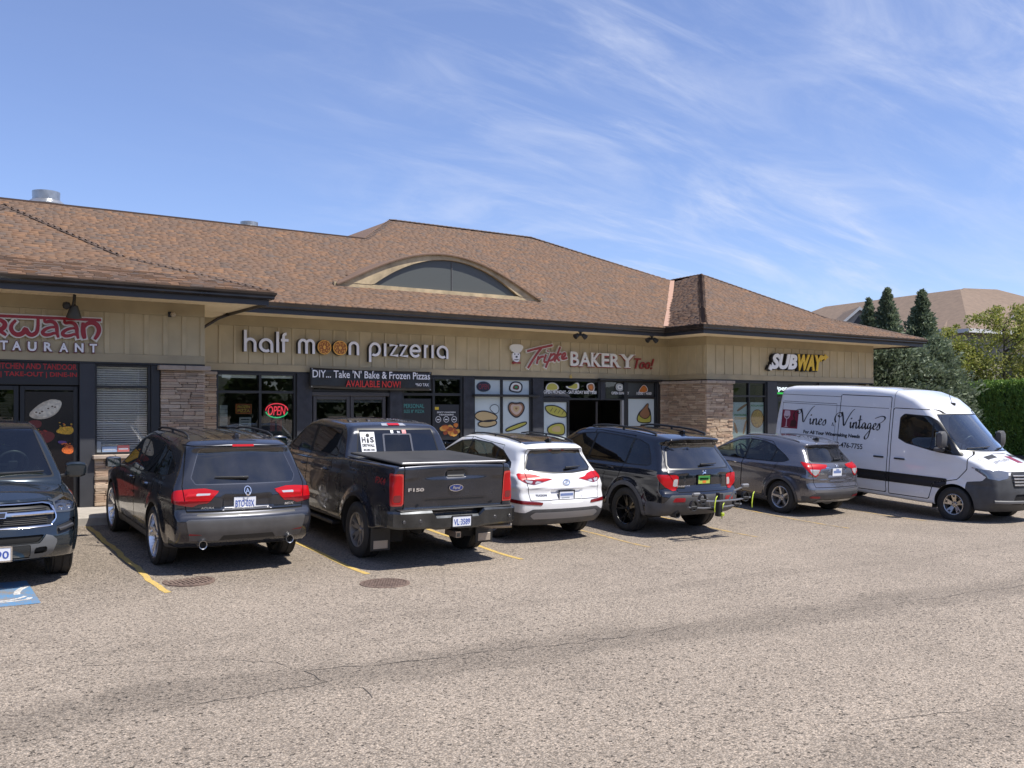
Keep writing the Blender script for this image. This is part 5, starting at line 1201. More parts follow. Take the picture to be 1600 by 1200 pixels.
# posters, neon, blinds
def poster(name, label, cat, x0, x1, z0, z1, y, m, prints=(), d=.006):
    e = empty(name, ((x0+x1)/2, y, z0), 0, label, cat); b = SB(e); b.rbox(x0, x1, y, y+d, z0, z1, .002); b.build('sheet', m)
    for (u0, u1, v0, v1, mm) in prints: b = SB(e); w, h = x1-x0, z1-z0; b.box(x0+u0*w, x0+u1*w, y-.002, y+.001, z0+v0*h, z0+v1*h); b.build('print', mm)
    return e
def flat(e, nm, pts, m, y0, y1, it=2): b = SB(e); b.prism(smooth_path(pts, it, True), y0, y1); return b.build(nm, m)
M3 = SG['MISC3']; BX = lambda k: (min(M3[k][0][0], M3[k][1][0]), max(M3[k][0][0], M3[k][1][0]), min(M3[k][0][1], M3[k][1][1]), max(M3[k][0][1], M3[k][1][1]))
YO = mat('yellow print', (.55, .38, .02), .5); OR_ = mat('orange print', (.55, .16, .02), .5); GN = mat('green print', (.02, .25, .08), .5); PAP = mat('grey paper', (.30, .33, .34), .6); BKP = mat('black poster', (.012, .012, .014), .4); WPR = mat('white print', (.7, .7, .7), .5)
x0, x1, z0, z1 = BX('frozen'); poster('poster', 'small dark red frozen pizza sign with yellow letters in the pizzeria window', 'poster', x0, x1, z0, z1, 9.29, mat('dark red print', (.14, .02, .015), .5), ((.0, 1, 0, .06, OR_), (0, 1, .94, 1, OR_), (0, .05, 0, 1, OR_), (.95, 1, 0, 1, OR_)))
e = [o for o in SC.objects if o.name.startswith('poster')][-1]
for s, a, c in (('FROZEN', z0+(z1-z0)*.55, z0+(z1-z0)*.85), ('PIZZA', z0+(z1-z0)*.15, z0+(z1-z0)*.45)): V, F = text_geo(s, x0+.04, x1-.04, a, c, .001, bold=.02); V[:, 1] += 9.285; b = SB(e); b.add(V.tolist(), F); b.build('print', YO, fixn=False)
x0, x1, z0, z1 = BX('menu'); poster('notice', 'grey paper notice below the frozen pizza sign', 'notice', x0, x1, z0, z1, 9.29, PAP, ((.15, .85, .8, .86, BKP), (.15, .8, .62, .66, BKP), (.15, .7, .45, .49, BKP)))
x0, x1, z0, z1 = BX('redmenu'); poster('menu_board', 'dark glass menu board with red columns under the neon sign', 'menu board', x0, x1, z0, z1, 9.30, BKP, ((.1, .42, .1, .9, mat('dark red print', (0, 0, 0))), (.58, .92, .1, .9, mat('dark red print', (0, 0, 0)))))
x0, x1, z0, z1 = BX('boxes')
for k in range(5):
    b = MB(); h = (z1-z0)/5; b.rbox(-.09, .09, -.12, .12, 0, h*.93, .006); o = b.build('paper_stack', PAP, loc=((x0+x1)/2, 9.46, z0+k*h)); tag(o, ['lowest', 'second', 'third', 'fourth', 'topmost'][k]+' grey carton from the bottom of the stack at the left pizzeria window', 'carton', 'cartons stacked at the pizzeria window')
# small shelf carrying them
b = BB(); b.rbox(3.42, 3.9, 9.34, 9.62, z0-.03, z0-.002, .004); b.build('window_shelf', mat('dark counter', (0, 0, 0)))
RN = mat('red neon', (.8, .05, .08), .3, emit=(1, .06, .10, .7)); GNN = mat('green neon', (.03, .5, .2), .3, emit=(.05, .9, .35, .4))
e = empty('neon_sign', (4.77, 9.30, 2.0), 0, 'oval red and green neon OPEN sign in the pizzeria window', 'neon sign'); (cx, cz), (ex, _), (_, ez) = SG['NEONE']; rx, rz = ex-cx, ez-cz
b = SB(e); p = arc(cx, cz, rx, rz, 0, 180, 24); b.tube([(a, 9.285, c) for a, c in p], .011, 6); b.build('neon_tube', RN, smooth=True); b = SB(e); p = arc(cx, cz, rx, rz, 190, 350, 24); b.tube([(a, 9.285, c) for a, c in p], .013, 6); b.build('neon_tube', GNN, smooth=True)
for (s, x0, x1, z0, z1) in SG['NEON']: V, F = text_geo(s, x0+.03, x1-.03, z0-.01, z1+.02, .01, shear=.2); V[:, 1] += 9.28; b = SB(e); b.add(V.tolist(), F); b.build('neon_letters', RN, fixn=False)
b = SB(e); b.prism([(cx+rx*1.05*math.cos(t), cz+rz*1.1*math.sin(t)) for t in [i*PI/12 for i in range(24)]], 9.305, 9.315); b.build('backing', BKP)
x0, x1, z0, z1 = BX('pers'); e = poster('poster', 'black poster with green PERSONAL PIZZA lettering right of the pizzeria doors', 'poster', 7.99, 8.80, 1.3, 2.45, 9.235, BKP)
for s, a, c in (('PERSONAL', z0+.1, z1), ('SIZE 8" PIZZA', z0-.02, z0+.06)): V, F = text_geo(s, x0, x1, a, c, .001); V[:, 1] += 9.23; b = SB(e); b.add(V.tolist(), F); b.build('print', mat('teal print', (.06, .28, .25), .5), fixn=False)
x0, x1, z0, z1 = BX('chick'); e = poster('poster', 'black spicy chicken poster with orange tenders between the doors and the bakery', 'poster', x0, x1, z0, z1, 9.235, BKP, ((.05, .22, .85, .93, YO),))
for s, u0, u1, a, c in (('SPICY CHICKEN', .15, .85, .76, .80), ('TENDERS', .22, .78, .69, .73)): V, F = text_geo(s, x0+(x1-x0)*u0, x0+(x1-x0)*u1, z0+(z1-z0)*a, z0+(z1-z0)*c, .001, bold=.02); V[:, 1] += 9.23; b = SB(e); b.add(V.tolist(), F); b.build('print', WPR, fixn=False)
for u in (.2, .5, .8): b = SB(e); stroke(b, arc(x0+(x1-x0)*u, z0+(z1-z0)*.58, .075, .075, 0, 360, 14)[:-1], .012, 9.231, 9.234, closed=True); b.box(x0+(x1-x0)*u-.04, x0+(x1-x0)*u+.04, 9.231, 9.234, z0+(z1-z0)*.56, z0+(z1-z0)*.59); b.build('print', WPR)
r = random.Random(3)
for k in range(16):
    cx, cz = x0+(x1-x0)*r.uniform(.35, .95), z0+(z1-z0)*r.uniform(.05, .42); a = r.uniform(0, PI); l = .12; b = SB(e); b.prism([(cx+l*math.cos(a+t)*(.9 if k % 2 else .6), cz+l*math.sin(a+t)*.5+r.uniform(-.01, .01)) for t in [j*PI/4 for j in range(8)]], 9.226-.0003*k, 9.234); b.build('print', [OR_, mat('golden fried print', (.6, .30, .05), .5), mat('red brown print', (.30, .06, .015), .5)][k % 3])
RB = mat('white roller blind', (.88, .92, .88), .7)
for k, lab in (('strip1', 'first rolled white blind at the top of the left pizzeria pane'), ('strip2', 'second rolled white blind beside the post at the pizzeria window'), ('d1', 'rolled white blind in the left door of the pizzeria'), ('d2', 'rolled white blind in the right door of the pizzeria'), ('s3', 'rolled white blind above the spicy chicken poster')):
    x0, x1, z0, z1 = BX(k); e = empty('roller_blind', ((x0+x1)/2, 9.33, z0), 0, lab, 'roller blind', 'rolled blinds in the pizzeria windows'); b = SB(e); b.rbox(x0, x1, 9.27 if k in ('strip1', 'strip2', 's3') else 9.262, 9.30, z0-.045, z1-.03, .006); b.build('rolled_fabric', RB)
# venetian blind in the restaurant window
e = empty('venetian_blind', (.9, 6.86, 1.4), 0, 'white venetian blind filling the restaurant window', 'blind'); SLT = mat('white blind slat', (.93, .95, .97), .5)
for i in range(38):
    z = 1.42+i*.0415; b = SB(e); M = Matrix.Translation((.9, 6.87, z)) @ Matrix.Rotation(R(-38), 4, 'X'); b.box(-.46, .46, -.023, .023, -.001, .001, M); b.build('slat', SLT)
for x in (.6, 1.2): b = SB(e); b.box(x-.002, x+.002, 6.853, 6.856, 1.42, 3.0); b.build('cord', SLT)
e = empty('venetian_blind', (-1.3, 6.86, 1.4), 0, 'dark venetian blind behind the left restaurant door', 'blind')
for i in range(30): z = 1.0+i*.048; b = SB(e); M = Matrix.Translation((-1.28, 6.87, z)) @ Matrix.Rotation(R(35), 4, 'X'); b.box(-.38, .38, -.02, .02, -.001, .001, M); b.build('slat', mat('grey blind slat', (.12, .12, .12), .5))
RD = SG['RD']
for k, m_, lab in (('stick1', PAP, 'pale round opening-hours sticker low in the restaurant window'), ('stick2', mat('blue white sticker', (.35, .45, .6), .4), 'blue and white card-payment sticker in the restaurant window'), ('stick3', mat('coral sticker', (.60, .16, .14), .4), 'coral red sticker at the corner of the restaurant window')):
    (a, b_), (c, d) = RD[k]; poster('window_sticker', lab, 'sticker', min(a, c), max(a, c), min(b_, d), max(b_, d), 6.752, m_, ((.1, .9, .4, .6, WPR),) if k != 'stick1' else (), d=.003)
# food picture on the restaurant door
e = empty('window_picture', (-.28, 6.73, .7), 0, 'dark food picture with naan and rice on the restaurant door', 'window picture'); (a, z1), (c, z0) = RD['pic']; b = SB(e); b.rbox(-.71, .075, 6.742, 6.746, .55, 2.5, .001); b.build('sheet', mat('black food picture', (.010, .008, .008), .25))
NA = mat('naan print', (.50, .42, .30), .5, noise=(14, .3)); BS = mat('naan char print', (.10, .05, .02), .5)
flat(e, 'print', RD['naan'], NA, 6.736, 6.742); 
for (u, v) in ((.25, .75), (.42, .55), (.6, .7), (.72, .82), (.35, .42), (.8, .55)):
    xs_ = [p[0] for p in RD['naan']]; zs_ = [p[1] for p in RD['naan']]; cx = min(xs_)+(max(xs_)-min(xs_))*u; cz = min(zs_)+(max(zs_)-min(zs_))*(.25+u*.62*.9-.1+(v-.6)*.3); flat(e, 'print', [(cx+.022*math.cos(t), cz+.016*math.sin(t)) for t in (0, 1.2, 2.4, 3.6, 4.8)], BS, 6.733, 6.737, 1)
flat(e, 'print', RD['shred'], mat('yellow rice print', (.55, .30, .02), .5, noise=(60, .5)), 6.736, 6.742); flat(e, 'print', RD['orange'], mat('orange food print', (.60, .13, .02), .5, noise=(60, .5)), 6.736, 6.742); flat(e, 'print', RD['purple'], mat('purple food print', (.10, .05, .20), .5), 6.735, 6.742); flat(e, 'print', RD['bowl'], mat('dark red print', (0, 0, 0)), 6.737, 6.742)
r = random.Random(12)
for k in range(34):
    g_ = k % 3; cx, cz = [(-.06+r.uniform(-.12, .10), 1.90+r.uniform(-.07, .05)), (-.02+r.uniform(-.10, .08), 1.55+r.uniform(-.06, .05)), (-.5+r.uniform(-.14, .16), 1.78+r.uniform(-.05, .05))][g_]; q_ = r.uniform(.012, .028); t0 = r.uniform(0, 3); flat(e, 'print', [(cx+q_*math.cos(t0+t), cz+q_*.6*math.sin(t0+t)) for t in (0, 1.3, 2.5, 3.8, 5)], [mat('yellow rice print', (0, 0, 0)), mat('orange food print', (0, 0, 0)), mat('red chilli print', (.35, .03, .015), .5)][g_ if r.random() < .7 else (g_+1) % 3], 6.7325-.00004*k, 6.736, 1)
flat(e, 'print', [(-.68, 1.66), (-.5, 1.58), (-.3, 1.60), (-.22, 1.72), (-.3, 1.80), (-.6, 1.82)], mat('dark red print', (0, 0, 0)), 6.7375, 6.742); flat(e, 'print', [(-.62, 2.16), (-.5, 2.2), (-.3, 2.34), (-.14, 2.36), (-.12, 2.25), (-.25, 2.10), (-.45, 2.02)], mat('pale naan print', (.62, .55, .42), .5, noise=(20, .25)), 6.7345, 6.7365)
flat(e, 'print', [(-.66, .65), (-.3, .9), (.05, .75), (.05, .58), (-.6, .58)], mat('dark red print', (0, 0, 0)), 6.736, 6.742)
# bakery window pictures
BS_ = SG['BKS']; OL = mat('black outline print', (.012, .010, .012), .4); BRD = mat('bread print', (.50, .36, .17), .5); YEO = mat('yellow bread print', (.42, .38, .06), .5); PNK = mat('pink cream print', (.52, .38, .30), .5); BRN = mat('brown crust print', (.28, .13, .06), .5)
def decal_(label, key, m_, ow=.03, inner=(), y=9.25):
    e = empty('window_decal', (BS_[key][0][0], y, BS_[key][0][1]), 0, label, 'window decal', 'pastry pictures on the bakery glass'); p = smooth_path(BS_[key], 2, True)
    b = SB(e); b.prism(p, y-.003, y); b.build('print', m_); b = SB(e); stroke(b, p, ow, y-.006, y-.001, closed=True); b.build('outline', OL)
    cx = sum(q[0] for q in p)/len(p); cz = sum(q[1] for q in p)/len(p)
    for i, (s_, mm) in enumerate(inner): b = SB(e); b.prism([(cx+(a-cx)*s_, cz+(c-cz)*s_) for a, c in p], y-.007-.002*i, y-.003); b.build('print', mm)
    return e
decal_('upper outlined bread roll on the left bakery panel', 'croi1', BRD); decal_('second bread roll picture touching the first from below', 'croi2', BRD); decal_('outlined chef hat above the bread rolls', 'chefhat', BLUEP, .014); decal_('heart-shaped pastry picture on the second bakery panel', 'heart', BRN, .035, ((.72, PNK), (.4, BRD), (.15, BRN)))
decal_('yellow rolling pin picture under the heart pastry', 'pin', YEO); e = decal_('scored yellow loaf picture beside the bakery doorway', 'loaf1', YEO)
for k in range(4): x = 12.58+k*.13; b = SB(e); stroke(b, [(x, 2.12-.03*k), (x+.08, 2.22-.03*k)], .012, 9.242, 9.247); b.build('outline', OL)
decal_('sliced loaf picture below the scored loaf', 'loaf2', YEO, .03, ((.5, BRD),)); decal_('cupcake picture in the right bakery window', 'cup', YEO, .03); decal_('chocolate topping of the cupcake picture', 'cuptop', BRN, .02, y=9.24)
decal_('painted box of pastries on the upper second bakery pane', 'p1', OL, .03, ((.85, CRM), (.5, mat('dark red print', (0, 0, 0))), (.25, GN))); decal_('pale bun picture over the opening hours', 'b1', CRM, .02, ((.8, YEO),), 9.2); decal_('pretzel picture in the middle over the opening hours', 'b2', CRM, .02, ((.7, YEO),), 9.2); decal_('orange pastry picture right over the opening hours', 'b3', CRM, .02, ((.75, BRN), (.4, OR_)), 9.2)
decal_('round clock-like white cake picture over the Sunday hours', 'b4', CRM, .02, ((.8, PAP), (.6, CRM), (.3, PAP)), 9.24); decal_('orange croissant picture over the Sunday hours', 'b5', CRM, .02, ((.8, OR_),), 9.24)
e = empty('opening_hours', (13.3, 9.2, 2.55), 0, 'white opening hours lettering across the bakery transoms', 'window lettering')
for (s, x0, x1, z0, z1) in SG['BKT']: V, F = text_geo(s, x0, x1, z0, z1, .001, bold=.02); V[:, 1] += 9.19; b = SB(e); b.add(V.tolist(), F); b.build('lettering', WPR, fixn=False)
(ax, az0), (bx, _), (_, cz1), (_, cz0) = SG['BKS']['open']; e = empty('neon_sign', ((ax+bx)/2, 9.25, az0), 0, 'unlit dark blue oval OPEN sign in the first bakery pane', 'neon sign'); b = SB(e); cx, cz = (ax+bx)/2, (cz1+cz0)/2
b.prism([(cx+(bx-ax)/2*math.cos(t), cz+(cz1-cz0)/2*math.sin(t)) for t in [i*PI/12 for i in range(24)]], 9.235, 9.25); b.build('backing', mat('dark navy plastic', (.012, .016, .035), .3)); V, F = text_geo('OPEN', ax+.06, bx-.06, cz-.07, cz+.07, .004); V[:, 1] += 9.228; b = SB(e); b.add(V.tolist(), F); b.build('letters', mat('dull red tube', (.25, .03, .04), .4), fixn=False)
# sandwich shop posters
U = SG['SUBW']; PB = mat('pale blue poster', (.50, .62, .64), .5)
for key, lab in (('post1', 'pale poster with bread sticks and footlong cookies in the sandwich shop window'), ('post2', 'pale poster with a round golden pizza in the sandwich shop window')):
    (a, z1), (c, z0) = U[key]; e = poster('poster', lab, 'poster', a, c, 1.0, z1, 7.735, PB)
    if key == 'post1':
        for q, m_ in (('brd', BRN), ('l1', mat('tan bread print', (.42, .22, .09), .5)), ('l2', mat('tan bread print', (0, 0, 0)))): flat(e, 'print', U[q], m_, 7.730, 7.735, 2)
        for (s, x0, x1, z0, z1), m_ in zip(SG['SUBT'][:2], (GN, YO)): V, F = text_geo(s, x0, x1, z0, z1, .001, bold=.03); V[:, 1] += 7.73; b = SB(e); b.add(V.tolist(), F); b.build('print', m_, fixn=False)
    else:
        (cx, cz), (rx_, _), (_, rz_) = U['pizza']; p = [(cx+(rx_-cx)*math.cos(t), cz+(rz_-cz)*math.sin(t)) for t in [i*PI/12 for i in range(24)]]; b = SB(e); b.prism(p, 7.730, 7.735); b.build('print', BRN); b = SB(e); b.prism([(cx+(x-cx)*.9, cz+(z-cz)*.9) for x, z in p], 7.727, 7.731); b.build('print', mat('cheese print', (.58, .36, .08), .5, noise=(22, .45)))
        for (s, x0, x1, z0, z1) in SG['SUBT'][2:]: V, F = text_geo(s, x0, x1, z0, z1, .001, bold=.03); V[:, 1] += 7.73; b = SB(e); b.add(V.tolist(), F); b.build('print', GN, fixn=False)
e = empty('neon_sign', (20.6, 7.75, 2.7), 0, 'lit white Open sign with a green bar behind the van at the sandwich shop door', 'neon sign')
for (s, x0, x1, z0, z1) in SG['OPENS']: V, F = text_geo(s, x0, x1, z0, z1, .01, bold=.02); V[:, 1] += 7.68; b = SB(e); b.add(V.tolist(), F); b.build('letters', mat('lit white letters', (.8, .85, .85), .4, emit=(.9, 1, 1, .5)), fixn=False)
(a, z1), (c, z0) = SG['OPENU']; b = SB(e); b.box(a, c, 7.68, 7.69, z0, z1); b.build('green_bar', mat('lit green bar', (.02, .5, .05), .4, emit=(.05, .8, .1, .25)))
b = SB(e); b.box(a-.05, c+.05, 7.695, 7.70, z0-.03, z1+.36); b.build('backing', BKP)
# lamps under the eaves
e = empty('sign_lamp', (0.0, 6.3, 4.2), 0, 'black bell-shaped lamp on a short stem above the restaurant sign', 'lamp')
b = SB(e); b.tube([(0, 6.25, 4.2), (-.02, 6.25, 4.02), (-.05, 6.28, 3.95)], .016, 8); b.build('stem', BLK, smooth=True); b = SB(e); b.tube([(.03, 6.3, 4.2), (.02, 6.3, 4.0)], .012, 6); b.build('stem', BLK)
b = SB(e); b.lathe([(.03, .10), (.06, .09), (.09, 0), (.13, -.12), (.128, -.125), (.08, -.02), (.0, .0)], 20, Matrix.Translation((.01, 6.32, 3.92)) @ Matrix.Rotation(R(14), 4, 'X')); b.build('shade', mat('dusty black lamp', (.045, .045, .04), .5), smooth=True)
b = SB(e); b.lathe([(0, .07), (.055, .05), (.07, 0), (.055, -.05), (0, -.07)], 14, Matrix.Translation((-.12, 6.27, 4.0))); b.build('junction_ball', BLK, smooth=True)
for (x, z), lab in zip(SG['L2'], ('left pair of small black spotlights under the bakery soffit', 'right pair of small black spotlights under the bakery soffit, nearest the corner')):
    e = empty('spotlight', (x, 8.3, 4.28), 0, lab, 'lamp', 'spotlight pairs under the bakery soffit'); b = SB(e); b.lathe([(0, 0), (.06, 0), (.06, -.05), (0, -.06)], 12, Matrix.Translation((x, 8.15, 4.3))); b.rbox(x-.03, x+.03, 8.12, 8.18, 4.15, 4.26, .01); b.build('base', BLK)
    for s_ in (-1, 1): b = SB(e); b.lathe([(.03, .08), (.05, .06), (.075, -.06), (.0, -.05)], 12, Matrix.Translation((x+s_*.13, 8.15, 4.15)) @ Matrix.Rotation(R(s_*-60), 4, 'Y')); b.build('lamp_head', BLK, smooth=True)
e = empty('security_camera', (1.76, 6.66, 3.98), 0, 'small beige dome camera on the siding right of the restaurant sign', 'camera'); b = SB(e); b.lathe([(0, .05), (.035, .04), (.05, 0), (.035, -.04), (0, -.05)], 14, Matrix.Translation((1.78, 6.64, 3.98)) @ Matrix.Rotation(PI/2, 4, 'X')); b.build('dome', mat('beige plastic', (.45, .38, .28), .5), smooth=True); b = SB(e); b.rbox(1.69, 1.76, 6.64, 6.69, 3.93, 4.03, .01); b.build('mount', mat('black trim plastic', (0, 0, 0)))
# ---------------------------------------------------------------- planting and far buildings
def leafmat(name, cols, rough=.6, tr=.25):
    m = mat(name, cols[0], rough, island=cols, noise=(1.2, .22, 4)); b = m.node_tree.nodes['Principled BSDF']
    t = m.node_tree; o = [n for n in t.nodes if n.type == 'OUTPUT_MATERIAL'][0]; tl = t.nodes.new('ShaderNodeBsdfTranslucent'); mx = t.nodes.new('ShaderNodeMixShader'); mx.inputs[0].default_value = tr
    src = b.inputs['Base Color'].links[0].from_socket; t.links.new(src, tl.inputs[0]); t.links.new(b.outputs[0], mx.inputs[1]); t.links.new(tl.outputs[0], mx.inputs[2]); t.links.new(mx.outputs[0], o.inputs[0]); return m
def leaves(C, N, size, asp=.45, jit=.8, rng=RNG, up=0.):
    """one pointed leaf / spray (2 triangles) per centre, roughly along direction N"""
    n = len(C); D = N+rng.normal(0, jit, (n, 3)); D[:, 2] += up; D /= np.linalg.norm(D, axis=1)[:, None]+1e-9
    A = rng.normal(0, 1, (n, 3)); A -= D*(A*D).sum(1)[:, None]; A /= np.linalg.norm(A, axis=1)[:, None]+1e-9
    s = size*rng.uniform(.6, 1.4, n)[:, None]; V = np.stack([C-D*s*.5, C+A*s*asp*.5, C+D*s*.5, C-A*s*asp*.5], 1).reshape(-1, 3)
    b = (np.arange(n)*4)[:, None]; return V, np.concatenate([b+np.array((0, 1, 2)), b+np.array((0, 2, 3))])
BARK = mat('grey brown bark', (.10, .075, .055), .9, noise=(9, .3), bump=(30, .6, .02))
JUN = leafmat('blue green juniper foliage', [(.11, .15, .085), (.18, .22, .14), (.13, .175, .09), (.26, .30, .20), (.09, .12, .07)])
LGT = leafmat('light yellow green foliage', [(.22, .26, .05), (.32, .33, .07), (.16, .21, .04), (.36, .34, .09), (.24, .25, .08)], tr=.4)
CED = leafmat('cedar hedge foliage', [(.12, .22, .035), (.19, .32, .05), (.085, .15, .026), (.26, .38, .06)])
BUSH = leafmat('mid green foliage', [(.05, .09, .02), (.08, .13, .03), (.035, .06, .015)], tr=.35)
def grow(name, x, y, z, label, cat, spires, nleaf, m, size, group=None, seed=1, trunk=.12, asp=.4, up=.6, jit=.6, gap=.35):
    """spires: (dx,dy,height,radius,base height fraction). Foliage sits in clumps along limbs"""
    rng = np.random.default_rng(seed); e = empty(name, (x, y, z), 0, label, cat, group); Vs = []; Ts = []; off = 0; tot = sum(s[2]*s[3] for s in spires)
    tr = MB(); lb = MB()
    for (dx, dy, H, Rr, bz, shape) in spires:
        tr.tube([(dx*.6, dy*.6, -.1), (dx*.9, dy*.9, H*.35), (dx, dy, H*.92)], [trunk, trunk*.7, trunk*.12], 8)
        nl = int(nleaf*H*Rr/tot); nc = max(30, int(nl/38)); t = rng.uniform(bz, 1, nc)**(.85)
        prof = {'cone': (1-t)**1.05*1.0+.015, 'egg': np.sqrt(np.clip(1-((t-.45)/.58)**2, .02, 1)), 'col': np.clip((1-t)*4, 0, 1)**.5*.95+.03}[shape]
        a = rng.uniform(0, 2*PI, nc); rr = Rr*prof*np.sqrt(rng.uniform(.25, 1, nc))*(1+.28*np.sin(a*3+t*9))*rng.uniform(.8, 1.22, nc)
        C0 = np.stack([dx+rr*np.cos(a), dy+rr*np.sin(a), H*t+rng.normal(0, .05, nc)], 1)
        for c in C0[::max(1, nc//26)]: lb.tube([(dx, dy, max(.1, c[2]-.45*math.hypot(c[0]-dx, c[1]-dy)-.2)), tuple(c)], [trunk*.3, trunk*.06], 5)
        idx = rng.integers(0, nc, nl); cs = Rr*gap*(.12+.95*prof[idx]); off3 = rng.normal(0, 1, (nl, 3)); off3 /= np.linalg.norm(off3, axis=1)[:, None]; off3 *= (cs*rng.uniform(.2, 1, nl)**.5)[:, None]; off3[:, 2] *= .8
        C = C0[idx]+off3; Nn = np.stack([np.cos(a[idx]), np.sin(a[idx]), np.full(nl, up)], 1)+off3/cs[:, None]*.6
        V, T = leaves(C, Nn, size, asp, jit, rng); Vs.append(V); Ts.append(T+off); off += len(V)
    tr.build('trunk', BARK, e, smooth=True); lb.build('branch', BARK, e)
    link('crown', np_mesh('crown', np.concatenate(Vs), np.concatenate(Ts), m), e); return e
GZ = .2
grow('juniper_tree', 29.65, 10.3, GZ, 'left of two pointed blue-green junipers beside the end of the shops', 'tree', [(0, 0, 6.6, 2.0, .1, 'cone'), (-.45, .5, 6.25, 1.4, .25, 'cone')], 36000, JUN, .16, 'junipers beside the shops', 3)
grow('juniper_tree', 31.2, 9.8, GZ, 'right of two pointed blue-green junipers beyond the shops, next to the yellow-green trees', 'tree', [(0, 0, 6.6, 2.0, .1, 'cone'), (.45, .2, 6.0, 1.5, .25, 'cone')], 36000, JUN, .16, 'junipers beside the shops', 4)
grow('juniper_bush', 28.2, 8.9, GZ, 'broad grey-green juniper bush tight against the corner of the shops', 'bush', [(0, 0, 4.4, 1.3, .05, 'egg'), (-.7, .6, 4.6, 1.1, .05, 'egg'), (.9, -.1, 4.2, 1.2, .05, 'egg')], 36000, JUN, .16, None, 5, .08)
grow('juniper_bush', 30.1, 8.7, GZ, 'lower grey-green juniper bush between the tall junipers and the cedar hedge', 'bush', [(0, 0, 4.6, 1.1, .05, 'egg'), (.7, .3, 3.9, 1.0, .05, 'egg')], 22000, JUN, .17, None, 6, .08)
for i, (x, y, H, Rr, lab) in enumerate(((42.0, 15.5, 5.9, 2.0, 'loose yellow-green tree directly right of the junipers, left of the taller wispy one'), (44.4, 13.6, 7.0, 2.3, 'tallest wispy yellow-green tree above the cedar hedge'), (45.5, 11.2, 5.2, 2.0, 'yellow-green tree above the hedge at the right edge of the view'))):
    grow('wispy_tree', x, y, .3, lab, 'tree', [(0, 0, H, Rr, .12, 'egg'), (.9, -.6, H*.85, Rr*.8, .15, 'egg')], 15000, LGT, .15, 'wispy trees behind the hedge', 11+i, .11, .5, .1, .9, .26)
for i, (x, y, H, lab) in enumerate(((48.5, 13.2, 4.6, 'bright green rounded shrub behind the hedge near the right edge'), (39.5, 18.5, 4.4, 'mid green shrub hidden behind the junipers'))):
    grow('green_shrub', x, y, .3, lab, 'bush', [(0, 0, H, 1.6, .1, 'egg')], 9000, BUSH, .16, 'shrubs behind the hedge', 21+i, .08, .5, .2, .9, .4)
# clipped cedar hedge
e = empty('cedar_hedge', (38.5, 9.6, .2), 0, 'tall clipped cedar hedge along the right side of the lot', 'hedge'); p0, p1 = np.array([43.0, 16.4]), np.array([33.6, 2.2]); d = p1-p0; Ln = np.linalg.norm(d); d /= Ln; nn = np.array([d[1], -d[0]]); nn = nn if nn[0] < 0 else -nn
rng = np.random.default_rng(5); n = 60000; s_ = rng.uniform(0, Ln, n); kind = rng.uniform(0, 1, n); H = 3.05; z = rng.uniform(0, H, n); off_ = rng.normal(0, .05, n)
ft = kind < .72; u = np.where(ft, .5, rng.uniform(-.6, .5, n)); z = np.where(ft, z, H+.04*np.sin(s_*5)+.03*np.sin(s_*13)); u = u+.05*np.sin(s_*3.1+z*2)+.05*np.sin(s_*8.3)*np.cos(z*4)+np.where(ft, off_, 0)-.06*(z > H-.25)*ft; z = z+np.where(ft, 0, np.abs(off_)*1.6)
C = np.stack([p0[0]+d[0]*s_+nn[0]*u-38.5, p0[1]+d[1]*s_+nn[1]*u-9.6, z], 1); Nn = np.stack([np.where(ft, nn[0], 0)*.5, np.where(ft, nn[1], 0)*.5, np.full(n, .9)], 1)
V, T = leaves(C, Nn, .14, .38, .45, rng); link('foliage', np_mesh('foliage', V, T, CED), e)
b = MB(); q = lambda s, u: (p0[0]+d[0]*s+nn[0]*u-38.5, p0[1]+d[1]*s+nn[1]*u-9.6)
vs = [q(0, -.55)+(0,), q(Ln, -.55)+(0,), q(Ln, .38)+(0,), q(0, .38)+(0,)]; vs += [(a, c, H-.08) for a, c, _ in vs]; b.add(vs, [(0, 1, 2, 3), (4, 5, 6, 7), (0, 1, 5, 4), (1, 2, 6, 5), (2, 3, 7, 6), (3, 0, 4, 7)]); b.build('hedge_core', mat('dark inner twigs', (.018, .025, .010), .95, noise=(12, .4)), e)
# kerbed planting bed under the hedge
b = MB(); b.rbox(26.5, 27.0, -2, 12, -.3, .16, .03); o = b.build('bed_kerb', CONC); o['kind'] = 'structure'
b = MB(); b.box(27.0, 60, 1.0, 40, -.3, .18); o = b.build('planting_bed', mat('bark mulch', (.07, .05, .035), .95, noise=(20, .4), bump=(60, .6, .02))); o['kind'] = 'structure'
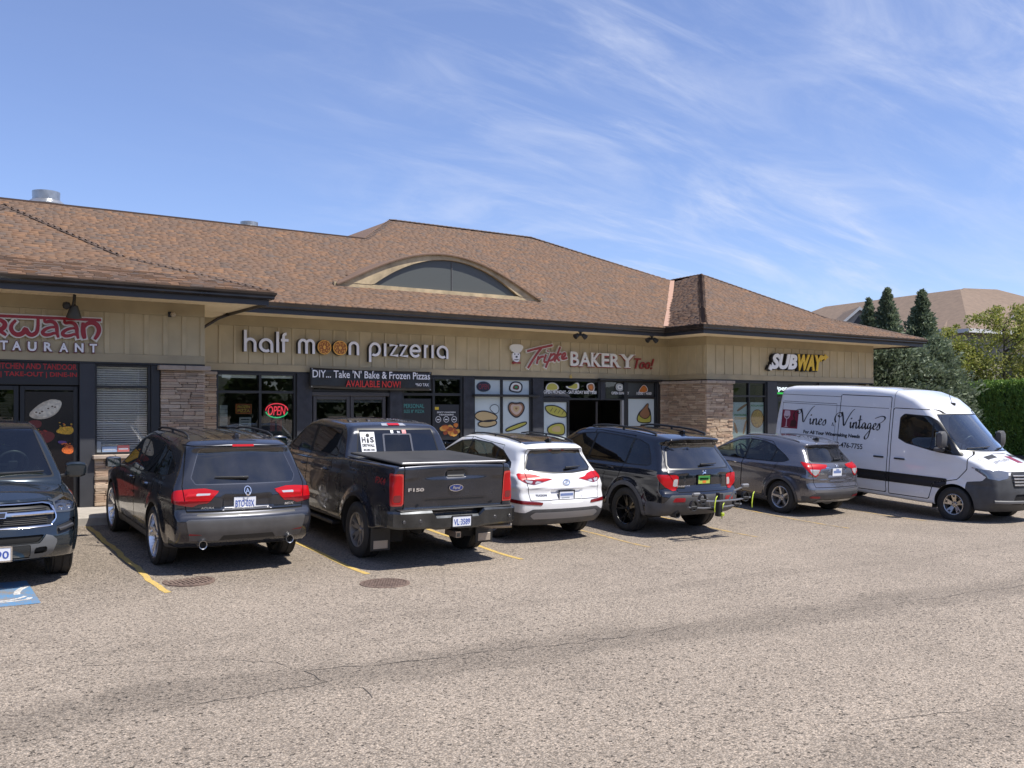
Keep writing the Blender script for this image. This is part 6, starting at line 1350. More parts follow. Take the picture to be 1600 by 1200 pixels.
# far apartment house
e = empty('apartment_house', (60, 27, 0), 0, 'large far apartment house with broad tan hip roofs and small gables above the trees', 'building'); FR = mat('tan distant shingle', (.185, .132, .095), .9, noise=(3.0, .14, 6), bump=(25, .4, .03)); FW = mat('grey beige stucco', (.33, .30, .26), .85, noise=(2, .1)); FT = mat('white painted trim', (.6, .6, .58), .6); GLS = mat('far window glass', (.03, .035, .04), .1, coat=.8)
O = Vector((60, 27, 0))
def fb(name, vs, fs, m, parent=None): b = MB(); b.add([tuple(Vector(v)-O) for v in vs], fs); return b.build(name, m, parent or e, fixn=False)
def hiproof(c, ax, L, Wd, z0, z1, ridge, nm='roof'):
    """rectangle roof: centre c, axis direction angle, length L, width Wd"""
    a = Vector((math.cos(ax), math.sin(ax), 0)); w = Vector((-a.y, a.x, 0)); c = Vector(c)
    P = [c-a*L/2-w*Wd/2, c+a*L/2-w*Wd/2, c+a*L/2+w*Wd/2, c-a*L/2+w*Wd/2]; P = [Vector((p.x, p.y, z0)) for p in P]; r0 = c-a*ridge/2; r1 = c+a*ridge/2; r0 = Vector((r0.x, r0.y, z1)); r1 = Vector((r1.x, r1.y, z1))
    ro = fb(nm, P+[r0, r1], [(0, 1, 5, 4), (1, 2, 5), (2, 3, 4, 5), (3, 0, 4), (0, 3, 2, 1)], FR)
    Q = [p+(c-p)*.06 for p in P]; Q = [Vector((p.x, p.y, z0-.02)) for p in Q]; G = [Vector((p.x, p.y, 0)) for p in Q]; fb('wall', Q+G, [(0, 1, 5, 4), (1, 2, 6, 5), (2, 3, 7, 6), (3, 0, 4, 7)], FW)
    E_ = [Vector((p.x, p.y, z0-.25)) for p in P]; fb('fascia', P+E_, [(0, 1, 5, 4), (1, 2, 6, 5), (2, 3, 7, 6), (3, 0, 4, 7)], FT, None); return a, w, Q
# long wing running to the left, main block, lower porch block
AX = math.atan2(-3.2, 4.75)
hiproof((63.7, 33.2, 0), math.atan2(-13.1, -1.7), 26, 15, 7.3, 10.95, 13.2)
a, w, Q = hiproof((66.2, 27.0, 0), AX+.25, 19, 15, 7.4, 11.25, 3.0)
hiproof((63.5, 19.5, 0), AX+.25, 9, 8, 5.8, 7.9, 3.0, 'porch_roof')
def gable(px, py, z0, W_g, H_g, dep, nm='gable_dormer'):
    c = Vector((px, py, z0)); f = Vector((-.62, -.78, 0)).normalized(); s2 = Vector((-f.y, f.x, 0))
    P = [c-s2*W_g/2, c+s2*W_g/2, c+Vector((0, 0, H_g))]; Bk = [p-f*dep for p in P]
    g = fb(nm, P+Bk, [(0, 1, 2), (0, 2, 5, 3), (1, 4, 5, 2)], FW); o = .25
    rp = [c-s2*(W_g/2+o)-Vector((0, 0, .1))+f*.2, c+Vector((0, 0, H_g+.12))+f*.2, c+s2*(W_g/2+o)-Vector((0, 0, .1))+f*.2]; rb = [p-f*dep for p in rp]
    fb('dormer_roof', rp+rb, [(0, 1, 4, 3), (1, 2, 5, 4)], FR, g); fb('dormer_trim', rp+[p-Vector((0, 0, .22)) for p in rp], [(0, 1, 4, 3), (1, 2, 5, 4)], FT, g)
    fb('louvre', [c-s2*.4+f*.02+Vector((0, 0, .1)), c+s2*.4+f*.02+Vector((0, 0, .1)), c+f*.02+Vector((0, 0, H_g*.6))], [(0, 1, 2)], mat('dark louvre', (.05, .05, .05), .7), g)
gable(53.6, 28.6, 8.0, 2.6, 1.15, 4.0); gable(61.8, 21.9, 7.9, 2.0, .9, 3.5); gable(62.5, 17.0, 5.9, 2.6, 1.2, 3.5)
f = Vector((-.62, -.78, 0)).normalized(); s2 = Vector((-f.y, f.x, 0))
for k in range(5):
    for zz in (1.4, 4.2):
        c = Vector((56.5, 20.2, zz))+s2*(-k*2.6) if False else Q[0]+(Q[1]-Q[0])*((k+.7)/5.4); c = Vector((c.x, c.y, zz)); d_ = (Q[1]-Q[0]).normalized(); nrm = Vector((d_.y, -d_.x, 0)); c = c+nrm*.04
        wf = fb('window', [c-d_*.62, c+d_*.62, c+d_*.62+Vector((0, 0, 1.5)), c-d_*.62+Vector((0, 0, 1.5))], [(0, 1, 2, 3)], FT); c2 = c+nrm*.03+Vector((0, 0, .1)); fb('pane', [c2-d_*.52, c2-d_*.03, c2-d_*.03+Vector((0, 0, 1.3)), c2-d_*.52+Vector((0, 0, 1.3))], [(0, 1, 2, 3)], GLS, wf); fb('pane', [c2+d_*.03, c2+d_*.52, c2+d_*.52+Vector((0, 0, 1.3)), c2+d_*.03+Vector((0, 0, 1.3))], [(0, 1, 2, 3)], GLS, wf)
b = MB(); b.rbox(2.6, 4.6, 13.4, 14.4, 9.2, 10.35, .05); b.build('roof_equipment', mat('dark roof unit', (.04, .05, .07), .4), e)
for (x, y, z) in ((5.2, -4.5, 10.0), (5.6, -6.0, 9.2), (4.2, -5.2, 9.0)): b = MB(); b.tube([(x, y, z-.6), (x, y, z+.35)], .09, 7); b.build('roof_pipe', mat('dark roof unit', (0, 0, 0)), e)
# wooded rise behind the camera and low hills round the valley (seen in glass and paint)
HILL = mat('wooded hill', (.045, .06, .028), .95, noise=(.05, .5, 8)); vs = []; fs = []; nA = 96
for i in range(nA+1):
    a = 2*PI*i/nA; th = a; hgt = 34+14*math.sin(a*3+1)+9*math.sin(a*7)+5*math.sin(a*17); fr_ = math.cos(a-math.atan2(.827, .562)); fr_ = fr_; hgt *= .33+.67*(.5-.5*fr_)
    for (rr, k) in ((260, 0), (330, .55), (430, 1), (700, 1.15)): vs.append((rr*math.cos(a), rr*math.sin(a), -2+hgt*k))
for i in range(nA):
    for j in range(3): fs.append((4*i+j, 4*i+4+j, 4*i+5+j, 4*i+1+j))
b = MB(); b.add(vs, fs); o = b.build('hills', HILL, fixn=False, smooth=True); o['kind'] = 'structure'
rng = np.random.default_rng(9); Cs = []
for k in range(46):
    x = -70+k*3.4+rng.uniform(-1, 1); y = -44+rng.uniform(-4, 4)-.15*abs(x); h = rng.uniform(5, 11); r_ = h*.33; m_ = 420
    q = rng.normal(0, 1, (m_, 3)); q /= np.linalg.norm(q, axis=1)[:, None]; q *= rng.uniform(.5, 1, (m_, 1))**.5; Cs.append(np.array([x, y, h*.58])+q*np.array([r_, r_, h*.46]))
C = np.concatenate(Cs); V, T = leaves(C, C*0, .9, .6, 1, rng); o = link('far_woods', np_mesh('far_woods', V, T, BUSH)); o['kind'] = 'stuff'
def common(sh, root, paintm, doors, handles, hm, splits_n, panem, surround=GASK, wheelarch=True):
    sh.emit('body', 'body', paintm, root); sh.emit('panel_gap', 'panel_gap', GAP, root, off=-.008)
    for sy, nm in ((1, 'left'), (-1, 'right')):
        ds = []
        for i in range(doors):
            d = sh.emit('door%d' % i, ['front_door', 'rear_door', 'cargo_door'][min(i, 2)], paintm, root, split=lambda x, y, z, s=sy: y*s > 0); ds.append(d)
        sh.emit('surround', 'window_surround', surround, root, split=lambda x, y, z, s=sy: y*s > 0)
        for i in range(splits_n):
            sh.emit('pane%d' % i, 'side_window', panem[i], root, off=-.003, split=lambda x, y, z, s=sy: y*s > 0)
        for i, (hx, hz) in enumerate(handles):
            o = handle(root, sh, hx, hz, sy, hm)
            if i < len(ds) and ds[i]: o.parent = ds[i]
    [sh.emit('arch_trim', 'arch_trim', GREYPL, root, off=.009, split=lambda x, y, z: (y*sy > 0) & ((x < 1.4) == fr_)) for sy in (1, -1) for fr_ in (True, False)]; sh.emit('cladding', 'lower_cladding', GREYPL, root, off=.003)
    sh.emit('windshield_surround', 'windshield_surround', GASK, root)
    if wheelarch: wells(sh, root)
def archcut(sh, lip=.0, zmin=.0, srcs=('body', 'door0', 'door1', 'cladding')):
    for (ax, az_, r) in sh.arches:
        if lip: sh.cut(['body', 'door0', 'door1', 'cladding', 'panel_gap'], lambda x, y, z: np.maximum(np.hypot(x-ax, z-az_)-r-lip, .5-np.abs(y)), 'arch_trim')
        sh.cut(list(sh.parts), lambda x, y, z: np.maximum(np.hypot(x-ax, z-az_)-r, .5-np.abs(y)), None)

def car_black_suv():
    root = empty('parked_car', label='black SUV parked nose-in at the left, twin round exhausts, rear plate BTO 03X', cat='car', group='cars parked nose-in at the shops')
    pm = paint('black suv paint', (.034, .036, .045), .34, .6)
    sil = [(-.92, .34), (-1.04, .42), (-1.10, .56), (-1.115, .70), (-1.08, .755), (-1.02, .79), (-1.01, .95), (-.985, 1.06), (-.93, 1.17), (-.73, 1.54), (-.80, 1.575), (-.79, 1.61), (-.55, 1.655), (-.1, 1.685), (.7, 1.695), (1.3, 1.665), (1.62, 1.60), (2.48, 1.12), (3.0, 1.04), (3.5, .92), (3.68, .78), (3.74, .6), (3.73, .40), (3.6, .25), (3.0, .22), (.5, .22), (-.5, .28)]
    def disp(x, y, z):
        f = .035*sst(.36, .31, np.abs(y))*sst(.80, .84, z)*sst(1.00, .94, z)*(x < -.7)          # plate recess
        f = f+.012*sst(.72, .70, z)*sst(.55, .58, z)*(x < -.9)*sst(.72, .66, np.abs(y))*0
        return f-.010*np.exp(-((z-.985)/.02)**2)*(x < -.8)*(np.abs(y) < .8)
    sh = Shell(sil, [(-1.2, .90), (-.9, .95), (-.3, .985), (.5, .985), (2.6, .985), (3.3, .93), (3.8, .84)], (1.06, -.03), tumble=.40, shoulder=.012,
               gdw=((-1.2, .07), (-.6, .03), (.2, 0), (1.4, 0), (2.5, .05)), k=(.06, .13), bow=(.13, .2), arches=((0, .375, .43), (2.75, .375, .43)), flare=.022, creases=((.93, -.02, .008, .05),), disp=disp, core=(-.35, 2.7), zc=.78)
    # rear
    rw = [(-.66, 1.14), (.66, 1.14), (.70, 1.20), (.565, 1.53), (-.565, 1.53), (-.70, 1.20)]
    rear = lambda x, y, z: x+.15
    sh.cut('body', polyg(rw, 'end', rear, .022), 'rear_surround'); sh.cut('rear_surround', polyg(rw, 'end', rear, .012), 'rear_window')
    tl = wrapg([(.43, 1.04), (.66, 1.075), (.86, 1.07), (1.12, 1.05), (1.20, .99), (1.17, .90), (.90, .865), (.80, .855), (.72, .885), (.57, .90)], -1.03)
    sh.cut('body', tl, 'tail_light')
    sh.cut('tail_light', wrapg([(.56, .985), (.76, .985), (.76, 1.015), (.54, 1.015)], -1.03), 'tail_clear'); sh.cut('tail_light', wrapg([(.50, .925), (.80, .925), (1.16, .93), (1.16, .88), (.80, .85), (.72, .87)], -1.03), 'tail_dark')
    sh.seam(['body', 'tailgate'], lambda x, y, z: z-.792, .009, cond=lambda x, y, z: np.maximum(x+.9, np.abs(y)-.80)); sh.seam(['body'], lambda x, y, z: z-.66-.16*(x+.55), .004, cond=lambda x, y, z: np.maximum(np.maximum(x+.42, -.98-x), .5-np.abs(y)))
    sh.seam(['body'], polyg([(-.80, .80), (.80, .80), (.84, 1.1), (.72, 1.58), (-.72, 1.58), (-.84, 1.1)], 'end', rear), .006)
    sh.cut('body', polyg([(-.80, .80), (.80, .80), (.84, 1.1), (.72, 1.58), (-.72, 1.58), (-.84, 1.1)], 'end', rear), 'tailgate')
    sh.seam(['tail_light'], polyg([(-.80, .80), (.80, .80), (.84, 1.1), (-.84, 1.1)], 'end', rear), .004)
    sh.cut('body', polyg([(-.76, .44), (.76, .44), (.82, .69), (.78, .71), (-.78, .71), (-.82, .69)], 'end', lambda x, y, z: x+.7), 'bumper_panel')
    sh.cut('bumper_panel', polyg([(-.42, .40), (.42, .40), (.34, .505), (-.34, .505)], 'end', lambda x, y, z: x+.7), 'bumper_low')
    sh.cut('bumper_panel', polyg([(.52, .515), (.78, .515), (.78, .54), (.52, .54)], 'endm', lambda x, y, z: x+.7), 'reflector')
    sh.cut('body', polyg([(-.68, .745), (.68, .745), (.68, .77), (-.68, .77)], 'end', lambda x, y, z: x+.9), 'bumper_strip')
    # front windscreen
    ws = [(-.70, 1.17), (.70, 1.17), (.58, 1.585), (-.58, 1.585)]; fr = lambda x, y, z: 1.5-x
    sh.cut('body', polyg(ws, 'end', fr, .03), 'windshield_surround'); sh.cut('windshield_surround', polyg(ws, 'end', fr), 'windshield')
    dlo = [(2.32, 1.10), (1.0, 1.10), (0, 1.14), (-.42, 1.18), (-.55, 1.24), (-.50, 1.34), (-.15, 1.50), (.3, 1.57), (1.0, 1.585), (1.5, 1.53), (1.95, 1.33)]
    d0 = [(2.42, 1.0), (2.30, .36), (1.22, .36), (1.20, 1.05), (1.16, 1.62), (1.5, 1.60), (2.0, 1.4), (2.4, 1.12)]
    d1 = [(1.20, .36), (.52, .36), (.40, .70), (.22, .86), (.12, 1.1), (.0, 1.58), (1.15, 1.62), (1.19, 1.05)]
    std_panels(sh, dlo, [(1.14, -.12), (.10, -.28)], [d0, d1])
    sh.cut(['body', 'door0', 'door1'], lambda x, y, z: np.maximum(z-.345, .3-np.abs(y)), 'cladding')
    archcut(sh)
    common(sh, root, pm, 2, [(1.42, .99), (.46, 1.0)], CHROME, 3, [SMOKE, TINT, TINT])
    sh.emit('rear_surround', 'rear_window_surround', mat('thin dark chrome', (.16, .16, .17), .25, .9), root)
    tg = sh.emit('tailgate', 'tailgate', pm, root); sh.emit('rear_window', 'rear_window', RTINT, tg, off=-.002)
    for s_ in (1, -1):
        t = sh.emit('tail_light', 'tail_light', REDL, root, off=.006, split=lambda x, y, z: y*s_ > 0)
        sh.emit('tail_clear', 'tail_lens', CLRL, t, off=.007, split=lambda x, y, z: y*s_ > 0); sh.emit('tail_dark', 'tail_lens', DREDL, t, off=.006, split=lambda x, y, z: y*s_ > 0)
    sh.emit('bumper_panel', 'bumper_panel', mat('grey bumper skin', (.10, .10, .103), .4, .3, coat=.3, noise=(5, .15)), root, off=.008)
    sh.emit('bumper_low', 'bumper_valance', BLKPL, root); sh.emit('reflector', 'reflector', REFL, root, off=.006); sh.emit('bumper_strip', 'bumper_strip', BLKPL, root)
    sh.emit('windshield', 'windshield', SMOKE, root, off=-.003)
    P, N = sh.hit([0], [.89], 'rear'); plate(tg, P[0][0]-.012, 0.03, .885, 'BTO·03X', bands=[(-.03, .03, -.07, -.055, mat('plate green sticker', (.03, .3, .12), .5))])
    V, F = text_geo('A', -.028, .028, 1.005, 1.065, .004, bold=.01); sh.decal('badge', V, F, 'rear', WBADGE, tg, .012)
    rg = MB(); stroke(rg, arc(0, 1.037, .046, .050, 0, 360, 24)[:-1], .010, 0, .006, closed=True); sh.decal('badge', np.array(rg.v), rg.f, 'rear', WBADGE, tg, .012)
    V, F = text_geo('ACURA', -.62, -.45, .825, .852, .003, bold=.02, shear=.2); sh.decal('badge_lettering', V, F, 'rear', WBADGE, tg, .008)
    V, F = text_geo('MDX', .53, .67, .835, .865, .003, bold=.02, shear=.2); sh.decal('badge_lettering', V, F, 'rear', WBADGE, tg, .008)
    wiper(sh, tg, (-.02, 1.185), (.42, 1.20))
    sh.decal_poly('brake_light', [(-.15, 1.578), (.15, 1.578), (.15, 1.60), (-.15, 1.60)], 'rear', REDL, tg, .006)
    for y in (.60, -.60): exhaust(root, -1.02, y, .395, .054, mat('dull chrome', (.45, .45, .45), .25, .9))
    roof_rail(sh, root, -.25, 1.35, .60, BLKPL, .04, .016)
    # roof panel grooves
    for y in (-.42, -.21, 0, .21, .42):
        P, N = sh.hit(np.linspace(-.45, 1.1, 12), np.full(12, y), 'top'); t = MB(); t.tube([tuple(p+n*.001) for p, n in zip(P, N)], .007, 5); t.build('roof_rib', pm, root, smooth=True)
    shark_fin(sh, root, -.42, pm)
    wheels(root, 'mdx', 2.75, 1.72, .378, .265, .292, 5, 'split', mat('bright chrome alloy', (.72, .72, .74), .2, .9), DALLOY)
    mirror(root, 2.05, 1.0, 1.13, pm, w=.22, h=.16); mirror(root, 2.05, -1.0, 1.13, pm, w=.22, h=.16)
    cabin(root, 2.1, -.8, .55, .78)
    place_vehicle(root, 1.20, 1.68, gz(1.2, 1.68), .0, 1, .055, .0075, (1, .97, 1.05))
    return root
def car_pickup():
    root = empty('parked_car', label='black crew-cab pickup parked nose-in with a white drywall sticker on its rear glass', cat='pickup truck', group='cars parked nose-in at the shops')
    pm = paint('black pickup paint', (.030, .033, .044), .34, .55, .2)
    sil = [(-1.0, .58), (-1.13, .64), (-1.145, 1.0), (-1.15, 1.24), (-1.165, 1.445), (-1.15, 1.48), (-1.05, 1.475), (.55, 1.44), (1.8, 1.35), (3.3, 1.32), (3.9, 1.27), (4.45, 1.17), (4.60, 1.05), (4.66, .8), (4.66, .5), (4.5, .36), (3.2, .42), (.6, .45), (-.6, .5)]
    def disp(x, y, z):
        yy = np.abs(y)
        f = .014*sst(.80, .78, yy)*sst(.84, .86, z)*sst(.985+.11*sst(.42, .60, yy)*0-.10*sst(.45, .66, yy), .965-.10*sst(.45, .66, yy), z)*(x < -.9)
        f = f+.022*sst(.37, .35, np.abs(y+.0))*sst(1.28, 1.295, z)*sst(1.395, 1.38, z)*sst(.17, .15, np.abs(y))*(x < -.9)
        return f-.012*np.exp(-((z-1.275)/.012)**2)*(x < -.9)*(yy < .8)
    sh = Shell(sil, [(-1.3, .975), (-.6, 1.0), (.5, 1.0), (3.2, 1.0), (4.0, .99), (4.7, .90)], (1.30, 0), tumble=.25, shoulder=.0, k=(.045, .05), crown=.02, bow=(.035, .2),
               arches=((0, .41, .50), (3.68, .41, .50)), flare=.035, creases=((1.16, 0, .008, .05), (.72, 0, -.006, .05)), disp=disp, core=(-.6, 4.0), zc=.85, low=.03, yb=1.12)
    rear = lambda x, y, z: x+.9
    tgp = [(-.80, .80), (.80, .80), (.80, 1.5), (-.80, 1.5)]
    sh.cut('body', wrapg([(.825, .90), (1.045, .90), (1.08, 1.09), (1.12, 1.345), (.825, 1.345)], -1.145), 'tail_frame')
    sh.cut('tail_frame', wrapg([(.845, .925), (1.02, .925), (1.05, 1.09), (1.085, 1.32), (.845, 1.32)], -1.145), 'tail_light')
    sh.cut('tail_light', wrapg([(.865, .95), (.99, .95), (.99, 1.05), (.865, 1.05)], -1.145), 'tail_dark')
    sh.seam('body', polyg(tgp, 'end', rear), .008); sh.cut('body', polyg(tgp, 'end', rear), 'tailgate')
    sh.cut('tailgate', polyg([(-.15, 1.29), (.15, 1.29), (.15, 1.38), (-.15, 1.38)], 'end', rear), 'tg_handle')
    d0 = [(3.05, 1.5), (3.15, .95), (3.08, .50), (2.12, .50), (2.10, 1.5)]; d1 = [(2.08, 1.5), (2.10, .50), (1.10, .50), (1.05, 1.5)]
    for i, d in enumerate((d0, d1)):
        sh.seam('body', polyg(d, 'side', both), .006); sh.cut('body', polyg(d, 'side', both), 'door%d' % i)
    sh.seam('body', lambda x, y, z: x-.66, .006, cond=lambda x, y, z: .5-np.abs(y))
    sh.cut(['body', 'door0', 'door1'], lambda x, y, z: np.maximum(z-.50, .3-np.abs(y)), 'cladding')
    archcut(sh); common(sh, root, pm, 2, [(2.28, 1.17), (1.28, 1.17)], pm, 0, [])
    tg = sh.emit('tailgate', 'tailgate', pm, root); sh.emit('tg_handle', 'tailgate_handle', BLKPL, tg, off=.006)
    for s_ in (1, -1):
        t = sh.emit('tail_light', 'tail_light', REDL, root, off=.008, split=lambda x, y, z: y*s_ > 0)
        sh.emit('tail_frame', 'lamp_bezel', mat('red lamp bezel', (.55, .05, .04), .2, coat=.5), t, off=.004, split=lambda x, y, z: y*s_ > 0)
        sh.emit('tail_dark', 'tail_lens', DREDL, t, off=.009, split=lambda x, y, z: y*s_ > 0)
    # cab
    sc = [(.62, 1.1), (.62, 1.385), (.66, 1.42), (.80, 1.80), (.90, 1.895), (1.10, 1.935), (1.7, 1.955), (2.2, 1.94), (2.5, 1.885), (2.75, 1.79), (3.48, 1.36), (3.6, 1.1)]
    cb = Shell(sc, [(.4, .94), (1.0, .965), (2.6, .965), (3.6, .93)], (1.34, 0), tumble=.33, shoulder=.0, k=(.04, .10), crown=.03, bow=(.06, .22), arches=(), core=(.95, 3.0), zc=1.25, low=0, yb=1.08, res=.035, bez=2.6)
    dlo = [(3.10, 1.42), (2.9, 1.39), (.98, 1.395), (.94, 1.42), (1.03, 1.79), (1.10, 1.825), (2.35, 1.84), (2.62, 1.76)]
    cb.cut('body', polyg(dlo, 'side', both), 'surround')
    for i, (a, b) in enumerate(((2.12, 3.4), (.9, 2.02))):
        cb.cut('surround', lambda x, y, z: np.maximum(np.maximum(sdpoly(dlo, x, z)+.022, .35-np.abs(y)), np.maximum(a-x, x-b)), 'pane%d' % i)
    cb.seam(['body', 'surround'], lambda x, y, z: x-2.07, .006, cond=lambda x, y, z: .78-np.abs(y))
    rw = [(-.71, 1.44), (.71, 1.44), (.64, 1.83), (-.64, 1.83)]
    cb.cut('body', polyg(rw, 'end', lambda x, y, z: x-1.2, .012), 'rear_surround'); cb.cut('rear_surround', polyg(rw, 'end', lambda x, y, z: x-1.2, -.012), 'rear_window')
    cb.cut('rear_window', polyg([(-.24, 1.455), (.24, 1.455), (.23, 1.74), (-.23, 1.74)], 'end', lambda x, y, z: x-1.2, .02), 'slider_frame')
    cb.cut('slider_frame', polyg([(-.23, 1.455), (.23, 1.455), (.22, 1.74), (-.22, 1.74)], 'end', lambda x, y, z: x-1.2, .0), 'slider')
    cb.cut('body', polyg([(-.74, 1.40), (.74, 1.40), (.63, 1.85), (-.63, 1.85)], 'end', lambda x, y, z: 2.4-x), 'windshield')
    cb.emit('body', 'cab', pm, root); cb.emit('panel_gap', 'panel_gap', GAP, root, off=-.006)
    for sy in (1, -1):
        cb.emit('surround', 'window_surround', GASK, root, split=lambda x, y, z, s=sy: y*s > 0)
        for i, mm in ((0, SMOKE), (1, TINT)): cb.emit('pane%d' % i, 'side_window', mm, root, off=-.003, split=lambda x, y, z, s=sy: y*s > 0)
    cb.emit('rear_surround', 'rear_window_surround', GASK, root); w = cb.emit('rear_window', 'rear_window', glass('black pickup glass', (.02, .02, .022), 1.8, .01, dirt=.008), root, off=-.002)
    cb.emit('slider_frame', 'slider_frame', mat('slider frame grey', (.14, .14, .15), .3, .5), w, off=.004); cb.emit('slider', 'slider_pane', TINT, w, off=-.004)
    cb.emit('windshield', 'windshield', SMOKE, root, off=-.002)
    # sticker
    cb.decal_poly('sticker', [(-.625, 1.475), (-.385, 1.475), (-.385, 1.785), (-.625, 1.785)], 'rear', mat('white vinyl sticker', (.8, .8, .8), .4), w, .004, .04)
    st = mat('black sticker print', (.01, .01, .01), .5)
    for s_, a in (('H', (-.605, -.545, 1.625, 1.71)), ('S', (-.47, -.405, 1.625, 1.71)), ('i', (-.525, -.49, 1.62, 1.69)), ('DRYWALL', (-.605, -.405, 1.56, 1.605)), ('403.383.1536', (-.60, -.41, 1.50, 1.53))):
        V, F = text_geo(s_, *a, .001, bold=.03); cb.decal('sticker_print', V, F, 'rear', st, w, .008)
    V = MB(); V.prism([(-.505+.03*math.cos(a), 1.735+.03*math.sin(a)) for a in [i*PI/5 for i in range(10)]], 0, .001); cb.decal('sticker_print', np.array(V.v), V.f, 'rear', st, w, .008)
    cb.decal_poly('sticker', [(-.10, 1.765), (-.055, 1.765), (-.055, 1.81), (-.10, 1.81)], 'rear', PLW, w, .004)
    cb.decal_poly('sticker', [(.10, 1.76), (.17, 1.76), (.17, 1.815), (.10, 1.815)], 'rear', mat('pink sticker', (.6, .2, .2), .5), w, .004)
    V, F = text_geo('to', .01, .06, 1.765, 1.80, .001, bold=.02); cb.decal('sticker_print', V, F, 'rear', PLW, w, .006)
    cb.decal_poly('brake_light', [(-.21, 1.878), (.21, 1.878), (.19, 1.908), (-.19, 1.908)], 'rear', CLRL, root, .006); cb.decal_poly('brake_light', [(-.10, 1.880), (.10, 1.880), (.10, 1.906), (-.10, 1.906)], 'rear', REDL, root, .012)
    
    # bed cover
    t = MB(); t.rbox(-1.12, .60, -.86, .86, 1.465, 1.496, .012); o = t.build('bed_cover', mat('black vinyl bed cover', (.028, .027, .027), .75, noise=(3, .35), bump=(60, .2, .003)), root)
    t = MB(); t.rbox(-1.135, -1.105, -.84, .84, 1.472, 1.502, .006); t.build('cover_rail', SILV, o)
    for y in (-.885, .885): t = MB(); t.rbox(-1.1, .6, y-.025, y+.025, 1.42, 1.44, .008); t.build('bed_rail', BLKPL, root)
    # bumper
    bc = mat('dirty dark chrome', (.09, .095, .10), .22, .9, noise=(4, .3, 6))
    b = MB(); sec = lambda x0, zt, zb: [(x0, zb+.03), (x0-.0, zt-.03), (x0+.03, zt), (x0+.22, zt), (x0+.22, zb), (x0+.03, zb)]
    ys = [(-1.02, -1.10, .79, .575), (-.98, -1.19, .80, .56), (-.90, -1.255, .80, .555), (-.42, -1.275, .80, .545), (-.34, -1.25, .715, .52), (.34, -1.25, .715, .52), (.42, -1.275, .80, .545), (.90, -1.255, .80, .555), (.98, -1.19, .80, .56), (1.02, -1.10, .79, .575)]
    vs = []; fs = []
    for (y, x0, zt, zb) in ys: vs += [(a, y, c) for a, c in sec(x0, zt, zb)]
    for i in range(len(ys)-1):
        for k in range(6): fs.append((6*i+k, 6*i+(k+1) % 6, 6*i+6+(k+1) % 6, 6*i+6+k))
    fs += [tuple(range(6)), tuple(6*(len(ys)-1)+k for k in range(6))]; b.add(vs, fs); b.v = [(v[0], v[1], v[2]+.035) for v in b.v]; bo = b.build('rear_bumper', bc, root)
    b = MB(); b.rbox(-1.24, -1.12, -.9, .9, .835, .85, .005); b.build('bumper_step_pad', BLKPL, bo)
    for y in (-.85, -.6, .6, .85):
        b = MB(); b.lathe([(0, .004), (.022, .004), (.026, 0)], 12, Matrix.Translation((-1.268, y, .695)) @ Matrix.Rotation(-PI/2, 4, 'Y')); b.build('parking_sensor', DALLOY, bo)
    plate(root, -1.256, -.06, .66, 'VL·3589', frame=BLKPL)
    b = MB(); Mx = Matrix.Translation((-1.2, 0, .47)); b.box(-.07, .25, -.04, .04, -.04, .04, Mx); b.cur = 1; b.box(-.072, -.06, -.026, .026, -.026, .026, Mx); b.build('hitch_receiver', [mat('rusty hitch steel', (.12, .09, .07), .7), UNDER], root)
    b = MB(); b.tube([(.3, -.45, .5), (-.7, -.55, .5), (-.95, -.72, .5), (-1.1, -1.0, .52)], .035, 10); b.build('tail_pipe', mat('worn exhaust steel', (.3, .27, .24), .4, .8), root, smooth=True)
    b = MB(); b.tube([(0, -.8, .4), (0, .8, .4)], .05, 8); b.lathe([(0, -.14), (.1, -.1), (.15, 0), (.1, .1), (0, .14)], 12, Matrix.Translation((0, 0, .4))); b.rbox(-.9, 3.9, -.45, -.38, .45, .56, .01); b.rbox(-.9, 3.9, .38, .45, .45, .56, .01); b.build('axle_and_frame', UNDER, root)
    for y in (-.86, .86):
        b = MB(); b.rbox(-.56, -.54, y-.15, y+.15, .18, .62, .004); o = b.build('mud_flap', BLKPL, root); b = MB(); b.rbox(-.568, -.558, y-.11, y+.11, .21, .33, .004); b.build('flap_plate', mat('tan dusty plate', (.42, .36, .30), .5, .4), o)
    e = MB(); stroke(e, arc(0, 1.11, .0, .0, 0, 1, 1), .001, 0, .001); e = MB(); e.prism([(.115*math.cos(a), 1.13+.052*math.sin(a)) for a in [i*PI/14 for i in range(28)]], 0, .004); sh.decal('badge', np.array(e.v), e.f, 'rear', CHROME, tg, .02)
    e = MB(); e.prism([(.103*math.cos(a), 1.13+.042*math.sin(a)) for a in [i*PI/14 for i in range(28)]], 0, .003); sh.decal('badge', np.array(e.v), e.f, 'rear', mat('deep blue badge', (.01, .03, .16), .3, coat=.5), tg, .026)
    V, F = text_geo('Ford', -.062, .062, 1.11, 1.155, .001, shear=.3, bold=.01); sh.decal('badge_lettering', V, F, 'rear', WBADGE, tg, .031)
    V, F = text_geo('F150', -.74, -.50, 1.095, 1.145, .003, bold=.04); sh.decal('badge_lettering', V, F, 'rear', WBADGE, tg, .01)
    V, F = text_geo('FX4', .58, .88, 1.17, 1.26, .001, bold=.03); V[:, 0] = V[:, 0]; sh.decal('side_decal', V, F, 'left', mat('dark red decal', (.25, .015, .015), .4), root, .003)
    wheels(root, 'pu', 3.68, 1.72, .412, .275, .255, 6, 'wide', mat('bronze grey alloy', (.33, .31, .29), .35, .7), DALLOY)
    for sy in (1, -1): mirror(root, 2.98, sy*1.02, 1.45, pm, w=.26, h=.25, deep=.13)
    for sy in (1, -1): b = MB(); b.rbox(.9, 3.0, sy*.93-.07, sy*.93+.07, .34, .40, .015); b.build('running_board', BLKPL, root)
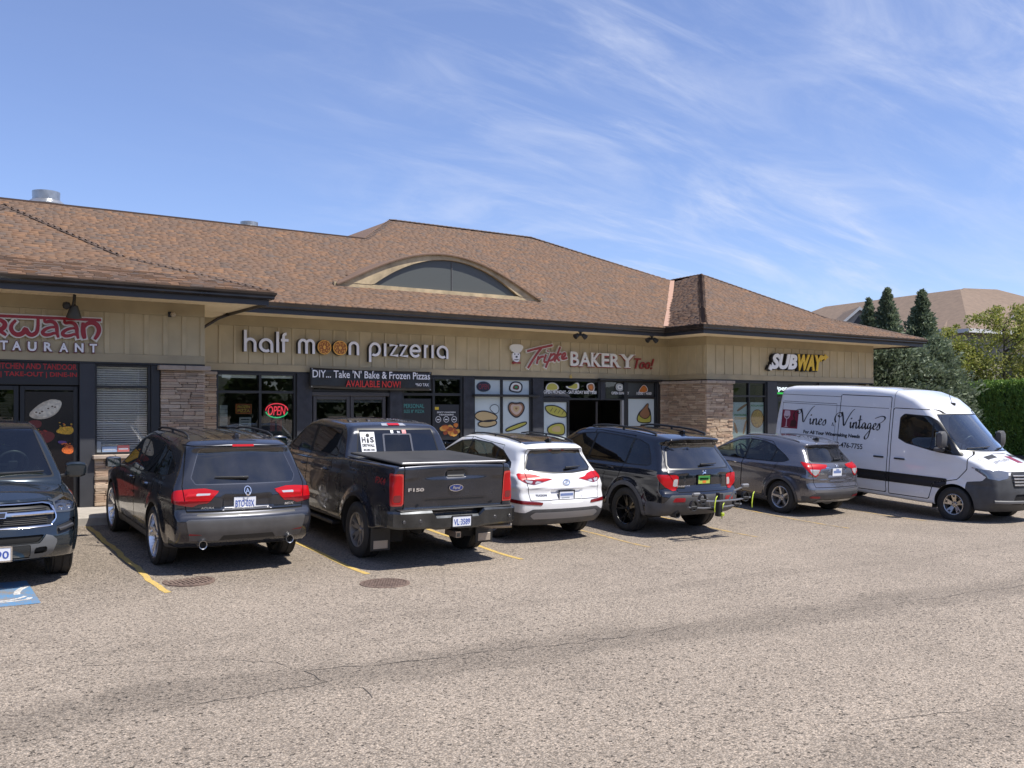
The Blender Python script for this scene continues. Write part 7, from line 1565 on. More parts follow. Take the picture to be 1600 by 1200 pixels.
    cabin(root, 3.1, .75, .85, .85, wheel_y=.4)
    place_vehicle(root, 3.93, 1.0, gz(3.93, 1.0), .02, 1, .05, .0075, (1, 1, .99))
    return root

def car_white():
    root = empty('parked_car', label='white crossover with black roof between the black pickup and the bike-rack SUV', cat='car', group='cars parked nose-in at the shops')
    pm = paint('white crossover paint', (.72, .72, .72), .3, 0, .04)
    sil = [(-.74, .28), (-.85, .38), (-.90, .52), (-.905, .66), (-.875, .74), (-.845, .80), (-.845, .92), (-.80, 1.04), (-.74, 1.085), (-.66, 1.16), (-.47, 1.44), (-.56, 1.475), (-.545, 1.515), (-.3, 1.57), (.2, 1.615), (.8, 1.63), (1.3, 1.60), (1.55, 1.54), (2.4, 1.07), (2.9, 1.0), (3.3, .88), (3.48, .75), (3.55, .55), (3.52, .35), (3.3, .24), (0, .21)]
    def disp(x, y, z):
        yy = np.abs(y)
        return .03*sst(.34-.12*(.84-z), .31-.12*(.84-z), yy)*sst(.66, .69, z)*sst(.845, .825, z)*(x < -.6)-.012*np.exp(-((z-.875-.02*yy)/.02)**2)*(x < -.6)*(yy < .75)
    sh = Shell(sil, [(-1.0, .80), (-.7, .875), (-.2, .915), (.5, .92), (2.4, .92), (3.1, .87), (3.6, .76)], (1.03, -.045), tumble=.42, shoulder=.02, gdw=((-1, .08), (-.3, .05), (.3, 0), (1.4, 0), (2.4, .05)),
               k=(.06, .12), bow=(.17, .24), arches=((0, .34, .395), (2.67, .34, .395)), flare=.03, creases=((.86, -.04, .014, .04),), disp=disp, core=(-.3, 2.5), zc=.72, low=.05, yb=1.06, res=.037)
    rear = lambda x, y, z: x+.12
    rw = [(-.62, 1.14), (-.2, 1.115), (.2, 1.115), (.62, 1.14), (.655, 1.18), (.50, 1.435), (-.50, 1.435), (-.655, 1.18)]
    sh.cut('body', polyg(rw, 'end', rear, .022), 'rear_surround'); sh.cut('rear_surround', polyg(rw, 'end', rear, .0), 'rear_window')
    tl = wrapg([(.30, 1.02), (.5, 1.035), (.70, 1.08), (.88, 1.10), (1.12, 1.10), (1.04, 1.02), (.84, .955), (.68, .935), (.55, .965)], -.845)
    sh.cut('body', tl, 'tail_light'); sh.cut('tail_light', wrapg([(.46, .99), (.64, 1.00), (.90, 1.02), (.95, .995), (.82, .95), (.68, .935), (.56, .965)], -.845), 'tail_dark')
    sh.cut('tail_dark', wrapg([(.52, .975), (.66, .99), (.67, .945), (.57, .96)], -.845), 'tail_clear'); sh.cut('tail_dark', wrapg([(.72, .99), (.90, 1.005), (.86, .97), (.74, .95)], -.845), 'tail_clear')
    tgp = [(-.70, .69), (.70, .69), (.73, .95), (.70, 1.1), (.56, 1.47), (-.56, 1.47), (-.70, 1.1), (-.73, .95)]
    sh.seam(['body', 'tail_light', 'tail_dark'], polyg(tgp, 'end', rear), .005); sh.cut('body', polyg(tgp, 'end', rear), 'tailgate')
    sh.cut(['body'], polyg([(.50, .615), (.90, .64), (.93, .70), (.60, .675), (.48, .66)], 'endm', lambda x, y, z: x+.5), 'reflector')
    sh.cut('body', polyg([(-1.0, .2), (1.0, .2), (1.0, .50), (.78, .50), (.66, .555), (-.66, .555), (-.78, .50), (-1, .50)], 'end', lambda x, y, z: x+.52), 'cladding')
    sh.cut('cladding', polyg([(-.62, .395), (.62, .395), (.70, .455), (.62, .505), (-.62, .505), (-.70, .455)], 'end', lambda x, y, z: x+.6), 'skid')
    ws = [(-.66, 1.13), (.66, 1.13), (.55, 1.53), (-.55, 1.53)]; fr = lambda x, y, z: 1.4-x
    sh.cut('body', polyg(ws, 'end', fr, .03), 'windshield_surround'); sh.cut('windshield_surround', polyg(ws, 'end', fr), 'windshield')
    sh.cut('body', polyg([(-.36, -1), (-.36, .53), (1.45, .53), (1.45, -1)], 'top', lambda x, y, z: 1.4-z), 'roof_panel')
    dlo = [(2.25, 1.055), (1.0, 1.05), (0.1, 1.075), (-.22, 1.10), (-.36, 1.16), (-.30, 1.25), (0, 1.42), (.4, 1.51), (1.0, 1.525), (1.4, 1.475), (1.8, 1.31)]
    d0 = [(2.3, .95), (2.18, .33), (1.16, .33), (1.13, 1.0), (1.08, 1.56), (1.5, 1.52), (2.3, 1.1)]; d1 = [(1.14, .33), (.52, .33), (.42, .62), (.28, .78), (.1, 1.05), (.02, 1.50), (1.07, 1.56), (1.12, 1.0)]
    std_panels(sh, dlo, [(1.07, -.15), (.14, -.02)], [d0, d1])
    sh.cut(['body', 'door0', 'door1'], lambda x, y, z: np.maximum(z-.33, .3-np.abs(y)), 'cladding')
    archcut(sh, .055); common(sh, root, pm, 2, [(1.36, .93), (.40, .95)], pm, 3, [LTINT, SMOKE, SMOKE])
    sh.emit('roof_panel', 'roof_panel', mat('black roof glass', (.012, .012, .013), .12, coat=1.), root, off=.002); sh.emit('rear_surround', 'rear_window_surround', GASK, root)
    tg = sh.emit('tailgate', 'tailgate', pm, root); sh.emit('rear_window', 'rear_window', RTINT, tg, off=-.002); sh.emit('reflector', 'reflector', DREDL, root, off=.006)
    for s_ in (1, -1):
        sp = lambda x, y, z: y*s_ > 0
        t = sh.emit('tail_light', 'tail_light', REDL, root, off=.006, split=sp); sh.emit('tail_dark', 'tail_lens', DREDL, t, off=.006, split=sp); sh.emit('tail_clear', 'tail_lens', CLRL, t, off=.007, split=sp)
    sh.emit('skid', 'skid_plate', mat('grey skid plate', (.30, .30, .31), .4, .5), root, off=.008); sh.emit('windshield', 'windshield', LTINT, root, off=-.003)
    e = MB(); stroke(e, arc(0, .965, .065, .038, 0, 360, 24)[:-1], .012, 0, .004, closed=True); sh.decal('badge', np.array(e.v), e.f, 'rear', CHROME, tg, .012)
    V, F = text_geo('H', -.03, .03, .943, .987, .003, shear=.5, bold=.015); sh.decal('badge', V, F, 'rear', CHROME, tg, .012)
    V, F = text_geo('TUCSON', -.60, -.40, .755, .785, .003, bold=.02); sh.decal('badge_lettering', V, F, 'rear', mat('grey badge', (.2, .2, .21), .3, .8), tg, .008)
    P, N = sh.hit([0], [.75], 'rear'); pl = plate(tg, P[0][0]-.016, 0.0, .75, None, frame=GASK, bands=[(-.13, .13, .0, .04, mat('faded blue print', (.16, .22, .42), .5)), (-.10, .06, -.05, -.02, mat('pale grey print', (.35, .38, .42), .5)), (.0, .06, -.068, -.05, mat('plate green sticker', (.03, .3, .12), .5))])
    wiper(sh, tg, (-.08, 1.16), (-.42, 1.18))
    sh.decal_poly('brake_light', [(-.16, 1.44), (.16, 1.44), (.16, 1.465), (-.16, 1.465)], 'rear', DREDL, tg, .006)
    roof_rail(sh, root, -.25, 1.3, .545, BLKPL, .03, .013); shark_fin(sh, root, -.25, BLKPL)
    wheels(root, 'tu', 2.67, 1.60, .35, .225, .235, 5, 'split', ALLOY, DALLOY)
    for sy in (1, -1): mirror(root, 1.95, sy*.95, 1.08, pm, w=.2, h=.14)
    cabin(root, 2.0, -.6, .5, .72, TANIN)
    place_vehicle(root, 6.57, 1.58, gz(6.4, 1.58), .0, 1, .055, .0075, (1, 1, 1.03))
    return root

def car_rack_suv():
    root = empty('parked_car', label='glossy black SUV with grey cladding, black wheels and a yellow-green plate behind the bike rack', cat='car', group='cars parked nose-in at the shops')
    pm = paint('black gloss suv paint', (.008, .009, .014), .18, .2, .05)
    sil = [(-.86, .36), (-.99, .44), (-1.05, .56), (-1.07, .70), (-1.04, .775), (-.985, .81), (-.985, 1.0), (-.965, 1.13), (-.90, 1.20), (-.60, 1.58), (-.80, 1.63), (-.785, 1.675), (-.4, 1.72), (.2, 1.76), (.9, 1.77), (1.5, 1.74), (1.78, 1.68), (2.62, 1.20), (3.1, 1.12), (3.5, 1.02), (3.68, .9), (3.76, .65), (3.74, .42), (3.5, .28), (.3, .27)]
    def disp(x, y, z):
        yy = np.abs(y)
        return .025*sst(.46, .44, yy)*sst(.86, .88, z)*sst(1.085, 1.065, z)*(x < -.7)-.010*np.exp(-((z-1.09)/.016)**2)*(x < -.7)*(yy < .8)
    sh = Shell(sil, [(-1.2, .90), (-.85, .955), (-.3, .985), (.5, .985), (2.6, .985), (3.3, .94), (3.8, .86)], (1.13, -.02), tumble=.38, shoulder=.018, gdw=((-1.2, .08), (-.5, .04), (.3, 0), (1.5, 0), (2.6, .05)),
               k=(.055, .12), bow=(.15, .22), arches=((0, .385, .43), (2.82, .385, .43)), flare=.035, creases=((1.02, -.02, .012, .05), (.62, 0, -.01, .08)), disp=disp, core=(-.35, 2.7), zc=.8)
    rear = lambda x, y, z: x+.15
    rw = [(-.72, 1.17), (.72, 1.17), (.74, 1.22), (.56, 1.585), (-.56, 1.585), (-.74, 1.22)]
    sh.cut('body', polyg(rw, 'end', rear, .02), 'rear_surround'); sh.cut('rear_surround', polyg(rw, 'end', rear, .0), 'rear_window')
    tl = wrapg([(.645, 1.04), (.72, 1.07), (1.20, 1.07), (1.12, .97), (.97, .87), (.78, .80), (.69, .81), (.655, .89)], -.98)
    sh.cut('body', tl, 'tail_light'); sh.cut('tail_light', wrapg([(.66, 1.0), (.76, .995), (.78, .88), (.67, .87)], -.98), 'tail_clear')
    tgp = [(-.62, .78), (.62, .78), (.66, .90), (.80, 1.1), (.66, 1.63), (-.66, 1.63), (-.80, 1.1), (-.66, .90)]
    sh.seam(['body', 'tail_light'], polyg(tgp, 'end', rear), .005); sh.cut('body', polyg(tgp, 'end', rear), 'tailgate')
    sh.cut('body', polyg([(-1.1, .2), (1.1, .2), (1.1, .60), (.92, .60), (.78, .735), (-.78, .735), (-.92, .60), (-1.1, .60)], 'end', lambda x, y, z: x+.52), 'cladding')
    sh.cut('cladding', polyg([(.50, .62), (.76, .62), (.72, .69), (.50, .69)], 'endm', lambda x, y, z: x+.5), 'reflector')
    ws = [(-.72, 1.23), (.72, 1.23), (.58, 1.665), (-.58, 1.665)]; fr = lambda x, y, z: 1.6-x
    sh.cut('body', polyg(ws, 'end', fr, .03), 'windshield_surround'); sh.cut('windshield_surround', polyg(ws, 'end', fr), 'windshield')
    dlo = [(2.42, 1.175), (1.0, 1.16), (0, 1.165), (-.45, 1.18), (-.56, 1.21), (-.34, 1.54), (-.1, 1.61), (.4, 1.65), (1.0, 1.665), (1.55, 1.61), (2.0, 1.41)]
    d0 = [(2.45, 1.0), (2.35, .42), (1.25, .42), (1.22, 1.1), (1.17, 1.70), (1.6, 1.66), (2.5, 1.2)]; d1 = [(1.23, .42), (.55, .42), (.44, .68), (.28, .85), (.14, 1.1), (.04, 1.66), (1.16, 1.70), (1.21, 1.1)]
    std_panels(sh, dlo, [(1.16, -.12), (.10, -.12)], [d0, d1])
    sh.cut(['body', 'door0', 'door1'], lambda x, y, z: np.maximum(z-.42, .3-np.abs(y)), 'cladding')
    archcut(sh, .07); common(sh, root, pm, 2, [(1.44, 1.06), (.46, 1.07)], pm, 3, [SMOKE, TINT, TINT])
    sh.emit('rear_surround', 'rear_window_surround', GASK, root); tg = sh.emit('tailgate', 'tailgate', pm, root); sh.emit('rear_window', 'rear_window', RTINT, tg, off=-.002)
    for s_ in (1, -1):
        sp = lambda x, y, z: y*s_ > 0
        t = sh.emit('tail_light', 'tail_light', REDL, root, off=.006, split=sp); sh.emit('tail_clear', 'tail_lens', CLRL, t, off=.007, split=sp)
        sh.emit('reflector', 'reflector', REFL, root, off=.006, split=sp)
    sh.emit('windshield', 'windshield', SMOKE, root, off=-.003)
    V, F = text_geo('H', -.045, .045, 1.06, 1.13, .004, bold=.04); sh.decal('badge', V, F, 'rear', WBADGE, tg, .014)
    V, F = text_geo('PASSPORT', -.62, -.33, .865, .892, .003, bold=.03); sh.decal('badge_lettering', V, F, 'rear', WBADGE, tg, .008)
    P, N = sh.hit([0], [.95], 'rear')
    plate(tg, P[0][0]-.014, 0, .98, None, colm=mat('yellow green plate', (.42, .52, .08), .4), frame=GASK, bands=[(-.145, .145, .0, .06, mat('plate dark green', (.05, .25, .06), .5)), (-.04, .05, -.06, -.02, mat('plate orange', (.7, .2, .03), .5)), (-.11, .11, -.015, .03, mat('plate lettering green', (.02, .10, .03), .5))])
    wiper(sh, tg, (.05, 1.215), (-.38, 1.225)); sh.decal_poly('brake_light', [(-.16, 1.60), (.16, 1.60), (.16, 1.62), (-.16, 1.62)], 'rear', DREDL, tg, .006)
    roof_rail(sh, root, -.35, 1.4, .62, BLKPL, .045, .02); shark_fin(sh, root, -.35, pm); exhaust(root, -.93, .60, .40, .06, DALLOY)
    wheels(root, 'pa', 2.82, 1.70, .385, .265, .262, 5, 'split', GLOSSK, GLOSSK)
    for sy in (1, -1): mirror(root, 2.12, sy*1.01, 1.2, pm, w=.22, h=.17)
    cabin(root, 2.2, -.8, .6, .78)
    place_vehicle(root, 9.21, 1.18, gz(9.1, 1.18), .0, 1, .055, .0075, (1, .98, 1.03))
    # bicycle rack on the hitch
    rk = empty('bicycle_rack', label='folded tray bicycle rack with yellow-green straps on the back of the black SUV', cat='bike rack'); rk.matrix_world = root.matrix_world @ Matrix.Translation((.10, 0, .02))
    gm = mat('rack grey alloy', (.20, .20, .205), .4, .6); ys = mat('yellow green strap', (.36, .45, .03), .6)
    t = MB(); t.rbox(-1.42, -.95, -.035, .035, .46, .53, .008); t.rbox(-1.50, -1.40, -.05, .05, .38, .78, .012); t.build('hitch_arm', BLKPL, rk)
    for k, (x, z) in enumerate(((-1.36, .52), (-1.56, .66))):
        t = MB(); t.tube([(x, -.66, z+.03), (x, -.3, z), (x, .3, z), (x, .66, z+.03)], .026, 7, flat=.6); o = t.build('wheel_tray', gm, rk)
        for y in (-.54, .54):
            t = MB(); t.lathe([(.068, -.02), (.085, -.025), (.085, .025), (.068, .02)], 20, Matrix.Translation((x, y, z+.05)) @ Matrix.Rotation(PI/2, 4, 'Y')); t.rbox(x-.03, x+.03, y-.07, y+.07, z+.0, z+.05, .01); t.build('tyre_cradle', BLKPL, o)
        t = MB(); t.tube([(x, .12*(1-2*k), z), (x-.02, .22*(1-2*k), z+.16), (x-.02, .55*(1-2*k), z+.24)], .016, 6); t.rbox(x-.05, x+.02, .5*(1-2*k)-.09, .5*(1-2*k)+.09, z+.20, z+.27, .02); t.build('wheel_hook', gm, rk)
    for (x, y, z) in ((-1.60, .30, .66), (-1.62, -.62, .70), (-1.40, -.1, .5)):
        t = MB(); p = [(x+.02, y-.10, z+.09), (x-.02, y-.03, z+.06), (x-.04, y+.01, z-.02), (x-.045, y+.02, z-.10), (x-.03, y-.005, z-.17)]
        for a, b in zip(p[:-1], p[1:]): t.add([(a[0], a[1]-.009, a[2]), (a[0], a[1]+.009, a[2]), (b[0], b[1]+.009, b[2]), (b[0], b[1]-.009, b[2]), (a[0]-.004, a[1]-.013, a[2]), (a[0]-.004, a[1]+.013, a[2]), (b[0]-.004, b[1]+.013, b[2]), (b[0]-.004, b[1]-.013, b[2])], [(0, 1, 2, 3), (4, 7, 6, 5), (0, 4, 5, 1), (2, 6, 7, 3), (1, 5, 6, 2), (0, 3, 7, 4)])
        t.build('strap', ys, rk)
    t = MB(); t.rbox(-1.54, -1.50, -.06, .01, .39, .45, .01); t.build('rack_lever', ys, rk)
    return root

def car_grey():
    root = empty('parked_car', label='grey crossover with silver star-spoke wheels parked nose-in beside the white van', cat='car', group='cars parked nose-in at the shops')
    pm = paint('grey crossover paint', (.165, .165, .185), .3, .65, .06)
    sil = [(-.66, .28), (-.78, .36), (-.83, .46), (-.835, .57), (-.80, .62), (-.765, .68), (-.77, .86), (-.75, 1.0), (-.69, 1.07), (-.62, 1.11), (-.34, 1.385), (-.45, 1.42), (-.435, 1.455), (-.1, 1.515), (.4, 1.56), (.9, 1.565), (1.3, 1.53), (1.5, 1.48), (2.35, 1.03), (2.8, .97), (3.15, .87), (3.33, .75), (3.42, .55), (3.4, .36), (3.2, .22), (0, .2)]
    def disp(x, y, z):
        yy = np.abs(y)
        return .028*sst(.30-.1*(.88-z), .27-.1*(.88-z), yy)*sst(.80, .83, z)*sst(.98, .96, z)*(x < -.5)-.010*np.exp(-((z-.70-.09*yy)/.02)**2)*(x < -.5)
    sh = Shell(sil, [(-.9, .76), (-.6, .84), (-.1, .88), (.5, .885), (2.3, .885), (2.9, .84), (3.5, .74)], (1.0, -.03), tumble=.42, shoulder=.016, gdw=((-.9, .08), (-.3, .05), (.3, 0), (1.3, 0), (2.3, .05)),
               k=(.06, .12), bow=(.17, .22), arches=((0, .33, .375), (2.61, .33, .375)), flare=.03, creases=((.84, .06, .012, .04),), disp=disp, core=(-.25, 2.4), zc=.7, yb=1.02, res=.037)
    rear = lambda x, y, z: x+.08
    rw = [(-.62, 1.10), (.62, 1.10), (.64, 1.13), (.48, 1.365), (-.48, 1.365), (-.64, 1.13)]
    sh.cut('body', polyg(rw, 'end', rear, .02), 'rear_surround'); sh.cut('rear_surround', polyg(rw, 'end', rear, .0), 'rear_window')
    tl = wrapg([(.36, 1.045), (.58, 1.06), (.86, 1.065), (1.14, 1.10), (1.03, .99), (.83, .86), (.70, .805), (.60, .86), (.55, .96), (.36, .985)], -.76)
    sh.cut('body', tl, 'tail_light'); sh.cut('tail_light', wrapg([(.57, .95), (.90, .96), (.80, .875), (.71, .83), (.62, .88)], -.76), 'tail_clear')
    tgp = [(-.66, .60), (.66, .60), (.72, .85), (.70, 1.0), (.52, 1.41), (-.52, 1.41), (-.70, 1.0), (-.72, .85)]
    sh.seam(['body', 'tail_light', 'tail_clear'], polyg(tgp, 'end', rear), .005); sh.cut('body', polyg(tgp, 'end', rear), 'tailgate')
    sh.cut('body', polyg([(-1.0, .2), (1.0, .2), (1.0, .40), (.80, .42), (.64, .50), (-.64, .50), (-.80, .42), (-1, .40)], 'end', lambda x, y, z: x+.5), 'cladding')
    sh.cut('cladding', polyg([(-.60, .29), (.60, .29), (.55, .345), (-.55, .345)], 'end', lambda x, y, z: x+.4), 'skid')
    sh.cut('cladding', polyg([(.52, .375), (.78, .39), (.76, .43), (.54, .42)], 'endm', lambda x, y, z: x+.4), 'reflector')
    sh.cut('body', polyg([(-.66, .50), (.66, .50), (.74, .56), (-.74, .56)], 'end', lambda x, y, z: x+.5), 'bumper_strip')
    ws = [(-.64, 1.08), (.64, 1.08), (.52, 1.47), (-.52, 1.47)]; fr = lambda x, y, z: 1.3-x
    sh.cut('body', polyg(ws, 'end', fr, .03), 'windshield_surround'); sh.cut('windshield_surround', polyg(ws, 'end', fr), 'windshield')
    dlo = [(2.22, 1.02), (1.0, 1.02), (.2, 1.03), (-.02, 1.05), (-.16, 1.10), (.0, 1.20), (.35, 1.38), (.6, 1.44), (1.0, 1.46), (1.35, 1.41), (1.8, 1.24)]
    d0 = [(2.25, .9), (2.15, .33), (1.1, .33), (1.08, .98), (1.04, 1.50), (1.4, 1.46), (2.3, 1.05)]; d1 = [(1.09, .33), (.52, .33), (.42, .58), (.28, .74), (.12, 1.02), (.10, 1.2), (.4, 1.44), (1.03, 1.50), (1.07, .98)]
    std_panels(sh, dlo, [(1.02, -.14), (.26, -.3)], [d0, d1])
    sh.cut(['body', 'door0', 'door1'], lambda x, y, z: np.maximum(z-.31, .3-np.abs(y)), 'cladding')
    archcut(sh, .05); common(sh, root, pm, 2, [(1.32, .93)], CHROME, 3, [LTINT, SMOKE, TINT])
    sh.emit('rear_surround', 'rear_window_surround', GASK, root); tg = sh.emit('tailgate', 'tailgate', pm, root); sh.emit('rear_window', 'rear_window', SMOKE, tg, off=-.002)
    for s_ in (1, -1):
        sp = lambda x, y, z: y*s_ > 0
        t = sh.emit('tail_light', 'tail_light', REDL, root, off=.006, split=sp); sh.emit('tail_clear', 'tail_lens', CLRL, t, off=.007, split=sp)
        sh.emit('reflector', 'reflector', REFL, root, off=.006, split=sp)
    sh.emit('skid', 'skid_plate', SILV, root, off=.01); sh.emit('bumper_strip', 'bumper_strip', mat('light grey bumper', (.22, .22, .23), .35, .6, coat=.5), root, off=.004); sh.emit('windshield', 'windshield', LTINT, root, off=-.003)
    V, F = text_geo('H', -.035, .035, .99, 1.05, .004, bold=.04); sh.decal('badge', V, F, 'rear', WBADGE, tg, .014)
    sh.decal_poly('chrome_bar', [(-.36, .975), (.36, .975), (.36, .995), (-.36, .995)], 'rear', CHROME, tg, .01)
    V, F = text_geo('HONDA', -.60, -.42, .86, .885, .003, bold=.03); sh.decal('badge_lettering', V, F, 'rear', WBADGE, tg, .008)
    P, N = sh.hit([0], [.895], 'rear'); plate(tg, P[0][0]-.014, 0, .895, None, frame=None, bands=[(-.12, .12, -.02, .03, mat('faded blue print', (.16, .22, .42), .5)), (-.04, .06, .035, .06, mat('faded blue print', (.16, .22, .42), .5))])
    wiper(sh, tg, (-.02, 1.125), (-.34, 1.14)); sh.decal_poly('brake_light', [(-.14, 1.385), (.14, 1.385), (.14, 1.41), (-.14, 1.41)], 'rear', DREDL, tg, .006)
    roof_rail(sh, root, -.2, 1.2, .56, SILV, .02, .013); shark_fin(sh, root, -.15, BLKPL)
    wheels(root, 'hr', 2.61, 1.54, .335, .215, .222, 5, 'thin', ALLOY, DALLOY)
    for sy in (1, -1): mirror(root, 1.9, sy*.92, 1.04, pm, w=.2, h=.14)
    cabin(root, 1.95, -.5, .48, .68, DARKIN)
    place_vehicle(root, 13.80, 1.6, gz(13.5, 1.6), .0, 1, .055, .0075, (1, 1, 1.03))
    return root

def car_van():
    root = empty('parked_van', label='white high-roof cargo van parked nose-out with winemaking shop lettering on its side', cat='van')
    pm = paint('white van paint', (.74, .745, .76), .32, 0, .03)
    sil = [(-1.15, .42), (-1.24, .5), (-1.25, 1.0), (-1.21, 2.0), (-1.14, 2.55), (-1.05, 2.66), (-.8, 2.71), (.5, 2.745), (1.6, 2.74), (2.2, 2.69), (2.7, 2.55), (3.02, 2.36), (3.2, 2.20), (3.92, 1.48), (4.05, 1.40), (4.4, 1.27), (4.58, 1.14), (4.66, .98), (4.70, .7), (4.69, .45), (4.5, .28), (3.0, .3), (.5, .34), (-.8, .38)]
    sh = Shell(sil, [(-1.3, .95), (-1.0, .985), (0, 1.0), (2.6, 1.0), (3.6, .98), (4.2, .92), (4.8, .80)], (1.45, 0), tumble=.085, shoulder=.0, gdw=((-2, 0), (2.5, 0), (3.2, .06), (3.9, .12), (4.5, .16)),
               k=(.07, .16), crown=.03, bow=(.06, .34), arches=((0, .36, .42), (3.66, .36, .42)), flare=.018, creases=((1.20, 0, .012, .22), (.80, 0, -.008, .04)), core=(-.7, 3.9), zc=.95, low=.03, yb=1.14, res=.045, bez=2.4)
    ws = [(-.84, 1.48), (.84, 1.48), (.74, 2.19), (-.74, 2.19)]; fr = lambda x, y, z: 3.0-x
    sh.cut('body', polyg(ws, 'end', fr, .02), 'windshield_surround'); sh.cut('windshield_surround', polyg(ws, 'end', fr), 'windshield')
    dlo = [(2.30, 1.62), (2.30, 2.08), (2.40, 2.17), (2.95, 2.15), (3.12, 2.06), (3.80, 1.36), (3.45, 1.38), (3.1, 1.42), (2.5, 1.53)]
    sh.cut('body', polyg(dlo, 'side', both), 'surround')
    sh.cut('surround', polyg(dlo, 'side', lambda x, y, z: np.maximum(both(x, y, z), x-3.05+.0*(z)), -.025), 'pane0'); sh.cut('surround', polyg(dlo, 'side', lambda x, y, z: np.maximum(both(x, y, z), 3.09-x), -.03), 'pane1')
    d0 = [(2.15, .40), (2.12, 2.28), (3.0, 2.28), (3.25, 2.1), (3.88, 1.40), (3.9, 1.1), (3.72, .88), (3.2, .75), (3.1, .40)]
    d2 = [(.72, .42), (.72, 2.52), (2.05, 2.52), (2.08, .42)]
    for i, d in enumerate((d0, d2)):
        sh.seam(['body'], polyg(d, 'side', both), .009); sh.cut('body', polyg(d, 'side', both), 'door%d' % i)
    sh.seam('body', polyg([(-.98, .9), (-.98, 2.3), (.62, 2.3), (.62, .9)], 'side', both), .004)
    sh.seam(['body', 'door1'], lambda x, y, z: z-2.26, .004, cond=lambda x, y, z: np.maximum(np.abs(x-.5)-1.5, .4-np.abs(y)))
    sh.seam('body', lambda x, y, z: x-2.12, .004, cond=lambda x, y, z: 2.28-z); sh.seam('body', lambda x, y, z: z-2.47, .003, cond=lambda x, y, z: np.maximum(np.abs(x-.45)-1.55, .4-np.abs(y)))
    sh.cut(['body', 'door0', 'door1'], lambda x, y, z: np.maximum(np.maximum(.66-z, z-.87), np.maximum(.3-np.abs(y), np.maximum(x-3.5, -1.1-x))), 'rub_strip')
    sh.cut('body', polyg([(5, .1), (5, 1.0), (4.35, 1.05), (4.22, .90), (3.9, .85), (3.9, .1)], 'side'), 'front_bumper')
    hl = wrapg([(.50, 1.10), (.50, .97), (.80, .95), (1.12, 1.0), (1.22, 1.13), (1.0, 1.13), (.7, 1.14)], 4.62, -1)
    def hlg(x, y, z):
        u = np.abs(y)+np.maximum(4.56-x, 0); return np.maximum(sdpoly([(.55, 1.10), (.57, .98), (.85, .93), (1.12, .96), (1.52, 1.16), (1.2, 1.13), (.8, 1.13)], u, z), 3.85-x)
    sh.cut(['body', 'front_bumper'], hlg, 'head_light'); sh.cut('head_light', lambda x, y, z: np.maximum(np.abs(y)+np.maximum(4.56-x, 0)-9, 1.44-(np.abs(y)+np.maximum(4.56-x, 0))), 'head_dark')
    sh.cut(['front_bumper', 'body'], polyg([(-.48, .78), (.48, .78), (.52, 1.0), (.46, 1.10), (-.46, 1.10), (-.52, 1.0)], 'end', lambda x, y, z: 4.2-x), 'grille')
    sh.cut(['front_bumper'], polyg([(-.50, .45), (.50, .45), (.42, .66), (-.42, .66)], 'end', lambda x, y, z: 4.2-x), 'intake')
    sh.seam('body', polyg([(-.80, 1.42), (.80, 1.42), (.66, 1.10), (-.66, 1.10)], 'end', lambda x, y, z: 4.0-x), .006)
    archcut(sh, .0, srcs=()); root_c = common(sh, root, pm, 2, [], pm, 2, [SMOKE, TINT])
    for sy in (-1, 1):
        for hx in (2.38, 1.86):
            t = MB(); P, N = sh.hit([hx], [1.18], 'left' if sy > 0 else 'right'); y = P[0][1]
            t.rbox(hx-.13, hx+.13, min(y, y+sy*.035), max(y, y+sy*.035), 1.165, 1.20, .012); t.build('door_handle', BLKPL, root)
    sh.emit('rub_strip', 'rub_strip', mat('black rub strip', (.012, .012, .013), .45), root, off=.012)
    fb = sh.emit('front_bumper', 'front_bumper', mat('grey bumper plastic', (.055, .057, .061), .6, noise=(8, .15)), root, off=.004)
    sh.emit('windshield', 'windshield', glass('van windscreen', (.66, .76, .76), 2.6), root, off=-.003)
    for s_ in (1, -1):
        t = sh.emit('head_light', 'head_light', mat('grey lamp lens', (.20, .21, .23), .08, .5, coat=1.), root, off=.006, split=lambda x, y, z: y*s_ > 0); sh.emit('head_dark', 'marker_lens', DREDL, t, off=.007, split=lambda x, y, z: y*s_ > 0)
    g = sh.emit('grille', 'grille', BLKPL, root, off=-.01)
    for z in (.84, .90, .96, 1.02):
        y = np.linspace(-.46, .46, 9); P, N = sh.hit(y, np.full(9, z), 'front'); t = MB(); t.tube([tuple(p+n*.012) for p, n in zip(P, N)], .015, 6, flat=1.2); t.build('grille_bar', SILV, g)
    y = np.linspace(-.84, .84, 13); P, N = sh.hit(y, np.full(13, .50), 'front'); t = MB(); t.tube([tuple(p+n*.012) for p, n in zip(P, N)], .035, 6); t.build('bumper_bar', mat('pale grey bar', (.13, .13, .135), .5, .3), fb, smooth=True)
    sh.emit('intake', 'intake', GAP, root, off=-.01)
    plate(root, 4.74, 0, .60, None, face=1)
    # lettering on the side facing the camera
    ink = mat('black vinyl lettering', (.01, .01, .012), .4); red = mat('wine red vinyl', (.20, .008, .03), .4)
    def script(paths, u0, u1, v0, v1, nm, m, wd=.018, box=(0, 1, 0, 1)):
        q = MB()
        for p in paths:
            p = smooth_path(p, 3); p = [(u0+(a-box[0])/(box[1]-box[0])*(u1-u0), v0+(b-box[2])/(box[3]-box[2])*(v1-v0)) for a, b in p]
            n = len(p); ws_ = [wd*(.35+.85*abs(math.cos(math.atan2(p[min(i+1, n-1)][1]-p[max(i-1, 0)][1], p[min(i+1, n-1)][0]-p[max(i-1, 0)][0])-R(-62)))**2) for i in range(n)]
            stroke(q, p, ws_, 0, .001)
        sh.decal(nm, np.array(q.v), q.f, 'right', m, root, .004)
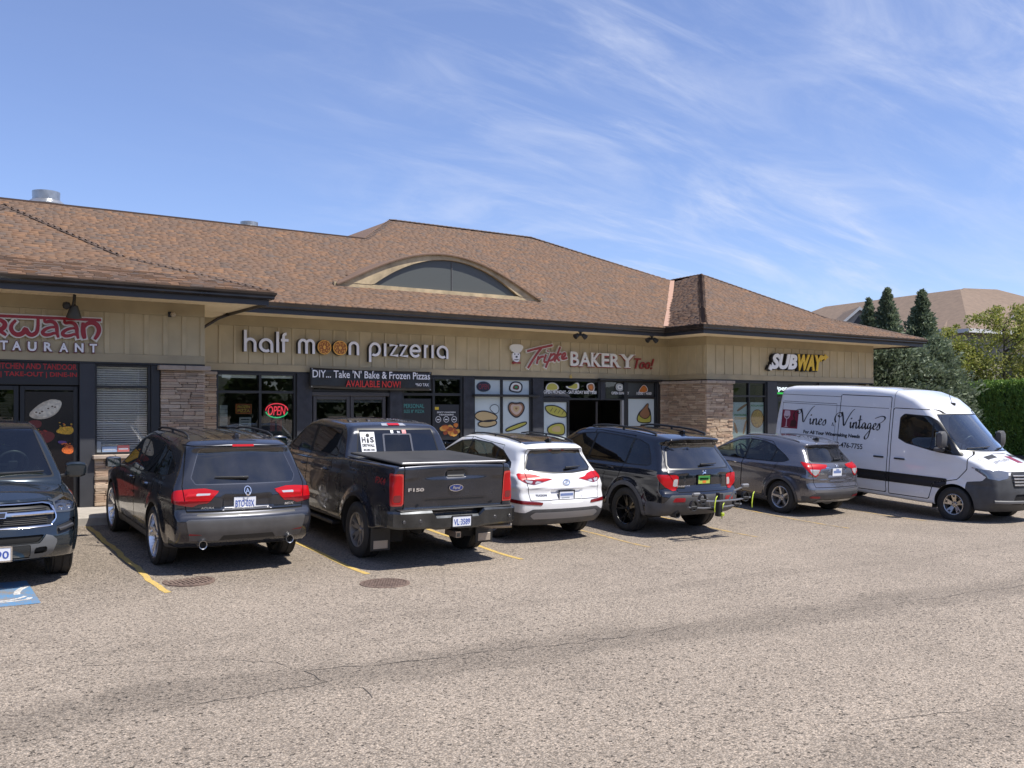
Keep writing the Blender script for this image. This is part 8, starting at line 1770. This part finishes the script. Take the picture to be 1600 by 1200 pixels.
    # strokes in a design space, origin at the left of the word, x-height 1
    Vcap = [[(-1.2, .7), (-1.5, 1.3), (-1.1, 2.1), (-.4, 2.3), (-.1, 1.9), (-.5, 1.5), (-.9, 1.8)], [(-.2, 2.35), (.05, 1.6), (.3, .0), (.75, 1.2), (1.5, 2.5), (2.0, 2.9)]]
    i_ = [[(.0, .7), (.15, 1.0), (.1, .2), (.3, .0), (.6, .6)], [(.17, 1.55), (.22, 1.45), (.25, 1.38)]]; n_ = [[(0, .7), (.15, 1.0), (.05, .0)], [(.08, .5), (.45, 1.05), (.6, .8), (.55, .15), (.75, .0), (1.0, .5)]]
    e_ = [[(0, .4), (.45, .65), (.5, .95), (.2, 1.0), (0, .4), (.2, 0), (.6, .3)]]; s__ = [[(0, .3), (.4, 1.1), (.55, .4), (.3, 0), (.02, .15)]]
    t_ = [[(.25, 2.0), (.1, .25), (.3, 0), (.6, .5)], [(-.15, 1.25), (.6, 1.4)]]; a_ = [[(.6, .9), (.25, 1.0), (.02, .4), (.2, 0), (.55, .5), (.65, 1.0), (.6, .2), (.8, 0), (1.0, .5)]]
    g_ = [[(.6, .9), (.25, 1.0), (.02, .4), (.2, .05), (.55, .5), (.65, 1.0), (.4, -1.0), (-.1, -1.5), (-.4, -1.1), (.3, -.3), (1.0, .5)]]
    def word(seq, x=0):
        o = []
        for gl, adv in seq: o += [[(px+x, py) for px, py in st] for st in gl]; x += adv
        return o
    L1 = word([(Vcap, 1.35), (i_, .55), (n_, .95), (e_, .65), (s__, .7)]); amp = [[(.5, .2), (.1, .0), (.0, .3), (.35, .8), (.15, 1.0), (.1, .7), (.6, 0)]]
    L2 = word([(Vcap, 1.35), (i_, .55), (n_, .95), (t_, .6), (a_, .95), (g_, .95), (e_, .65), (s__, .6)]); L2 += [[(6.1, .9), (6.8, 1.2), (7.3, 1.7), (7.2, 2.05), (6.6, 2.1), (5.6, 1.7)]]
    K = .155
    script(L1, -.36, .46, 1.77, 1.77+K, 'side_lettering', ink, .035, (0, 4.6, 0, 1))
    script(amp, .53, .60, 1.78, 1.86, 'side_lettering', ink, .01, (0, .6, 0, 1))
    script(L2, .82, 1.80, 1.755, 1.755+K, 'side_lettering', ink, .035, (0, 6.4, 0, 1))
    V, F = text_geo('For All Your Winemaking Needs', -.27, 1.33, 1.52, 1.63, .001, bold=.035); sh.decal('side_lettering', V, F, 'right', ink, root, .004)
    V, F = text_geo('778-476-7755', .55, 1.42, 1.30, 1.42, .001, bold=.012); sh.decal('side_lettering', V, F, 'right', ink, root, .004)
    sh.decal_poly('side_emblem', [(-.97, 1.64), (-.97, 2.09), (-.47, 2.09), (-.47, 1.64)], 'right', red, root, .004, .06)
    q = MB(); gm = mat('pale pink vinyl', (.62, .45, .48), .4)
    q.prism([(-.90, 2.07), (-.92, 1.96), (-.88, 1.88), (-.82, 1.86), (-.76, 1.88), (-.72, 1.96), (-.74, 2.07)], 0, .001); q.prism([(-.83, 1.86), (-.835, 1.68), (-.90, 1.665), (-.74, 1.665), (-.805, 1.68), (-.81, 1.86)], 0, .001); sh.decal('side_emblem', np.array(q.v), q.f, 'right', gm, root, .007)
    q = MB(); dk = mat('dark wine vinyl', (.05, .004, .01), .4); q.prism([(-.70, 1.68), (-.68, 1.82), (-.58, 1.88), (-.50, 1.80), (-.52, 1.68)], 0, .001); q.prism([(-.89, 1.94), (-.82, 1.92), (-.75, 1.95), (-.79, 1.89), (-.85, 1.89)], 0, .001); sh.decal('side_emblem', np.array(q.v), q.f, 'right', dk, root, .008)
    # hood emblem, antenna, wipers, mirrors
    for (a, b, c, d, mm) in ((4.12, 4.40, .02, .26, red),):
        sh.decal_poly('hood_emblem', [(a, c), (b, c+.02), (b, d), (a, d-.02)], 'top', mm, root, .005, .06)
    V, F = text_geo('Vines & Vintages', -.60, -.04, 4.2, 4.33, .001, shear=.3); P, N = sh.hit(V[:, 2]*1.0, V[:, 0]*1.0+.0, 'top'); me = bpy.data.meshes.new('x'); me.from_pydata((P+N*.005).tolist(), [], F); me.materials.append(mat('grey vinyl', (.3, .3, .32), .4)); link('hood_lettering', me, root)
    for c in (.42, -.42): sh.decal_poly('cowl_vent', [(4.02, c-.16), (4.14, c-.16), (4.14, c+.16), (4.02, c+.16)], 'top', BLKPL, root, .005, .06)
    t = MB(); P, N = sh.hit([2.95], [0.], 'top'); z = P[0][2]; t.rbox(2.88, 3.0, -.03, .03, z-.03, z+.04, .015); t.tube([(2.92, 0, z+.03), (2.80, 0, z+.32)], .006, 5); t.build('roof_antenna', BLKPL, root)
    for (y0, y1) in ((.1, .7), (-.7, -.12)):
        P, N = sh.hit(np.linspace(y0, y1, 5), np.linspace(1.50, 1.54, 5), 'front'); t = MB(); t.tube([tuple(p+n*.025) for p, n in zip(P, N)], .012, 6); t.build('windshield_wiper', BLKPL, root)
    for sy in (1, -1):
        mirror(root, 3.42, sy*1.01, 1.68, GREYPL, w=.20, h=.36, deep=.16)
        t = MB(); t.rbox(3.20, 3.40, sy*.95-.05, sy*1.05, 1.42, 1.5, .02) if sy > 0 else t.rbox(3.20, 3.40, sy*1.05, sy*.95+.05, 1.42, 1.5, .02); t.build('mirror_foot', GREYPL, root)
        t = MB(); t.rbox(3.18, 3.2, sy*.86-.1, sy*.86+.1, .22, .5, .004); t.build('mud_flap', BLKPL, root)
    wheels(root, 'van', 3.66, 1.72, .36, .245, .215, 5, 'wide', mat('bright cast alloy', (.5, .47, .44), .25, .85), GLOSSK)
    cabin(root, 3.42, 2.2, .95, .88, m=mat('mid grey cab cloth', (.12, .13, .13), .8), rear=False, dashz=1.42, wheel_y=.45, xw=3.05, zw=1.55)
    b = MB(); b.box(1.95, 1.97, -.84, .84, .5, 2.25); b.build('bulkhead', mat('van bulkhead', (.12, .12, .12), .8), root)
    place_vehicle(root, 16.62, 2.95, gz(16.6, 2.95), -.02, -1, -.05, -.0075)
    return root

def car_front_pickup():
    root = empty('parked_car', label='dark grey pickup facing out at the left edge, chrome bow-tie grille and plate ending 490', cat='pickup truck')
    pm = paint('slate grey pickup paint', (.022, .032, .042), .22, .55, .05)
    sil = [(-1.15, .55), (-1.22, .7), (-1.22, 1.2), (-1.2, 1.24), (.5, 1.25), (2.6, 1.15), (3.1, 1.135), (3.7, 1.07), (4.0, .99), (4.12, .88), (4.16, .72), (4.22, .60), (4.22, .44), (4.10, .33), (3.8, .26), (3.0, .30), (-.6, .42)]
    def disp(x, y, z):
        yy = np.abs(y)
        return -.02*sst(.62, .50, yy)*sst(.9, 1.05, z)*(x > 2.8)*sst(.44, .50, yy+.0*z)*0 + .02*sst(.62, .60, yy)*sst(.70, .72, z)*sst(1.0, .97, z)*(x > 3.7)
    sh = Shell(sil, [(-1.3, .92), (-.6, .94), (.5, .945), (3.0, .945), (3.6, .93), (4.1, .84), (4.3, .78)], (1.2, 0), tumble=.2, shoulder=.0, k=(.05, .06), crown=.06, bow=(.03, .36),
               arches=((0, .39, .46), (3.26, .39, .46)), flare=.04, creases=((1.0, 0, .008, .05),), disp=disp, core=(-.7, 3.4), zc=.75, low=.03, yb=1.08, bez=2.6)
    fr = lambda x, y, z: 3.2-x
    sh.cut('body', polyg([(-.60, .70), (.60, .70), (.66, .80), (.62, .93), (.52, .955), (-.52, .955), (-.62, .93), (-.66, .80)], 'end', fr), 'grille_frame')
    sh.cut('grille_frame', polyg([(-.59, .713), (.59, .713), (.647, .80), (.605, .922), (.51, .945), (-.51, .945), (-.605, .922), (-.647, .80)], 'end', fr), 'grille')
    def hl(x, y, z):
        u = np.abs(y)+np.maximum(3.95-x, 0)*.9; return np.maximum(sdpoly([(.62, .845), (.66, .93), (.72, .97), (.92, .985), (1.12, 1.0), (1.10, .90), (.98, .845), (.82, .835)], u, z), 3.2-x)
    sh.cut('body', hl, 'lamp_bezel'); sh.cut('lamp_bezel', lambda x, y, z: hl(x, y, z)+.018, 'head_light')
    sh.seam('body', polyg([(-.86, 1.25), (-.80, .985), (-.60, .965), (.60, .965), (.80, .985), (.86, 1.25)], 'end', lambda x, y, z: 2.9-x), .006)
    sh.cut('body', polyg([(-.44, .545), (.44, .545), (.52, .625), (-.52, .625)], 'end', fr), 'intake')
    sh.cut('body', polyg([(-.46, .36), (.46, .36), (.60, .40), (.66, .545), (.60, .60), (.53, .62), (.46, .53), (-.46, .53), (-.53, .62), (-.60, .60), (-.66, .545), (-.60, .40)], 'end', fr), 'skid')
    sh.cut('skid', polyg([(-.36, .37), (.36, .37), (.36, .525), (-.36, .525)], 'end', fr), 'plate_base')
    sh.cut('skid', polyg([(.40, .42), (.54, .42), (.54, .49), (.40, .49)], 'endm', fr), 'tow_hole')
    sh.cut('body', polyg([(.66, .60), (.86, .64), (.87, .75), (.66, .70)], 'endm', fr, .02), 'fog_frame'); sh.cut('fog_frame', polyg([(.66, .60), (.86, .64), (.87, .75), (.66, .70)], 'endm', fr), 'fog')
    for i, d in enumerate(([(2.75, 1.5), (2.85, .9), (2.7, .42), (1.85, .42), (1.82, 1.5)], [(1.8, 1.5), (1.83, .42), (.95, .42), (.9, 1.5)])):
        sh.seam('body', polyg(d, 'side', both), .006); sh.cut('body', polyg(d, 'side', both), 'door%d' % i)
    archcut(sh); common(sh, root, pm, 2, [(2.05, 1.05), (1.1, 1.05)], pm, 0, [])
    sh.emit('grille_frame', 'grille_frame', CHROME, root, off=.012); g = sh.emit('grille', 'grille', mat('grille black', (.012, .012, .012), .4), root, off=-.02)
    for z in (.745, .765, .785, .805, .89, .91):
        y = np.linspace(-.56, .56, 11); P, N = sh.hit(y, np.full(11, z), 'front'); t = MB(); t.tube([tuple(p-n*.008) for p, n in zip(P, N)], .006, 5); t.build('grille_slat', BLKPL, g)
    y = np.linspace(-.62, .62, 15); P, N = sh.hit(y, np.full(15, .85), 'front'); t = MB(); t.tube([tuple(p+n*.010) for p, n in zip(P, N)], .024, 8); t.build('chrome_bar', CHROME, g, smooth=True)
    t = MB(); t.prism([(-.115, .815), (-.10, .868), (-.035, .868), (-.035, .888), (.035, .888), (.035, .868), (.115, .868), (.10, .815), (.035, .815), (.035, .795), (-.035, .795), (-.035, .815)], 0, .01); sh.decal('badge', np.array(t.v), t.f, 'front', CHROME, g, .045)
    t = MB(); t.prism([(-.10, .822), (-.088, .861), (-.028, .861), (-.028, .881), (.028, .881), (.028, .861), (.10, .861), (.088, .822), (.028, .822), (.028, .802), (-.028, .802), (-.028, .822)], 0, .01); sh.decal('badge', np.array(t.v), t.f, 'front', mat('dark badge infill', (.04, .04, .045), .3, .5), g, .05)
    sh.emit('intake', 'intake', GAP, root, off=-.02); sk = sh.emit('skid', 'skid_plate', mat('grey bumper insert', (.13, .135, .14), .5, .3), root, off=.012); sh.emit('plate_base', 'plate_base', pm, root, off=.004); sh.emit('tow_hole', 'tow_hole', GAP, sk, off=-.01)
    sh.emit('fog_frame', 'fog_recess', pm, root, off=-.012); sh.emit('fog', 'fog_cover', BLKPL, root, off=-.02)
    for s_ in (1, -1):
        sp = lambda x, y, z: y*s_ > 0
        t = sh.emit('head_light', 'head_light', glass('lamp glass', (.8, .8, .8), 1.5), root, off=.010, split=sp); sh.emit('head_light', 'lamp_bowl', mat('lamp reflector', (.32, .33, .35), .2, .9), t, off=-.03, split=sp)
        sh.emit('lamp_bezel', 'lamp_bezel', mat('grey lamp bezel', (.10, .11, .12), .3, .6), t, off=.006, split=sp)
        for (yy, zz) in ((.73, .905), (.83, .91)):
            P, N = sh.hit([s_*yy], [zz], 'front'); q = MB(); q.lathe([(0, .0), (.02, .002), (.03, .012), (.034, 0)], 14, Matrix.Translation(P[0]-N[0]*.02) @ Matrix.Rotation(PI/2, 4, 'Y')); q.build('lamp_projector', CHROME, t, smooth=True)
        P, N = sh.hit([s_*.68, s_*.77, s_*.85], [.655, .67, .69], 'front'); q = MB(); q.tube([tuple(p) for p in P], .022, 6); q.build('fog_bar', DALLOY, root)
    plate(root, 4.245, 0.0, .445, ' 1490', face=1, frame=CHROME)
    sc = [(.55, 1.0), (.55, 1.2), (.75, 1.65), (.95, 1.73), (1.6, 1.775), (2.0, 1.765), (2.25, 1.70), (3.12, 1.14), (3.2, 1.0)]
    cb = Shell(sc, [(.4, .88), (1.0, .905), (2.4, .905), (3.2, .89)], (1.16, 0), tumble=.38, shoulder=.0, k=(.04, .09), crown=.03, bow=(.06, .24), arches=(), core=(.9, 2.7), zc=1.1, low=0, yb=1.05, res=.035, bez=2.6)
    cb.cut('body', polyg([(-.76, 1.165), (.76, 1.165), (.60, 1.70), (-.60, 1.70)], 'end', lambda x, y, z: 2.0-x, .02), 'windshield_surround'); cb.cut('windshield_surround', polyg([(-.76, 1.165), (.76, 1.165), (.60, 1.70), (-.60, 1.70)], 'end', lambda x, y, z: 2.0-x), 'windshield')
    dlo = [(2.85, 1.21), (.9, 1.215), (1.0, 1.62), (1.1, 1.66), (2.05, 1.67), (2.25, 1.60)]
    cb.cut('body', polyg(dlo, 'side', both), 'surround')
    for i, (a, b) in enumerate(((1.84, 3.4), (.9, 1.76))):
        cb.cut('surround', lambda x, y, z: np.maximum(np.maximum(sdpoly(dlo, x, z)+.022, .35-np.abs(y)), np.maximum(a-x, x-b)), 'pane%d' % i)
    cb.cut('body', polyg([(-.62, 1.22), (.62, 1.22), (.56, 1.62), (-.56, 1.62)], 'end', lambda x, y, z: x-1.0), 'rear_window')
    cb.emit('body', 'cab', pm, root); cb.emit('windshield_surround', 'windshield_surround', GASK, root); cb.emit('windshield', 'windshield', glass('pickup windscreen', (.5, .58, .56), 1.5), root, off=-.003); cb.emit('rear_window', 'rear_window', SMOKE, root)
    for sy in (1, -1):
        cb.emit('surround', 'window_surround', GASK, root, split=lambda x, y, z, s=sy: y*s > 0)
        for i, mm in ((0, LTINT), (1, TINT)): cb.emit('pane%d' % i, 'side_window', mm, root, off=-.003, split=lambda x, y, z, s=sy: y*s > 0)
        mirror(root, 2.55, sy*.98, 1.19, pm, w=.25, h=.20, deep=.13)
        P, N = cb.hit([sy*.05, sy*.65], [1.19, 1.20], 'front'); t = MB(); t.tube([tuple(P[0]+N[0]*.02), tuple(P[1]+N[1]*.02)], .012, 6); t.build('windshield_wiper', BLKPL, root)
    t = MB(); t.tube([(-.1, -.8, .4), (-.1, .8, .4)], .05, 8); t.tube([(3.26, -.8, .38), (3.26, .8, .38)], .05, 8); t.build('axles', UNDER, root)
    wheels(root, 'co', 3.26, 1.58, .39, .26, .23, 6, 'plain', DALLOY, DALLOY)
    cabin(root, 2.62, .75, .72, .8, wheel_y=.38, dashz=1.17, xw=2.15, zw=1.24, rdx=1.42)
    place_vehicle(root, -1.72, 4.92, gz(-1.72, 4.92)-.02, .0, -1, -.05, -.0075, (1, 1, 1.05))
    return root
for f_ in (car_black_suv, car_pickup, car_white, car_rack_suv, car_grey, car_van, car_front_pickup): f_()
bpy.context.view_layer.update()
